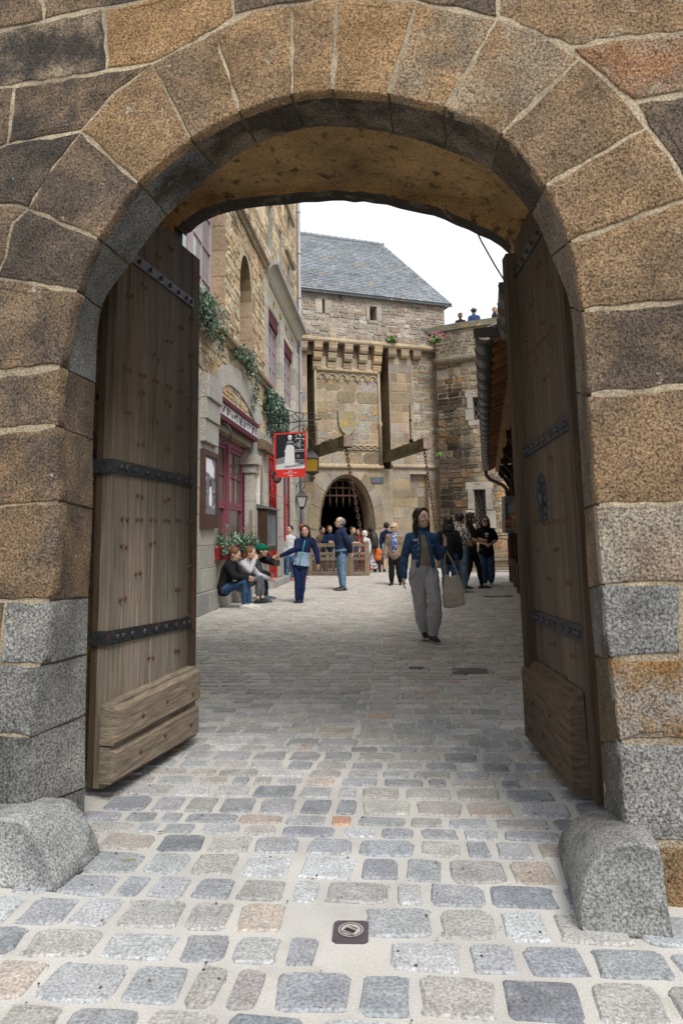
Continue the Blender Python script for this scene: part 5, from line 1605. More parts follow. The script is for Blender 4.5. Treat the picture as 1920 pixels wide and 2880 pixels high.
for wv in (w1, w2):
    m = MB(); tgrid(m, wv[0] - .05, wv[1] + .05, wv[2] - .05, wv[3] + .05, -.40, -.35, [], (.02, .02, .022), 2); win = m.build('window', 'glass', bas)
    m = MB()
    n1 = 4; W_ = wv[1] - wv[0]; H_ = wv[3] - wv[2]
    stp = W_ / 3.5
    k = -H_
    while k < W_ + H_:
        for sg in (1, -1):
            pts = []
            s0 = wv[0] + k if sg > 0 else wv[1] - k
            # clip a diagonal to the opening
            z_a, z_b = wv[2], wv[3]
            sa, sb = s0, s0 + sg * H_ * .62
            ua, ub = 0.0, 1.0
            for lo, hi in ((wv[0], wv[1]),):
                ds = sb - sa
                u1_, u2_ = sorted(((lo - sa) / ds, (hi - sa) / ds))
                ua, ub = max(ua, u1_), min(ub, u2_)
            if ub - ua > .02:
                m.bar(TPm(sa + (sb - sa) * ua, -.30, z_a + (z_b - z_a) * ua), TPm(sa + (sb - sa) * ub, -.30, z_a + (z_b - z_a) * ub), .02, .02, (.22, .21, .20))
        k += stp
    m.build('lattice', 'leather', win)
    m = MB()
    for u in (.02, .5, .98): m.bar(TPm(wv[0] + W_ * u, -.2, wv[2]), TPm(wv[0] + W_ * u, -.2, wv[3]), .05, .05, (.05, .03, .03))
    m.build('window_bar', 'matt_paint', win)
    for a, b, u, v in ((wv[0] - .3, wv[0] - .01, wv[2], wv[2] + H_ * .48), (wv[0] - .22, wv[0] - .01, wv[2] + H_ * .5, wv[3]), (wv[1] + .01, wv[1] + .35, wv[2], wv[2] + H_ * .45), (wv[1] + .01, wv[1] + .25, wv[2] + H_ * .47, wv[3]), (wv[0] - .3, wv[1] + .3, wv[3] + .01, wv[3] + .3), (wv[0] - .2, wv[1] + .2, wv[2] - .2, wv[2] - .01)):
        m = MB(); block(m, TPm, [(a, u), (b, u), (b, v), (a, v)], .05, vary((.37, .345, .30), .08), back=-.3, ch=.015); m.build('window_stone', 'ashlar', bas)

# ================================================================== timber building with the deep eaves on the right
RF = Frame((4.09, 15.72), (.207, 1.0), flip=True)
tb = thing('timber_building', (3.2, 12, 0), 'dark half-timbered building under deep eaves on the right of the street', 'building')
DKW = (.030, .019, .013)
m = MB(); m.box(RF, -9.9, 3.1, -5, -.05, 0, 3.6, (.05, .04, .032)); m.build('wall', 'matt_paint', tb)
EV = .70
zs = lambda t: 3.06 + (EV - t) * .5
m = MB()
for side in (0,):
    m.prism([RF.p(-10.15, EV, zs(EV)), RF.p(-10.15, -.3, zs(-.3)), RF.p(-10.15, -4.5, zs(-4.5)), RF.p(-10.15, -4.5, zs(-4.5) + .05), RF.p(-10.15, EV, zs(EV) + .05)],
            [RF.p(3.12, EV, zs(EV)), RF.p(3.12, -.3, zs(-.3)), RF.p(3.12, -4.5, zs(-4.5)), RF.p(3.12, -4.5, zs(-4.5) + .05), RF.p(3.12, EV, zs(EV) + .05)], (.035, .025, .02))
m.build('roof', 'slate', tb)
k = -10.1
while k < 3.05:
    m = MB(); a, b = RF.p(k, EV - .02, zs(EV - .02) - .035), RF.p(k, -.1, zs(-.1) - .035)
    m.bar(a, b, .06, .07, vary((.30, .15, .07), .2)); m.build('rafter', 'wood', tb)
    k += .36
m = MB(); m.bar(RF.p(-10.1, .43, 3.06), RF.p(3.0, .43, 3.06), .13, .15, (.30, .165, .075)); m.build('wall_plate', 'wood', tb)
for s in (-7.2, -4.7, -2.4, -.4, 1.3, 2.8):
    m = MB()
    m.bar(RF.p(s, -.1, 2.94), RF.p(s, .42, 2.93), .13, .14, DKW)
    m.tube([RF.p(s, -.05, 2.2), RF.p(s, .12, 2.55), RF.p(s, .26, 2.78), RF.p(s, .36, 2.87)], [.07, .06, .055, .06], 6, DKW)
    m.build('bracket', 'wood', tb)
for s in (-8.2, -5.6, -3.0, -.6, 1.2, 2.9):
    m = MB(); m.box(RF, s - .11, s + .11, -.05, .16, .62, 3.0, vary((.05, .028, .018), .15)); m.build('post', 'wood', tb)
    m = MB(); m.bevbox(RF, s - .17, s + .17, -.05, .22, .0, .62, vary((.13, .11, .09), .1), .02); m.build('post_base', 'ashlar', tb)
m = MB(); m.box(RF, -9.7, 3.1, -.05, .10, .0, .12, (.26, .24, .21)); m.build('kerb', 'ashlar', tb)
for s in (-4.2, -1.8, .3):
    m = MB(); m.box(RF, s - .8, s + .8, -.05, .01, .7, 2.4, (.04, .03, .028)); m.build('shop_panel', 'glass', tb)
m = MB(); m.box(RF, -1.5, -1.44, .02, .10, .75, 1.35, (.5, .27, .25)); m.build('notice', 'print', tb)
# gutters: half-round zinc, overlapping lengths
gt = thing('gutter', RF.p(-3, .95, 3), 'long dark zinc half-round gutter along the eaves with a bent downpipe', 'gutter')
def half_pipe(mb, a, b, r, n=9):
    a, b = Vector(a), Vector(b); d = (b - a).normalized(); x = d.cross(UZ).normalized()
    V = []
    for p_ in (a, b):
        for rr in (r, r * .9):
            for k in range(n): 
                an = math.pi * k / (n - 1); V.append(p_ + x * (rr * math.cos(an)) - UZ * (rr * math.sin(an)))
    F = []
    for k in range(n - 1):
        F += [(k, k + 1, 2 * n + k + 1, 2 * n + k), (n + k + 1, n + k, 3 * n + k, 3 * n + k + 1), (k + 1, k, n + k, n + k + 1), (2 * n + k, 2 * n + k + 1, 3 * n + k + 1, 3 * n + k)]
    mb.add(V, F, (.1, .1, .1), None, True)
zg = 3.10
s = -10.15
while s < 3.1:
    m = MB(); half_pipe(m, RF.p(s, .745, zg), RF.p(min(s + .56, 3.12), .745, zg), .095); half_pipe(m, RF.p(s, .745, zg), RF.p(s + .035, .745, zg), .103); m.build('gutter_length', 'zinc', gt)
    s += .55
m = MB(); m.box(RF, -10.2, -10.155, .42, .845, 3.04, 3.12); m.build('return_board', 'zinc', gt)
s = -11.3
while s < -10.3:
    m = MB(); half_pipe(m, RF.p(s, .56, zg - .0), RF.p(s + .42, .56, zg), .085); half_pipe(m, RF.p(s, .56, zg), RF.p(s + .03, .56, zg), .09)
    if s < -11.2: m.box(RF, s - .01, s + .01, .475, .645, zg - .07, zg + .015)
    m.build('gutter_length', 'zinc', gt)
    s += .40
pa = RF.p(3.0, .745, zg - .07)
m = MB(); m.tube([pa, pa - UZ * .12, RF.p(3.0, .65, 2.78), RF.p(3.0, .32, 2.62), RF.p(3.0, .22, 2.5), RF.p(3.0, .20, 2.2), RF.p(3.0, .20, .05)], .055, 8); m.build('downpipe', 'zinc', gt)
m = MB(); m.tube([RF.p(3.0, .20, .02), RF.p(3.0, .20, 1.15)], .072, 8, (.10, .045, .03)); m.build('pipe_shoe', 'matt_paint', gt)
m = MB(); m.hexa([at_y(1368, 921, 6.3), at_y(1420, 912, 6.3), at_y(1420, 908, 7.4), at_y(1372, 918, 7.4), at_y(1378, 917, 6.3), at_y(1420, 902, 6.3), at_y(1420, 900, 7.4), at_y(1384, 912, 7.4)], (.12, .12, .13)); m.build('lead_roof', 'zinc', tb)
tag(MB().tube([at_y(1335, 640, 7.0), at_y(1351, 676, 7.0), at_y(1390, 745, 7.0), at_y(1424, 800, 7.0)], .009, 5, (.02, .02, .02)).build('cable', 'matt_paint'), 'thin black cable slanting across the sky beside the right door leaf', 'cable')
# ice cream board, seen edge-on at its left
ib = thing('ice_cream_sign', at_y(1430, 1500, 15.2), 'metal framed ice cream price board fixed to the timber building', 'sign')
def IB(x, y, dy=0.0): return at_y(x, y, 15.2 + dy)
m = MB(); m.prism([IB(1418, 1396), IB(1452, 1393), IB(1456, 1499), IB(1421, 1499)], [IB(1409.5, 1397.5, .35), IB(1444, 1395, .35), IB(1448, 1498, .35), IB(1411, 1498, .35)], (.20, .20, .19)); m.build('case', 'leather', ib)
m = MB()
def iq(pts, d, c): m.add([IB(x, y, -d) for x, y in pts], [tuple(range(len(pts)))], c)
iq([(1418.5, 1397), (1451.5, 1394), (1455, 1498.5), (1421.5, 1498.5)], .004, (.30, .31, .30))
iq([(1418.5, 1397), (1451.5, 1394), (1452, 1412), (1440, 1417), (1419, 1414)], .006, (.24, .21, .26))
iq([(1419, 1414), (1433, 1417), (1430, 1456), (1420, 1457)], .006, (.03, .14, .18))
iq([(1432, 1422), (1440, 1408), (1447, 1400), (1452, 1402), (1453, 1425), (1438, 1428)], .008, (.42, .28, .33))
iq([(1430, 1443), (1453, 1441), (1453.5, 1452), (1445, 1462), (1434, 1452)], .008, (.48, .22, .06))
iq([(1427, 1420.5), (1452, 1418), (1453, 1441), (1428, 1442)], .011, (.40, .36, .46))
iq([(1437, 1460), (1447, 1460), (1446, 1490), (1440, 1488)], .008, (.5, .33, .2))
for k, (c, y) in enumerate((((.35, .02, .02), 1457), ((.45, .33, .2), 1464.6), ((.42, .10, .02), 1472), ((.05, .03, .025), 1479.5))):
    iq([(1419.5, y), (1437, y - 1.6), (1437.3, y + 4.6), (1419.8, y + 6.4)], .012, c)
iq([(1441, 1450), (1446, 1447), (1451, 1450), (1451, 1458), (1445, 1459.5), (1441, 1456)], .012, (.55, .55, .55))
iq([(1441, 1470), (1447, 1467), (1452, 1470), (1453, 1486), (1446, 1488), (1441, 1482)], .012, (.38, .31, .04))
for k in range(4):
    cx, cy = 1423.5 + k * 6.3, 1494.2
    iq([(cx + 2.3 * math.cos(a * .785), cy + 2.6 * math.sin(a * .785)) for a in range(8)], .012, (.02, .02, .02))
m.build('print', 'print', ib)
for k, wd in enumerate(('Fraise', 'Vanille', 'Caramel', 'Chocolat')):
    text(wd, .03, facing(IB(1428, 1460 + k * 7.5, -.014), roll=R(4)), 'white_ink' if k != 1 else 'black_ink', ib, extrude=.0005)

# ================================================================== wooden barriers
def barrier(a, b, posts, label, z1=1.05, lat=(.14, .5)):
    F = Frame(a, (b[0] - a[0], b[1] - a[1]))
    Ln = math.hypot(b[0] - a[0], b[1] - a[1])
    o = thing('wooden_barrier', (a[0], a[1], 0), label, 'barrier', 'weathered timber barriers')
    WD = (.22, .175, .125)
    for s in posts:
        m = MB(); m.bevbox(F, s - .07, s + .07, -.07, .07, 0, z1 + .06 + jit(.02), vary(WD, .12), .012); m.build('post', 'wood', o)
    for z, h_ in ((z1 - .03, .12), (z1 - .32, .10), (lat[1] + .06, .11), (lat[0] - .05, .10)):
        m = MB(); m.bevbox(F, 0, Ln, -.035, .045, z - h_ / 2, z + h_ / 2, vary(WD, .12), .01); m.build('rail', 'wood', o)
    n_ = int(Ln / .085)
    m = MB()
    for k in range(n_):
        s = Ln * (k + .5) / n_
        m.box(F, s - .022, s + .022, -.012, .006, lat[0], lat[1], vary((.13, .085, .06), .15))
    for k in range(4):
        z = lat[0] + (lat[1] - lat[0]) * (k + .5) / 4
        m.box(F, 0, Ln, -.004, .014, z - .02, z + .02, vary((.13, .085, .06), .15))
    m.build('lattice', 'wood', o, 'stuff')
    return o
barrier((-2.0, 24.0), (.20, 23.05), [.05, .95, 2.33], 'long low grey timber barrier with a lattice foot behind the man in blue jeans')
barrier((.24, 23.02), (.80, 22.9), [.02, .54], 'short narrow timber barrier panel with open rails right of the man in blue jeans')
barrier((3.9, 23.6), (6.2, 23.6), [.05, 2.2], 'low timber barrier with a lattice panel against the foot of the bastion', z1=.75, lat=(.16, .5))
# ================================================================== people
FOLD = bpy.data.textures.new('fold', 'CLOUDS'); FOLD.noise_scale = .11; FOLD.noise_depth = 2
def limb(mb, pts, rad, xdir=None, n=12, cap=True):
    """a smooth tapering tube with oval sections and rounded ends"""
    pts = [Vector(p) for p in pts]; V = []; F = []
    N_ = len(pts)
    rad = [r if isinstance(r, tuple) else (r, r) for r in rad]
    rings = []
    def fr(i):
        d = (pts[min(i + 1, N_ - 1)] - pts[max(i - 1, 0)]).normalized()
        x = Vector(xdir) if xdir is not None else (Vector((1, 0, 0)) if abs(d.x) < .85 else Vector((0, 1, 0)))
        x = (x - d * x.dot(d)).normalized()
        return d, x, d.cross(x)
    if cap:
        d, x, y = fr(0); r = rad[0]; m_ = min(r)
        rings += [(pts[0] - d * m_ * .85, x, y, r[0] * .45, r[1] * .45), (pts[0] - d * m_ * .5, x, y, r[0] * .82, r[1] * .82)]
    for i in range(N_):
        d, x, y = fr(i); rings.append((pts[i], x, y, rad[i][0], rad[i][1]))
    if cap:
        d, x, y = fr(N_ - 1); r = rad[-1]; m_ = min(r)
        rings += [(pts[-1] + d * m_ * .5, x, y, r[0] * .82, r[1] * .82), (pts[-1] + d * m_ * .85, x, y, r[0] * .45, r[1] * .45)]
    for c, x, y, a, b in rings:
        for k in range(n):
            an = 2 * math.pi * k / n; V.append(c + x * (a * math.cos(an)) + y * (b * math.sin(an)))
    for i in range(len(rings) - 1):
        for k in range(n):
            k2 = (k + 1) % n; F.append((i * n + k, i * n + k2, (i + 1) * n + k2, (i + 1) * n + k))
    F += [tuple(range(n))[::-1], tuple((len(rings) - 1) * n + k for k in range(n))]
    mb.add(V, F, smooth=True)
def grow(mb, name, material, parent, color, vox, fold=0.0, smooth=2):
    o = mb.build(name, material, parent)
    o.color = (*color, 1)
    r = o.modifiers.new('skin', 'REMESH'); r.mode = 'VOXEL'; r.voxel_size = vox; r.use_smooth_shade = True
    if smooth:
        s_ = o.modifiers.new('soft', 'SMOOTH'); s_.factor = .5; s_.iterations = smooth
    if fold:
        d_ = o.modifiers.new('fold', 'DISPLACE'); d_.texture = FOLD; d_.texture_coords = 'LOCAL'; d_.strength = fold; d_.mid_level = .5
    return o
def lerp(a, b, u): return a + (b - a) * u
SKIN = (.52, .31, .21); SKIN2 = (.44, .25, .16); SKIN3 = (.56, .36, .27)
NAVY = (.016, .022, .055); BLACK = (.012, .012, .013); JEAN = (.035, .075, .155); DJEAN = (.018, .032, .075); LJEAN = (.13, .22, .34)
def person(label, loc, yaw, H, top=None, legs=None, shoes=BLACK, hair=('short', (.03, .02, .015)), skin=SKIN, pose=None, head=(0, 0), bulk=1.0, vox=.010, group=None, extra=None, curl=.5):
    root = thing('person', loc, label, 'person', group, R(yaw), world=False)
    Mi = (Matrix.Translation(Vector(loc)) @ Matrix.Rotation(R(yaw), 4, 'Z')).inverted()
    J = dict(pelvis=(0, 0, .53), chest=(0, .004, .70), neck=(0, .006, .825), head=(0, -.012, .915), sh_l=(.094, .008, .776), sh_r=(-.094, .008, .776),
             el_l=(.122, .02, .622), el_r=(-.122, .02, .622), wr_l=(.128, -.02, .482), wr_r=(-.128, -.02, .482), hip_l=(.05, 0, .515), hip_r=(-.05, 0, .515),
             kn_l=(.056, -.008, .285), kn_r=(-.056, -.008, .285), an_l=(.064, .012, .048), an_r=(-.064, .012, .048))
    P = {k: Vector(v) * H for k, v in J.items()}
    for k, v in (pose or {}).items():
        if k.startswith('foot') or k.startswith('hand'): continue
        P[k] = Mi @ v[1] if v[0] == 'w' else Vector(v) * H
    pose = pose or {}
    X = (P['sh_l'] - P['sh_r']).normalized()
    spine = [P['pelvis'], lerp(P['pelvis'], P['chest'], .5) + Vector((0, .0, 0)), P['chest'], lerp(P['chest'], P['neck'], .62), P['neck']]
    tr = [(.084, .062), (.073, .055), (.083, .061), (.083, .053), (.034, .034)]
    def T(extra_, k=bulk): return [((a * k + extra_) * H, (b * k + extra_) * H) for a, b in tr]
    Rh = Matrix.Rotation(R(head[0]), 4, 'Z') @ Matrix.Rotation(R(head[1]), 4, 'X')
    hc = P['head']
    def hp(x, y, z): return hc + Rh @ (Vector((x, y, z)) * (H * 1.13))
    def hball(mb, c, r, nu=14, nv=10): mb.ball(hp(*c), tuple(v * H * 1.13 for v in r), nu=nu, nv=nv, M=Rh.to_3x3())
    # ---- body: one continuous skin
    b = MB()
    limb(b, spine, T(-.006), X)
    limb(b, [P['neck'] - Vector((0, 0, .02 * H)), lerp(P['neck'], hc, .5), hp(0, .008, -.03)], [.036 * H, .030 * H, .031 * H])
    hball(b, (0, 0, .006), (.0455, .057, .060)); hball(b, (0, -.016, -.030), (.034, .037, .034)); hball(b, (0, -.038, -.046), (.017, .013, .014))
    limb(b, [hp(0, -.051, .014), hp(0, -.062, -.006), hp(0, -.063, -.011)], [.0055 * H, .0085 * H, .0095 * H], n=8)
    hball(b, (0, -.051, -.031), (.015, .008, .009)); hball(b, (0, -.048, .019), (.028, .010, .007))
    for s in (1, -1):
        hball(b, (.047 * s, .006, -.004), (.007, .012, .017)); hball(b, (.022 * s, -.042, -.014), (.014, .012, .012))
        S = 'l' if s > 0 else 'r'
        sh, el, wr = P['sh_' + S], P['el_' + S], P['wr_' + S]
        ka = .78 if top and top.get('sleeve', 'long') == 'long' else 1.0
        kl = .72 if legs and legs.get('kind', 'trousers') == 'trousers' else 1.0
        limb(b, [sh, lerp(sh, el, .5), el], [.025 * H * ka, .024 * H * ka, .021 * H * ka]); limb(b, [el, lerp(el, wr, .35), wr], [.021 * H * ka, .022 * H * ka, .0145 * H])
        limb(b, [P['hip_' + S], lerp(P['hip_' + S], P['kn_' + S], .5), P['kn_' + S]], [.050 * H * kl, .040 * H * kl, .030 * H * kl])
        limb(b, [P['kn_' + S], lerp(P['kn_' + S], P['an_' + S], .35), P['an_' + S]], [.030 * H * kl, .029 * H * kl, .018 * H])
        # hand: palm, four unequal bent fingers, thumb from the side
        d = pose.get('hand_' + S)
        d = (Mi.to_3x3() @ d[1]).normalized() if d and d[0] == 'w' else (Vector(d).normalized() if d else (wr - el).normalized())
        pn = Vector((-s, -.25, 0)); pn = (pn - d * pn.dot(d)).normalized()
        side = d.cross(pn).normalized()
        if side.y > 0 and abs(side.y) > .3: side = -side           # thumb side looks forward
        limb(b, [wr, wr + d * .022 * H, wr + d * .048 * H], [(.012 * H, .015 * H), (.011 * H, .022 * H), (.010 * H, .024 * H)], pn, n=10)
        for k, ln in enumerate((.040, .046, .043, .034)):
            o_ = wr + d * .050 * H + side * ((.0165 - .011 * k) * H)
            m1 = o_ + (d + pn * .35 * curl).normalized() * (ln * .5 * H)
            m2 = m1 + (d + pn * 1.5 * curl).normalized() * (ln * .5 * H)
            limb(b, [o_ - d * .01 * H, m1, m2], [.0058 * H, .0054 * H, .0046 * H], n=8)
        t0 = wr + d * .016 * H + side * .016 * H
        limb(b, [t0, t0 + (side * .8 + d * .7 + pn * .25).normalized() * .024 * H, t0 + (side * .35 + d + pn * .45).normalized() * .044 * H], [.0072 * H, .0066 * H, .0052 * H], n=8)
    body = grow(b, 'body', 'skin', root, skin, min(vox, .0085), smooth=1)
    # ---- face
    e = MB()
    for s in (1, -1):
        e.ball(hp(.0185 * s, -.0475, .0055), tuple(v * H for v in (.0105, .0075, .0056)), (.62, .6, .57), 8, 6, Rh.to_3x3())
        e.ball(hp(.0185 * s, -.0518, .0055), tuple(v * H for v in (.0054, .0042, .0054)), (.02, .012, .01), 8, 6, Rh.to_3x3())
    e.build('eyes', 'leather', root)
    e = MB()
    hcol = hair[1] if hair else (.05, .04, .03)
    for s in (1, -1):
        e.tube([hp(.009 * s, -.0555, .0195), hp(.020 * s, -.0525, .0225), hp(.031 * s, -.0455, .018)], [.0026 * H, .0034 * H, .0018 * H], 6, tuple(v * .7 for v in hcol))
    e.build('eyebrows', 'leather', root)
    e = MB(); e.tube([hp(-.015, -.0535, -.0315), hp(-.006, -.0592, -.0300), hp(.006, -.0592, -.0300), hp(.015, -.0535, -.0315)], [.001 * H, .0032 * H, .0032 * H, .001 * H], 6, (.33, .12, .10)); e.build('lips', 'leather', root)
    # ---- hair
    if hair:
        st = hair[0]; h = MB()
        hball(h, (0, .014, .021), (.0535, .0565, .0590))
        if st == 'receding':
            h = MB(); hball(h, (0, .018, .006), (.053, .051, .052))
        if st in ('long', 'longer'):
            ln = .13 if st == 'long' else .20
            for s in (1, -1): limb(h, [hp(.004 * s, -.032, .068), hp(.030 * s, -.032, .053), hp(.049 * s, -.014, .014), hp(.053 * s, -.002, -.03)], [.009 * H, .009 * H, .009 * H, .009 * H])
            limb(h, [hp(0, .020, .02), hp(0, .040, -.04), hp(0, .046, -.04 - ln * .5), hp(0, .040, -.04 - ln)], [(.050 * H, .030 * H), (.056 * H, .026 * H), (.060 * H, .022 * H), (.050 * H, .014 * H)], Rh @ Vector((1, 0, 0)))
            for s in (1, -1):
                limb(h, [hp(.030 * s, -.014, .050), hp(.048 * s, -.008, .01), hp(.053 * s, .004, -.05), hp(.054 * s, .0, -.04 - ln * .85)], [.012 * H, .012 * H, .016 * H, .011 * H])
        if st == 'bun':
            hball(h, (0, .046, .056), (.024, .022, .022)); limb(h, [hp(0, .045, 0), hp(.02, .05, -.06), hp(.045, .01, -.13), hp(.05, -.02, -.19)], [.03 * H, .026 * H, .02 * H, .01 * H])
        if st == 'updo':
            for k in range(16):
                a = k * 2.4; hball(h, (.034 * math.cos(a), .02 + .034 * math.sin(a), .045 + .012 * math.sin(k * 1.7)), (.017, .017, .017), 8, 6)
            hball(h, (0, .05, -.02), (.04, .026, .04))
        if st == 'curly':
            for k in range(22):
                a = k * 2.4; z = -.03 + .075 * (k / 22); hball(h, (.046 * math.cos(a), .016 + .046 * abs(math.sin(a)), z), (.015, .015, .015), 8, 6)
        if st == 'bob':
            limb(h, [hp(0, .030, .03), hp(0, .036, -.02), hp(0, .034, -.05)], [(.05 * H, .03 * H), (.052 * H, .026 * H), (.042 * H, .018 * H)], Rh @ Vector((1, 0, 0)))
        grow(h, 'hair', 'hair_obj', root, hair[1], .008, fold=.012, smooth=1)
    # ---- legs
    if legs:
        g = MB(); kind = legs.get('kind', 'trousers'); fl = legs.get('flare', 0); q = legs.get('loose', .008)
        if kind == 'skirt':
            limb(g, [lerp(P['pelvis'], P['chest'], .3), P['pelvis'], lerp(P['kn_l'], P['kn_r'], .5), lerp(P['an_l'], P['an_r'], .5) + Vector((0, 0, .03 * H))], [(.085 * H, .07 * H), (.105 * H, .085 * H), (.12 * H, .10 * H), (.15 * H, .13 * H)], X, cap=False)
        else:
            limb(g, [lerp(P['pelvis'], P['chest'], .38), P['pelvis'], lerp(P['hip_l'], P['hip_r'], .5) - Vector((0, 0, .012 * H))], [((.080 * bulk + q) * H, (.060 * bulk + q) * H), ((.090 * bulk + q) * H, (.068 * bulk + q) * H), ((.080 * bulk + q) * H, (.062 * bulk + q) * H)], X)
            for S in 'lr':
                hi, kn, an = P['hip_' + S], P['kn_' + S], P['an_' + S]
                if kind == 'shorts':
                    limb(g, [hi, lerp(hi, kn, .5), lerp(hi, kn, .85)], [(.060 + q) * H, (.056 + q) * H, (.054 + q) * H])
                else:
                    end = lerp(kn, an, legs.get('len', .93))
                    limb(g, [hi, lerp(hi, kn, .5), kn, lerp(kn, end, .45), end], [(.051 + q) * H, (.043 + q) * H, (.033 + q + fl * .5) * H, (.031 + q + fl) * H, (.024 + q * .7 + fl * .35) * H], cap=True)
        grow(g, legs.get('name', 'trousers'), legs.get('mat', 'cloth_obj'), root, legs['c'], vox, fold=legs.get('fold', .024))
    # ---- top
    if top:
        puff = top.get('puff', .012); hem = top.get('hem', -.25); g = MB()
        lowp = P['pelvis'] + (P['pelvis'] - P['chest']).normalized() * (.17 * H * -hem) if hem < 0 else lerp(P['pelvis'], P['chest'], hem)
        ex = T(puff)
        pts = [lowp] + ([spine[0]] if hem < 0 else []) + spine[1:]
        rr = [(ex[0][0] * (1.0 + top.get('aline', 0)), ex[0][1] * (1.0 + top.get('aline', 0)))] + ([ex[0]] if hem < 0 else []) + ex[1:]
        if hem >= .5: pts = [lowp] + spine[2:]; rr = [ex[1]] + ex[2:]
        rr[-1] = ((.036 + puff * .6) * H, (.036 + puff * .6) * H)
        limb(g, pts, rr, X)
        for S in 'lr': limb(g, [lerp(P['neck'], P['sh_' + S], .18) - Vector((0, 0, .010 * H)), lerp(P['neck'], P['sh_' + S], .62) - Vector((0, 0, .006 * H)), P['sh_' + S]], [(.020 + puff * .6) * H, (.022 + puff * .7) * H, (.022 + puff) * H])
        for S in 'lr':
            sh, el, wr = P['sh_' + S], P['el_' + S], P['wr_' + S]
            limb(g, [lerp(sh, P['chest'], .25), sh], [(.034 + puff) * H, (.024 + puff) * H])
            if top.get('sleeve', 'long') == 'long':
                w2 = lerp(el, wr, top.get('cuff', .96))
                limb(g, [sh, lerp(sh, el, .5), el], [(.024 + puff) * H, (.024 + puff) * H, (.0215 + puff) * H]); limb(g, [el, lerp(el, w2, .4), w2], [(.0215 + puff) * H, (.021 + puff * .9) * H, (.016 + puff * .7) * H])
            else:
                limb(g, [sh, lerp(sh, el, .72)], [(.027 + puff) * H, (.029 + puff) * H])
        if top.get('hood'):
            g.ball(P['neck'] + Vector((0, .035, -.012)) * H, (.062 * H, .040 * H, .036 * H), nu=12, nv=8)
        if top.get('collar'):
            limb(g, [P['neck'] - Vector((0, 0, .015)) * H, P['neck'] + Vector((0, 0, .03)) * H], [(.05 * H, .046 * H), (.046 * H, .044 * H)], X, cap=False)
        tp = grow(g, top.get('name', 'jacket'), top.get('mat', 'cloth_obj'), root, top['c'], vox, fold=top.get('fold', .022))
        if top.get('low'):       # a lower panel in another colour
            g = MB(); l2 = T(puff + .006)
            limb(g, [lowp, spine[0], lerp(spine[0], spine[2], .30), lerp(spine[0], spine[2], .72)], [tuple(v * (1.03 + top.get('aline', 0)) for v in l2[0]), tuple(v * 1.03 for v in l2[0]), l2[1], l2[2]], X, cap=False)
            grow(g, 'jacket_panel', top.get('mat', 'cloth_obj'), root, top['low'], vox, fold=.02)
    # ---- shoes
    for S, s in (('l', 1), ('r', -1)):
        an = P['an_' + S]; a = R(pose.get('foot_' + S, 8 * s))
        if legs and legs.get('shoe_dir'): a = R(legs['shoe_dir'])
        f = Vector((math.sin(a), -math.cos(a), 0))
        zb = max(0.0, an.z - .048 * H)
        base = Vector((an.x, an.y, zb))
        g = MB()
        sx = Vector((math.cos(a), math.sin(a), 0))
        limb(g, [base - f * .028 * H + UZ * .020 * H, base + f * .02 * H + UZ * .024 * H, base + f * .075 * H + UZ * .018 * H, base + f * .115 * H + UZ * .013 * H], [(.021 * H, .020 * H), (.023 * H, .024 * H), (.027 * H, .018 * H), (.021 * H, .012 * H)], sx)
        limb(g, [base + UZ * .02 * H, base + UZ * .05 * H], [.025 * H, .023 * H])
        so = grow(g, 'shoe', 'shoe', root, shoes if not isinstance(shoes[0], tuple) else shoes[0], .008, smooth=1)
        g = MB()
        limb(g, [base - f * .032 * H + UZ * .005 * H, base + f * .03 * H + UZ * .005 * H, base + f * .085 * H + UZ * .005 * H, base + f * .125 * H + UZ * .006 * H], [(.021 * H, .006 * H), (.022 * H, .006 * H), (.028 * H, .006 * H), (.018 * H, .006 * H)], sx, n=12)
        sole = g.build('sole', 'shoe', so); sole.color = (*(shoes[1] if isinstance(shoes[0], tuple) else (.05, .05, .05)), 1)
    if extra: extra(root, P, H, hp, X, hball, Mi)
    return root
def glasses(root, hp, H, c=BLACK, z=.006, lens=.015):
    m = MB()
    for s in (1, -1):
        m.ball(hp(.019 * s, -.060, z), (lens * H, .004 * H, lens * .8 * H), c, 8, 6); m.tube([hp(.034 * s, -.055, z + .003), hp(.049 * s, -.005, z + .004)], .0018 * H, 5, c)
    m.tube([hp(-.01, -.061, z + .003), hp(.01, -.061, z + .003)], .002 * H, 5, c)
    m.build('glasses', 'leather', root)
def spot(foot, headtop):
    g = ground_at(*foot); return Vector((g.x, g.y, 0)), at_y(headtop[0], headtop[1], g.y).z

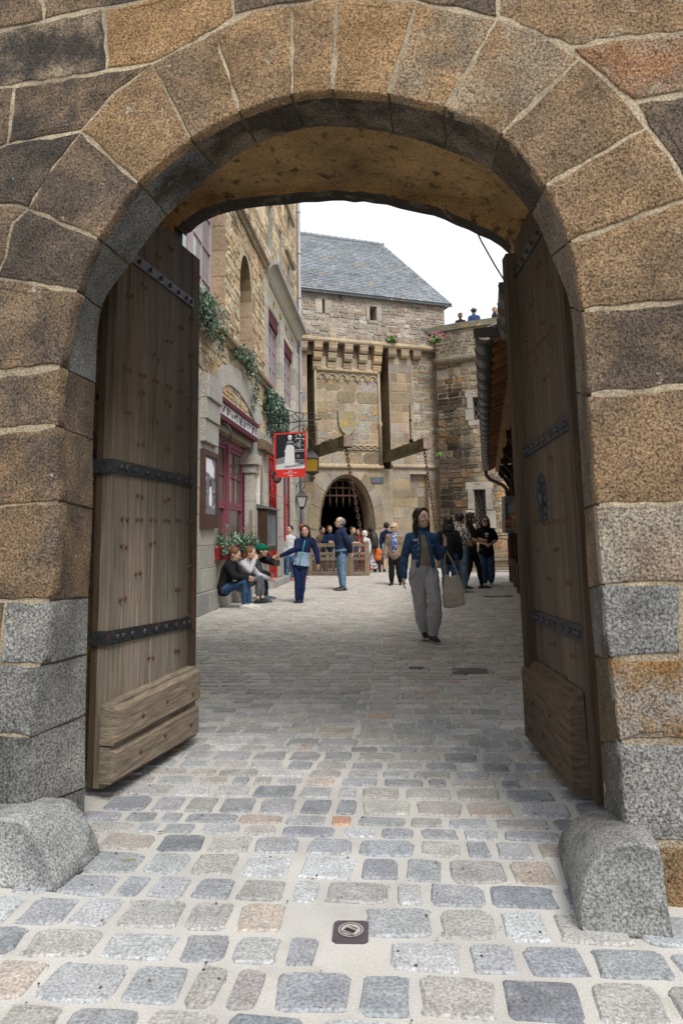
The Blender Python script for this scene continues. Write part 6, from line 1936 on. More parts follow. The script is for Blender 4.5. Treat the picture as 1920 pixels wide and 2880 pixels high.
# ---- woman walking towards the gate
gl, H = spot((1196, 1806), (1190, 1428))
WALK, HW = gl, H
def ex_walk(root, P, H, hp, X, hball, Mi):
    m = MB(); limb(m, [Vector((.006, -.066, .575)) * H, Vector((.006, -.068, .63)) * H, Vector((.004, -.066, .71)) * H, Vector((0, -.050, .785)) * H], [(.056 * H, .014 * H), (.050 * H, .016 * H), (.040 * H, .017 * H), (.026 * H, .012 * H)], X)
    grow(m, 't_shirt', 'cloth_obj', root, (.30, .25, .19), .009, fold=.014)
    m = MB()
    for s in (1, -1): limb(m, [Vector((.006 + .060 * s, -.070, .562)) * H, Vector((.006 + .052 * s, -.079, .63)) * H, Vector((.004 + .042 * s, -.079, .71)) * H, Vector((.032 * s, -.055, .785)) * H, Vector((.036 * s, -.015, .825)) * H], [(.016 * H, .013 * H)] * 4 + [(.012 * H, .012 * H)])
    grow(m, 'jacket_front', 'denim_obj', root, (.05, .11, .215), .007, fold=.01)
    m = MB()
    for z in (.60, .645, .69, .735): m.ball(Vector((-.047 - .1 * (.68 - z), -.093 + .10 * max(0, z - .69), z)) * H, .0055 * H, (.55, .53, .48), 6, 5)
    for s in (1, -1): m.ball(Vector((.066 * s, -.078, .715)) * H, .005 * H, (.5, .48, .42), 6, 5)
    m.build('button', 'leather', root, 'stuff')
    m = MB()
    for k, c in enumerate(((.6, .6, .62), (.45, .46, .5), (.62, .62, .64))): m.hexa([Vector((-.078 + k * .012 + a, -.0835 + b, z)) * H for z in (.748, .766) for a, b in ((0, 0), (.0105, -.001), (.0105, .004), (0, .004))], c)
    m.build('badge', 'print', root)
person('young woman with shoulder-length dark hair in denim jacket and grey sweatpants walking', gl, 4, H, skin=(.74, .50, .39),
       top=dict(c=(.045, .10, .20), mat='denim_obj', hem=.16, puff=.012, fold=.03, name='denim_jacket', collar=True),
       legs=dict(c=(.45, .45, .47), loose=.013, flare=.015, fold=.036, name='sweatpants'), shoes=((.018, .018, .02), (.5, .48, .45)), hair=('long', (.022, .013, .010)),
       head=(30, -6), vox=.007, curl=.6, extra=ex_walk,
       pose=dict(el_r=(-.132, .035, .626), wr_r=(-.148, .0, .478), el_l=(.128, .015, .630), wr_l=(.150, -.115, .702), hand_l=(.05, -.14, 1),
                 kn_l=(.060, -.105, .298), an_l=(.052, -.045, .056), kn_r=(-.030, .0, .285), an_r=(.012, .085, .070), hip_l=(.05, -.012, .515), foot_l=6, foot_r=-2))
# tote bag on her forearm
bag = thing('tote_bag', at_y(1276, 1700, gl.y - .05), 'off-white cotton tote bag hanging from the walking woman\'s raised arm', 'bag')
m = MB()
def bp_(x, y, d=0): return at_y(x, y, gl.y - .05 + d)
prof = [(1249, 1612), (1268, 1622), (1288, 1614), (1296, 1632), (1302, 1668), (1308, 1700), (1290, 1706), (1268, 1711), (1246, 1708), (1244, 1660)]
pc_ = Vector((0, 0, 0))
for x, y in prof: pc_ += bp_(x, y) / len(prof)
V = []
for d_, k in ((-.055, .80), (-.05, .93), (0, 1.0), (.05, .93), (.055, .80)):
    for x, y in prof: V.append(pc_ + (bp_(x, y) - pc_) * k + Vector((0, d_, 0)))
n = len(prof)
m.add(V, [tuple(range(n)), tuple(range(5 * n - 1, 4 * n - 1, -1))] + [(k * n + (i + 1) % n, k * n + i, (k + 1) * n + i, (k + 1) * n + (i + 1) % n) for k in range(4) for i in range(n)], (.62, .57, .48), None, True)
m.build('pouch', 'cloth', bag)
m = MB()
wl = at_y(1252, 1545, gl.y - .08)
for a, b in (((1252, 1614), -.03), ((1288, 1616), -.03), ((1254, 1612), .03), ((1286, 1616), .03)):
    q0 = bp_(*a, b); m.tube([q0, lerp(q0, wl, .5) + Vector((.012 if a[0] > 1270 else -.012, 0, 0)), wl], [.012, .011, .010], 6, (.42, .38, .31))
m.build('handle', 'cloth', bag)

# ---- three people sitting on the ledge, and the girl pulling the man up
gg, Hg = spot((845, 1697), (878, 1476))
HANDS = at_y(776, 1567, gg.y - .1)
sit = dict(pelvis=(0, .275, .235), chest=(0, .235, .40), neck=(0, .19, .51), head=(0, .155, .595), sh_l=(.103, .20, .485), sh_r=(-.103, .20, .485), el_l=(.12, .11, .36), el_r=(-.12, .11, .36),
           wr_l=(.03, .0, .33), wr_r=(-.03, .0, .33), hip_l=(.05, .265, .215), hip_r=(-.05, .265, .215), kn_l=(.05, .02, .30), kn_r=(-.05, .02, .30), an_l=(.05, .0, .05), an_r=(-.05, .03, .05))
g1 = ground_at(700, 1712)
person('auburn-haired woman in black jacket and blue jeans sitting nearest on the ledge', Vector((g1.x - .02, g1.y, 0)), 80, 1.68, skin=SKIN3,
       top=dict(c=(.014, .014, .017), puff=.02, hem=-.15, hood=True), legs=dict(c=JEAN, mat='denim_obj', loose=.006, name='jeans'), shoes=((.60, .58, .54), (.6, .58, .52)), hair=('bun', (.13, .048, .02)), head=(5, 22), pose=dict(sit, wr_l=(.0, -.02, .34)))
g2 = ground_at(742, 1698)
p2_ = dict(sit, wr_r=(-.035, .075, .52), el_r=(-.13, .10, .40), el_l=(.14, .10, .34), wr_l=(.12, -.06, .285), kn_l=(.06, .02, .29), head=(0, .14, .60))
def ex_sc(root, P, H, hp, X, hball, Mi):
    m = MB()
    for s in (1, -1): limb(m, [P['neck'] + Vector((.03 * s, .03, .01)) * H, P['neck'] + Vector((.045 * s, -.04, -.06)) * H, P['chest'] + Vector((.04 * s, -.075, -.03)) * H, P['chest'] + Vector((.04 * s, -.07, -.12)) * H], [(.02 * H, .02 * H), (.024 * H, .016 * H), (.028 * H, .014 * H), (.026 * H, .01 * H)])
    grow(m, 'scarf', 'cloth_obj', root, (.13, .075, .06), .010, fold=.012)
    m = MB(); m.ball(hp(.05, .006, -.034), .009 * H, (.8, .28, .03), 6, 5); m.ball(hp(-.05, .006, -.034), .009 * H, (.8, .28, .03), 6, 5); m.build('earring', 'paint', root)
person('curly-haired woman in pale jacket eating, in rolled grey jeans, sitting in the middle', Vector((g2.x - .05, g2.y, 0)), 78, 1.66, skin=SKIN3,
       top=dict(c=(.46, .46, .50), puff=.017, hem=-.1), legs=dict(c=(.11, .115, .125), mat='denim_obj', loose=.01, len=.72, name='jeans'), shoes=((.015, .015, .017), (.5, .5, .48)), hair=('updo', (.15, .075, .03)), head=(8, 6), pose=p2_, extra=ex_sc)
g3 = ground_at(752, 1687)
GREEN = (.004, .12, .075)
def ex_cap(root, P, H, hp, X, hball, Mi):
    m = MB(); hball(m, (0, .006, .030), (.058, .067, .053)); limb(m, [hp(0, -.045, .034), hp(0, -.09, .030), hp(0, -.112, .025)], [(.044 * H, .006 * H), (.040 * H, .005 * H), (.026 * H, .004 * H)], (Matrix.Rotation(R(12), 4, 'Z') @ Vector((1, 0, 0))))
    grow(m, 'cap', 'cloth_obj', root, GREEN, .007, smooth=1)
p3_ = dict(sit, chest=(0, .17, .42), neck=(0, .09, .50), head=(0, .035, .575), sh_l=(.10, .09, .49), sh_r=(-.10, .10, .485), wr_l=('w', HANDS + Vector((-.06, .02, -.01))), el_l=(.02, -.14, .43), el_r=(-.15, .02, .33), wr_r=(-.04, -.06, .30), hand_l=('w', Vector((1, 0, .3))))
person('man in green cap and black padded jacket reaching out from the ledge', Vector((g3.x - .05, g3.y, 0)), 82, 1.78, skin=SKIN,
       top=dict(c=BLACK, mat='puffer_obj', puff=.022, hem=-.1, collar=True, fold=.03), legs=dict(c=DJEAN, mat='denim_obj', name='jeans'), shoes=((.1, .14, .18), (.4, .3, .2)), hair=('short', (.06, .035, .02)), head=(10, 0), pose=p3_, extra=ex_cap)
def ex_zip(root, P, H, hp, X, hball, Mi):
    m = MB(); a = P['neck'] + Vector((.012, -.062, -.02)) * H; m.tube([a, P['chest'] + Vector((.010, -.092, -.01)) * H, P['pelvis'] + Vector((.0, -.094, .02)) * H, P['pelvis'] + Vector((-.008, -.096, -.04)) * H], .0055 * H, 6, (.02, .40, .36)); m.build('zip', 'paint', root)
person('smiling girl in navy and pale blue zip jacket leaning back with arm outstretched', gg, -6, Hg, skin=SKIN,
       top=dict(c=(.012, .02, .07), puff=.017, hem=-.3, low=(.26, .36, .46), hood=True, aline=.1), legs=dict(c=(.012, .024, .072), loose=.010), shoes=((.014, .018, .04), (.6, .6, .6)), hair=('longer', (.022, .014, .010)), head=(-6, -2),
       extra=ex_zip, pose=dict(pelvis=(.02, 0, .53), chest=(.045, .0, .70), neck=(.065, .004, .822), head=(.075, -.012, .915), sh_r=(-.035, .0, .795), sh_l=(.165, .01, .80), el_r=('w', HANDS + Vector((.42, -.01, .16))), wr_r=('w', HANDS + Vector((.09, 0, .02))), hand_r=('w', Vector((-1, 0, -.25))),
                               el_l=(.215, .02, .64), wr_l=(.235, .0, .50), kn_l=(.03, -.01, .285), an_l=(.01, .01, .048), kn_r=(-.03, -.02, .285), an_r=(-.04, -.01, .048)))

# ---- man in the hooded jacket seen from the side, and the woman with the scarf
gm, Hm = spot((962, 1661), (950, 1452))
def ex_gl(root, P, H, hp, X, hball, Mi): glasses(root, hp, H, (.03, .03, .03), .006, .010)
person('grey-haired man in navy hooded jacket and light jeans with hands behind back', gm, -78, Hm, skin=SKIN3, bulk=1.14,
       top=dict(c=(.020, .032, .068), puff=.018, hem=-.22, hood=True, name='hooded_jacket'), legs=dict(c=LJEAN, mat='denim_obj', loose=.012, name='jeans'), shoes=((.06, .045, .035), (.04, .035, .03)), hair=('receding', (.16, .16, .165)), head=(-4, -4), extra=ex_gl,
       pose=dict(el_l=(.14, .075, .645), wr_l=(.06, .115, .52), el_r=(-.14, .075, .645), wr_r=(-.03, .125, .515), chest=(0, -.015, .70)))
gw, Hw_ = spot((1112, 1646), (1106, 1470))
def ex_scarf(root, P, H, hp, X, hball, Mi):
    glasses(root, hp, H, (.015, .01, .01), .006, .015)
    m = MB()
    for s, l_, sw_ in ((-1, .26, .0), (1, .20, .01)):
        limb(m, [Vector((.010 + s * .022, -.062, .80)) * H, Vector((.010 + s * .018, -.092, .73)) * H, Vector((.012 + s * .014 + sw_, -.100, .66)) * H, Vector((.012 + s * .016 + sw_, -.098, .80 - l_)) * H], [(.020 * H, .014 * H), (.022 * H, .010 * H), (.022 * H, .009 * H), (.024 * H, .007 * H)])
    m.tube([P['neck'] + Vector((.05, .0, -.01)) * H, P['neck'] + Vector((.0, -.06, -.012)) * H, P['neck'] + Vector((-.05, .0, -.01)) * H, P['neck'] + Vector((0, .05, -.0)) * H, P['neck'] + Vector((.05, .0, -.01)) * H], .022 * H, 8, (.03, .14, .42))
    m.build('scarf', 'scarf_cloth', root)
    m = MB()
    for k in range(5):
        z = .50 + k * .058
        pts = [Vector((.098 * math.cos(a) * (1.1 if k < 2 else 1.0), .074 * math.sin(a) + .002, z)) * H for a in [2 * math.pi * q / 20 for q in range(21)]]
        m.tube(pts, .004 * H, 5, (.12, .085, .06))
    m.build('seam', 'cloth', root, 'stuff')
person('blond woman with sunglasses in beige quilted jacket and bright blue scarf', gw, -14, Hw_, skin=SKIN3, bulk=1.06,
       top=dict(c=(.27, .195, .14), mat='puffer_obj', puff=.026, hem=-.32, collar=True, fold=.03), legs=dict(c=(.012, .012, .014), loose=.014, flare=.006), shoes=((.014, .013, .013), (.03, .03, .03)), hair=('curly', (.50, .36, .17)), head=(-18, 0), extra=ex_scarf,
       pose=dict(an_l=(.075, .03, .048), an_r=(-.06, -.02, .048), wr_l=(.15, -.03, .49), wr_r=(-.15, -.03, .49)))

# ---- group on the right
GR = 'people standing in the street'
def place(label, foot, headtop, yaw, **k):
    g, H = spot(foot, headtop)
    return person(label, g, yaw, H, **k)
place('woman with black hair and black hooded top seen from behind, beside the patterned shirt', (1268, 1684), (1262, 1449), 165, skin=SKIN2, top=dict(c=(.010, .010, .011), puff=.022, hem=-.35, hood=True), legs=dict(c=JEAN, mat='denim_obj', loose=.014, name='jeans'), hair=('long', (.010, .009, .009)), head=(0, -5), group=GR, pose=dict(el_l=(.13, -.06, .65), wr_l=(.09, -.13, .62)))
place('person in black and white patterned shirt and faded jeans standing at the right', (1300, 1667), (1297, 1441), 118, skin=SKIN2, top=dict(c=(.55, .53, .48), mat='pattern_cloth', puff=.016, hem=-.15, sleeve='short', name='shirt'), legs=dict(c=(.12, .18, .25), mat='denim_obj', loose=.010, name='jeans'), shoes=((.45, .44, .40), (.4, .4, .38)), hair=('short', (.010, .009, .009)), head=(20, 0), group=GR, pose=dict(el_r=(-.13, -.05, .64), wr_r=(-.07, -.16, .62), el_l=(.14, -.05, .65), wr_l=(.08, -.15, .61)))
def ex_onhead(root, P, H, hp, X, hball, Mi): glasses(root, hp, H, BLACK, .058, .012)
place('woman in dark purple top and black leggings with sunglasses on her head', (1330, 1656), (1316, 1441), 58, skin=SKIN2, top=dict(c=(.045, .035, .055), puff=.012, hem=-.2, sleeve='short', name='top'), legs=dict(c=BLACK, loose=.003, name='leggings'), shoes=((.02, .02, .02), (.3, .3, .3)), hair=('longer', (.018, .012, .010)), head=(14, 0), extra=ex_onhead, group=GR, pose=dict(el_l=(.13, -.03, .65), wr_l=(.06, -.15, .63), el_r=(-.13, -.04, .65), wr_r=(-.06, -.16, .62), an_l=(.05, -.10, .048), an_r=(-.06, .09, .05), kn_l=(.05, -.07, .285), kn_r=(-.05, .01, .285)))
def ex_tee(root, P, H, hp, X, hball, Mi):
    glasses(root, hp, H, (.008, .008, .008), .006, .017)
    m = MB()
    for a in (-.7, 0, .7):
        q = [(0, 0), (.012, .016), (.010, .034), (0, .046), (-.010, .034), (-.012, .016)]
        m.add([Vector((x * math.cos(a) + z * math.sin(a) - .004, -.096 + .03 * abs(math.sin(a)) * abs(z) * 4, .715 + z * math.cos(a) - x * math.sin(a))) * H for x, z in q], [tuple(range(6))], (.62, .62, .64))
    for k in range(3): m.hexa([Vector((x, y, z)) * H for z in (.704 - k * .007, .708 - k * .007) for x, y in ((-.024, -.094), (.016, -.095), (.016, -.09), (-.024, -.09))], (.6, .6, .62))
    m.build('emblem', 'print', root)
place('girl in sunglasses and loose black t-shirt with white leaf emblem, wide jeans', (1371, 1648), (1362, 1450), 2, skin=SKIN3, top=dict(c=(.009, .009, .010), puff=.024, hem=-.38, sleeve='short', name='t_shirt', aline=.12), legs=dict(c=(.045, .085, .15), mat='denim_obj', loose=.016, flare=.014, name='jeans'), shoes=((.45, .44, .42), (.5, .5, .48)), hair=('longer', (.04, .022, .014)), head=(-4, 4), extra=ex_tee, group=GR, pose=dict(el_l=(.15, -.01, .645), wr_l=(.04, -.12, .585), el_r=(-.15, -.01, .65), wr_r=(-.05, -.13, .60), an_l=(.055, .01, .048), an_r=(-.035, .0, .048)))

# ---- people further back
place('woman in white jacket and blue jeans with pink trainers by the red batten', (815, 1634), (834, 1477), 35, skin=SKIN, top=dict(c=(.52, .52, .53), puff=.016, hem=-.2, collar=True), legs=dict(c=(.06, .14, .28), mat='denim_obj', loose=.003, name='jeans'), shoes=((.62, .22, .18), (.6, .3, .25)), hair=('short', (.022, .016, .012)), head=(-70, 0), group=GR, vox=.012)
place('red-haired woman in striped top seen from behind next to the white jacket', (850, 1630), (848, 1473), 160, skin=SKIN3, top=dict(c=(.30, .30, .32), puff=.014, hem=-.2, name='striped_top'), legs=dict(c=(.05, .10, .18), mat='denim_obj', name='jeans'), shoes=((.5, .2, .18), (.5, .3, .25)), hair=('bob', (.21, .065, .025)), head=(25, 0), group=GR, vox=.012,
      extra=lambda root, P, H, hp, X, hball, Mi: [MB().tube([Vector((.108 * math.cos(a), .079 * math.sin(a), z)) * H for a in [2 * math.pi * q / 18 for q in range(19)]], .007 * H, 5, (.015, .015, .02)).build('stripe', 'cloth', root) for z in (.50, .535, .57, .605, .64)])
def back(label, x, ytop, Y, yaw, **k):
    v = at_y(x, ytop, Y); return person(label, Vector((v.x, Y, 0)), yaw, v.z, vox=.012, group=GR, **k)
back('dark-haired man in brown jacket standing behind the wooden barrier', 905, 1481, 24.9, 30, top=dict(c=(.14, .105, .07), puff=.012), legs=dict(c=(.2, .19, .17)), hair=('short', (.012, .010, .008)), head=(20, 12))
back('man with glasses in navy jacket looking at his hands behind the barrier', 926, 1478, 24.6, 10, top=dict(c=(.014, .022, .065), puff=.016, hem=-.2), legs=dict(c=(.24, .22, .19)), hair=('short', (.12, .05, .025)), skin=SKIN3, head=(6, 14), extra=ex_gl, pose=dict(el_l=(.14, -.03, .66), wr_l=(.03, -.13, .66), el_r=(-.14, -.03, .66), wr_r=(-.02, -.14, .65)))
back('woman in dark grey t-shirt with folded arms behind the short barrier panel', 990, 1481, 24.4, 40, top=dict(c=(.055, .055, .06), sleeve='short', name='t_shirt'), legs=dict(c=(.05, .09, .17), mat='denim_obj'), hair=('short', (.04, .022, .015)), skin=SKIN3, head=(20, 0), pose=dict(el_l=(.14, -.04, .65), wr_l=(-.02, -.13, .66), el_r=(-.14, -.04, .65), wr_r=(.02, -.13, .64)))
back('brown-haired child in red top by the short barrier panel', 1007, 1487, 25.2, 0, top=dict(c=(.35, .02, .02), name='top'), legs=dict(c=JEAN), hair=('long', (.10, .05, .03)), skin=SKIN3)
def ex_shawl(root, P, H, hp, X, hball, Mi):
    m = MB(); limb(m, [P['sh_r'] + Vector((.02, -.03, .02)) * H, P['chest'] + Vector((.0, -.09, .0)) * H, P['pelvis'] + Vector((.05, -.085, .02)) * H, P['pelvis'] + Vector((.08, -.06, -.17)) * H], [(.03 * H, .02 * H), (.05 * H, .02 * H), (.055 * H, .02 * H), (.05 * H, .015 * H)]); grow(m, 'red_shawl', 'cloth_obj', root, (.33, .012, .02), .012, fold=.02)
back('white-haired woman in white top with a red shawl', 1024, 1492, 24.3, -30, top=dict(c=(.58, .57, .55), puff=.02, name='top'), legs=dict(c=(.35, .02, .03), kind='skirt', name='skirt'), hair=('curly', (.62, .61, .58)), skin=SKIN3, head=(-20, 5), extra=ex_shawl)
bpk = at_y(1045, 1482, 25.0)
back('person in black coat and black and white patterned skirt seen from behind', 1042, 1482, 25.0, 175, top=dict(c=BLACK, mat='puffer_obj', puff=.022, hem=-.2), legs=dict(c=(.6, .6, .6), mat='pattern_cloth', kind='skirt', name='skirt'), hair=('short', (.010, .009, .009)))
bk = thing('backpack', (bpk.x + .05, 24.7, 1.0), 'black backpack worn by the person in the patterned skirt', 'backpack')
m = MB(); limb(m, [Vector((bpk.x + .05, 24.72, .92)), Vector((bpk.x + .05, 24.70, 1.15)), Vector((bpk.x + .04, 24.74, 1.36))], [(.16, .10), (.17, .11), (.13, .08)], Vector((1, 0, 0))); m.c = [(.014, .014, .016)] * len(m.f); m.build('pack', 'leather', bk); bk.children[0].matrix_parent_inverse = ROOT_INV[bk.name]
m = MB(); m.bevbox(Frame((bpk.x + .05, 24.62), (1, 0)), -.11, .11, -.03, .03, .95, 1.12, (.02, .02, .022), .02); m.build('pocket', 'leather', bk)
back('small child in bright orange padded vest holding hands', 1060, 1530, 24.9, 170, top=dict(c=(.62, .13, .02), mat='puffer_obj', puff=.03, sleeve='short', hem=-.2, name='vest'), legs=dict(c=(.02, .022, .04)), hair=('short', (.6, .2, .08)), bulk=1.2)
back('man in navy hooded sweatshirt and blue shorts walking away with the child', 1086, 1469, 25.2, 168, top=dict(c=(.018, .026, .06), puff=.016, hem=-.2, hood=True, name='sweatshirt'), legs=dict(c=(.20, .30, .42), kind='shorts', loose=.012, name='shorts'), hair=('short', (.018, .012, .010)), skin=SKIN3)
# ---- people leaning on the rampart
WK = zcop - 1.15
def ramp(label, x, ytop, yaw, H, **k):
    d = .75
    q0 = tow(x, ytop)
    s = q0[0] * (TR_ - d) / TR_
    a = q0[0] / TR_; r_ = TR_ - d
    Y = TC.y - r_ * math.cos(a)
    v = at_y(x, ytop, Y)
    return person(label, Vector((v.x, Y, v.z - H)), yaw, H, vox=.012, group='people on the rampart', **k)
ramp('woman with tousled auburn hair seen from behind on the rampart', 1293, 880, 170, 1.62, top=dict(c=(.02, .02, .022)), legs=dict(c=BLACK), hair=('updo', (.13, .05, .03)), skin=SKIN3)
def ex_hat(root, P, H, hp, X, hball, Mi):
    m = MB(); limb(m, [hp(0, .006, .030), hp(0, .006, .066), hp(0, .006, .085)], [(.050 * H, .058 * H), (.046 * H, .054 * H), (.034 * H, .042 * H)], X, cap=False); m.tube([hp(0, .006, .030), hp(0, .006, .036)], .085 * H, 18); m.build('hat', 'leather', root)
    root.children[-1].data.attributes['tint'].data.foreach_set('color', [.02, .02, .022, 1] * len(root.children[-1].data.polygons))
ramp('man in black brimmed hat and blue jacket on the rampart', 1331, 866, 175, 1.76, top=dict(c=(.03, .06, .15), puff=.02), legs=dict(c=BLACK), hair=('short', (.03, .02, .02)), extra=ex_hat, bulk=1.15)
ramp('blond woman with dark glasses and scarf on the rampart', 1390, 863, 60, 1.66, top=dict(c=(.02, .02, .025), puff=.018, collar=True), legs=dict(c=BLACK), hair=('bob', (.32, .19, .09)), skin=SKIN3, extra=lambda root, P, H, hp, X, hball, Mi: glasses(root, hp, H))

# ---- tan dog
gd = ground_at(1068, 1607)
dog = thing('dog', (gd.x, gd.y, 0), 'small tan dog standing beside the child in orange', 'dog', None, R(20), world=False)
m = MB()
limb(m, [(0, -.22, .36), (0, -.05, .35), (0, .16, .36), (0, .24, .36)], [(.085, .11), (.085, .12), (.07, .085), (.06, .07)], Vector((1, 0, 0)))
limb(m, [(0, -.24, .40), (0, -.33, .50)], [.065, .05]); m.ball((0, -.37, .54), (.055, .07, .055), nu=10, nv=8); limb(m, [(0, -.40, .53), (0, -.47, .515)], [.032, .022])
for s in (1, -1):
    limb(m, [(.04 * s, -.345, .59), (.055 * s, -.34, .55)], [.012, .022], n=8)
    limb(m, [(.055 * s, -.20, .32), (.055 * s, -.21, .17), (.055 * s, -.20, .03)], [.04, .024, .02], n=8); limb(m, [(.055 * s, -.20, .02), (.055 * s, -.235, .018)], [.02, .018], n=8)
    limb(m, [(.05 * s, .20, .34), (.055 * s, .17, .22), (.055 * s, .26, .14), (.055 * s, .245, .03)], [.055, .034, .02, .018], n=8); limb(m, [(.055 * s, .245, .02), (.055 * s, .21, .018)], [.02, .018], n=8)
limb(m, [(0, .25, .39), (0, .33, .46), (0, .35, .55)], [.02, .015, .008], n=8)
grow(m, 'body', 'skin', dog, (.22, .10, .035), .010, smooth=1)
m = MB(); m.ball((0, -.485, .525), .013, (.01, .01, .01), 6, 5)
for s in (1, -1): m.ball((.028 * s, -.425, .56), .008, (.01, .008, .006), 6, 5)
m.build('nose_and_eyes', 'leather', dog)

# ================================================================== plants
def leaf(mb, c, n, r, colr):
    n = n.normalized(); x = n.cross(Vector((RNG.uniform(-1, 1), RNG.uniform(-1, 1), RNG.uniform(-1, 1)))).normalized(); y = n.cross(x)
    mb.add([c - x * r, c - x * r * .2 + y * r * .62, c + x * r + n * r * .25, c - x * r * .2 - y * r * .62], [(0, 1, 2, 3)], colr)
LG = [(.045, .105, .05), (.06, .13, .065), (.035, .08, .045), (.09, .155, .10), (.17, .23, .18), (.03, .065, .03)]
LGP = [(.13, .22, .15), (.20, .29, .22), (.08, .15, .09), (.26, .33, .27)]
def trailing(name, label, tops, strands, lens, dens, r, pal, frame=None, tout=.22, cat='ivy', grp=None):
    base = frame.p(tops[0][0], tout, tops[0][1])
    o = thing(name, base, label, cat, grp)
    st = MB(); lv = MB()
    for k in range(strands):
        u = RNG.random()
        i = min(int(u * (len(tops) - 1)), len(tops) - 2); f = u * (len(tops) - 1) - i
        s = tops[i][0] + (tops[i + 1][0] - tops[i][0]) * f; z = tops[i][1] + (tops[i + 1][1] - tops[i][1]) * f
        Ln = lens[i] + (lens[i + 1] - lens[i]) * f
        Ln *= RNG.uniform(.45, 1.0)
        pts = []; t = tout * RNG.uniform(.5, 1.1); ds = 0
        for q in range(8):
            ds += jit(.03); pts.append(frame.p(s + ds, t + .05 * math.sin(q * .6) + jit(.02), z + .14 * math.sin(min(1, q / 2) * 1.5) * (q < 3) - Ln * q / 7))
        st.tube(pts, .006, 4, (.07, .06, .035))
        for q in range(int(dens * (Ln + .3))):
            v = RNG.random() ** .8; a = int(v * 6.99); c = lerp(pts[a], pts[a + 1], v * 7 - a)
            leaf(lv, c + Vector((jit(.07), jit(.07), jit(.07))), frame.n + Vector((jit(.9), jit(.9), RNG.uniform(-.2, 1))), r * RNG.uniform(.6, 1.3), vary(RNG.choice(pal), .2, .08))
    st.build('stem', 'leaf', o, 'stuff'); lv.build('foliage', 'leaf', o, 'stuff')
    return o
def LZ(x, y, t=.2): return L.px(x, y, t)
trailing('trailing_ivy', 'pale and dark green ivy trailing over the ledge below the upper mauve window', [LZ(548, 800), LZ(575, 830), LZ(600, 850), LZ(626, 880)], 24, [.25, .6, .7, 1.1], 62, .036, LG + LGP * 2, L, grp='ivy on the restaurant front')
trailing('trailing_ivy', 'ivy trailing over the ledge below the arched recess', [LZ(672, 985), LZ(690, 990), LZ(708, 1000), LZ(728, 1060)], 18, [.15, .25, .6, 1.15], 62, .036, LG + LGP, L, grp='ivy on the restaurant front')
trailing('trailing_ivy', 'thick ivy mass spilling from the window above the red sign', [LZ(757, 1100), LZ(775, 1110), LZ(795, 1125), LZ(812, 1170)], 56, [.4, 1.1, 1.6, 1.2], 66, .045, LG * 2 + LGP, L, tout=.14, grp='ivy on the restaurant front')
for i, (x0, x1, lab) in enumerate(((604, 646, 'red planter box of green leaves on the shop window sill, nearer the poster'), (652, 684, 'red planter box of bushy variegated leaves above the curly-haired woman'), (688, 712, 'short red planter box of leaves at the pier end of the shop window'))):
    a, b = L.px(x0, 1530, .0)[0], L.px(x1, 1530, .0)[0]
    o = thing('planter', L.p((a + b) / 2, .0, 1.2), lab, 'planter', 'planters on the shop window sill')
    zb = 1.10 if i == 0 else 1.14
    zb = .90
    m = MB(); p = L.p; w_ = .10
    m.hexa([p(a + .03, -.10 + .02, zb), p(b - .03, -.10 + .02, zb), p(b - .03, .07, zb), p(a + .03, .07, zb), p(a, -.12, zb + .26), p(b, -.12, zb + .26), p(b, .09, zb + .26), p(a, .09, zb + .26)], (.27, .02, .028)); m.build('box', 'matt_paint', o)
    m = MB(); m.box(L, a - .01, b + .01, .08, .105, zb + .22, zb + .275, (.30, .025, .03)); m.build('rim', 'matt_paint', o)
    m = MB()
    for k in range(520 if i else 420):
        c = p(RNG.uniform(a - .03, b + .03), RNG.uniform(-.10, .16), zb + .24 + abs(RNG.gauss(0, .13)))
        if RNG.random() < .2: c = p(RNG.uniform(a, b), .13 + jit(.03), zb + .24 - RNG.uniform(0, .14))
        leaf(m, c, L.n + Vector((jit(.9), jit(.9), RNG.uniform(0, 1.2))), RNG.uniform(.025, .05), vary(RNG.choice(LG * 2 + LGP), .2, .08))
    m.build('foliage', 'leaf', o, 'stuff')
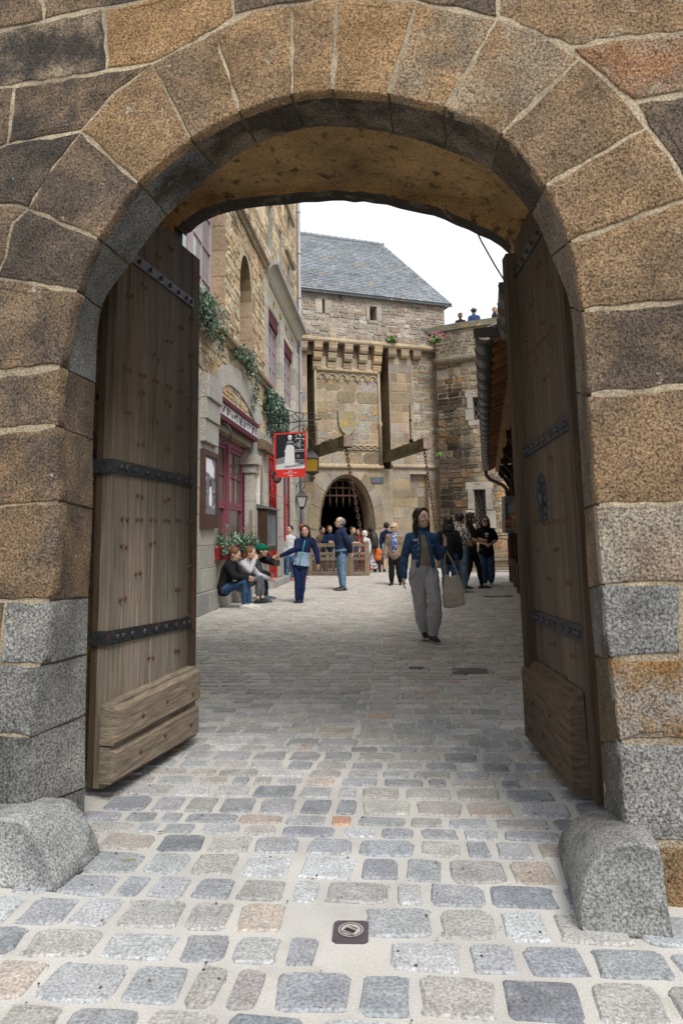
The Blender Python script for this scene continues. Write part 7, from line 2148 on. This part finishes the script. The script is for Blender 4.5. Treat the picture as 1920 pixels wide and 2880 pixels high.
def tuft(label, c, r, nl, nf, cat='flowering plant'):
    o = thing('flowering_plant', c, label, cat, 'plants growing on the old walls')
    st = MB(); lv = MB(); fl = MB()
    for k in range(18):
        d = Vector((jit(1), jit(.8), RNG.uniform(.0, 1.2))).normalized(); e = c + d * r * RNG.uniform(.6, 1.1)
        st.tube([c, lerp(c, e, .5) + Vector((0, 0, .04)), e], .008, 4, (.10, .14, .05))
        for q in range(nl // 18):
            pt = lerp(c, e, RNG.uniform(.25, 1.0)); leaf(lv, pt + Vector((jit(.1), jit(.1), jit(.1))) * r * 1.6, Vector((jit(1), -.6 + jit(.8), RNG.uniform(.1, 1))), RNG.uniform(.04, .075), vary(RNG.choice([(.12, .24, .055), (.16, .30, .08), (.08, .17, .04), (.20, .33, .12)]), .2))
        if k < nf:
            for q in range(9): fl.ball(e + Vector((jit(.07), jit(.07), .05 + jit(.06))), .021, vary((.50, .09, .22), .2), 5, 4)
    st.build('stem', 'leaf', o, 'stuff'); lv.build('foliage', 'leaf', o, 'stuff')
    if nf: fl.build('flower', 'leaf', o, 'stuff')
tuft('bushy green plant with pink flowers growing from the string course of the gatehouse', at_y(1100, 960, K.p(4.1, .35, 0).y), .26, 260, 6)
tuft('large green plant with many pink flowers in the corner between gatehouse and bastion', at_y(1226, 962, 26.2), .36, 480, 14)
tuft('tiny green weed in the joint of the gatehouse corner above the chain', at_y(1236, 1282, 26.6), .12, 90, 0, 'weed')
# dry leaves and bits of straw on the paving
for i, (x, y, lab) in enumerate(((365, 2425, 'thin yellow straw lying on the pale joint near the left guard stone'), (452, 2347, 'small brown dry leaf on the paving near the left door'))):
    q = ground_at(x, y); m = MB()
    if i == 0: m.tube([q + Vector((-.02, -.006, .012)), q + Vector((0, 0, .014)), q + Vector((.022, .008, .012))], .0022, 5, (.42, .30, .10))
    else: leaf(m, q + Vector((0, 0, .012)), Vector((.1, .1, 1)), .014, (.10, .05, .02))
    tag(m.build('dry_straw' if i == 0 else 'dry_leaf', 'leaf'), lab, 'straw' if i == 0 else 'dry leaf')
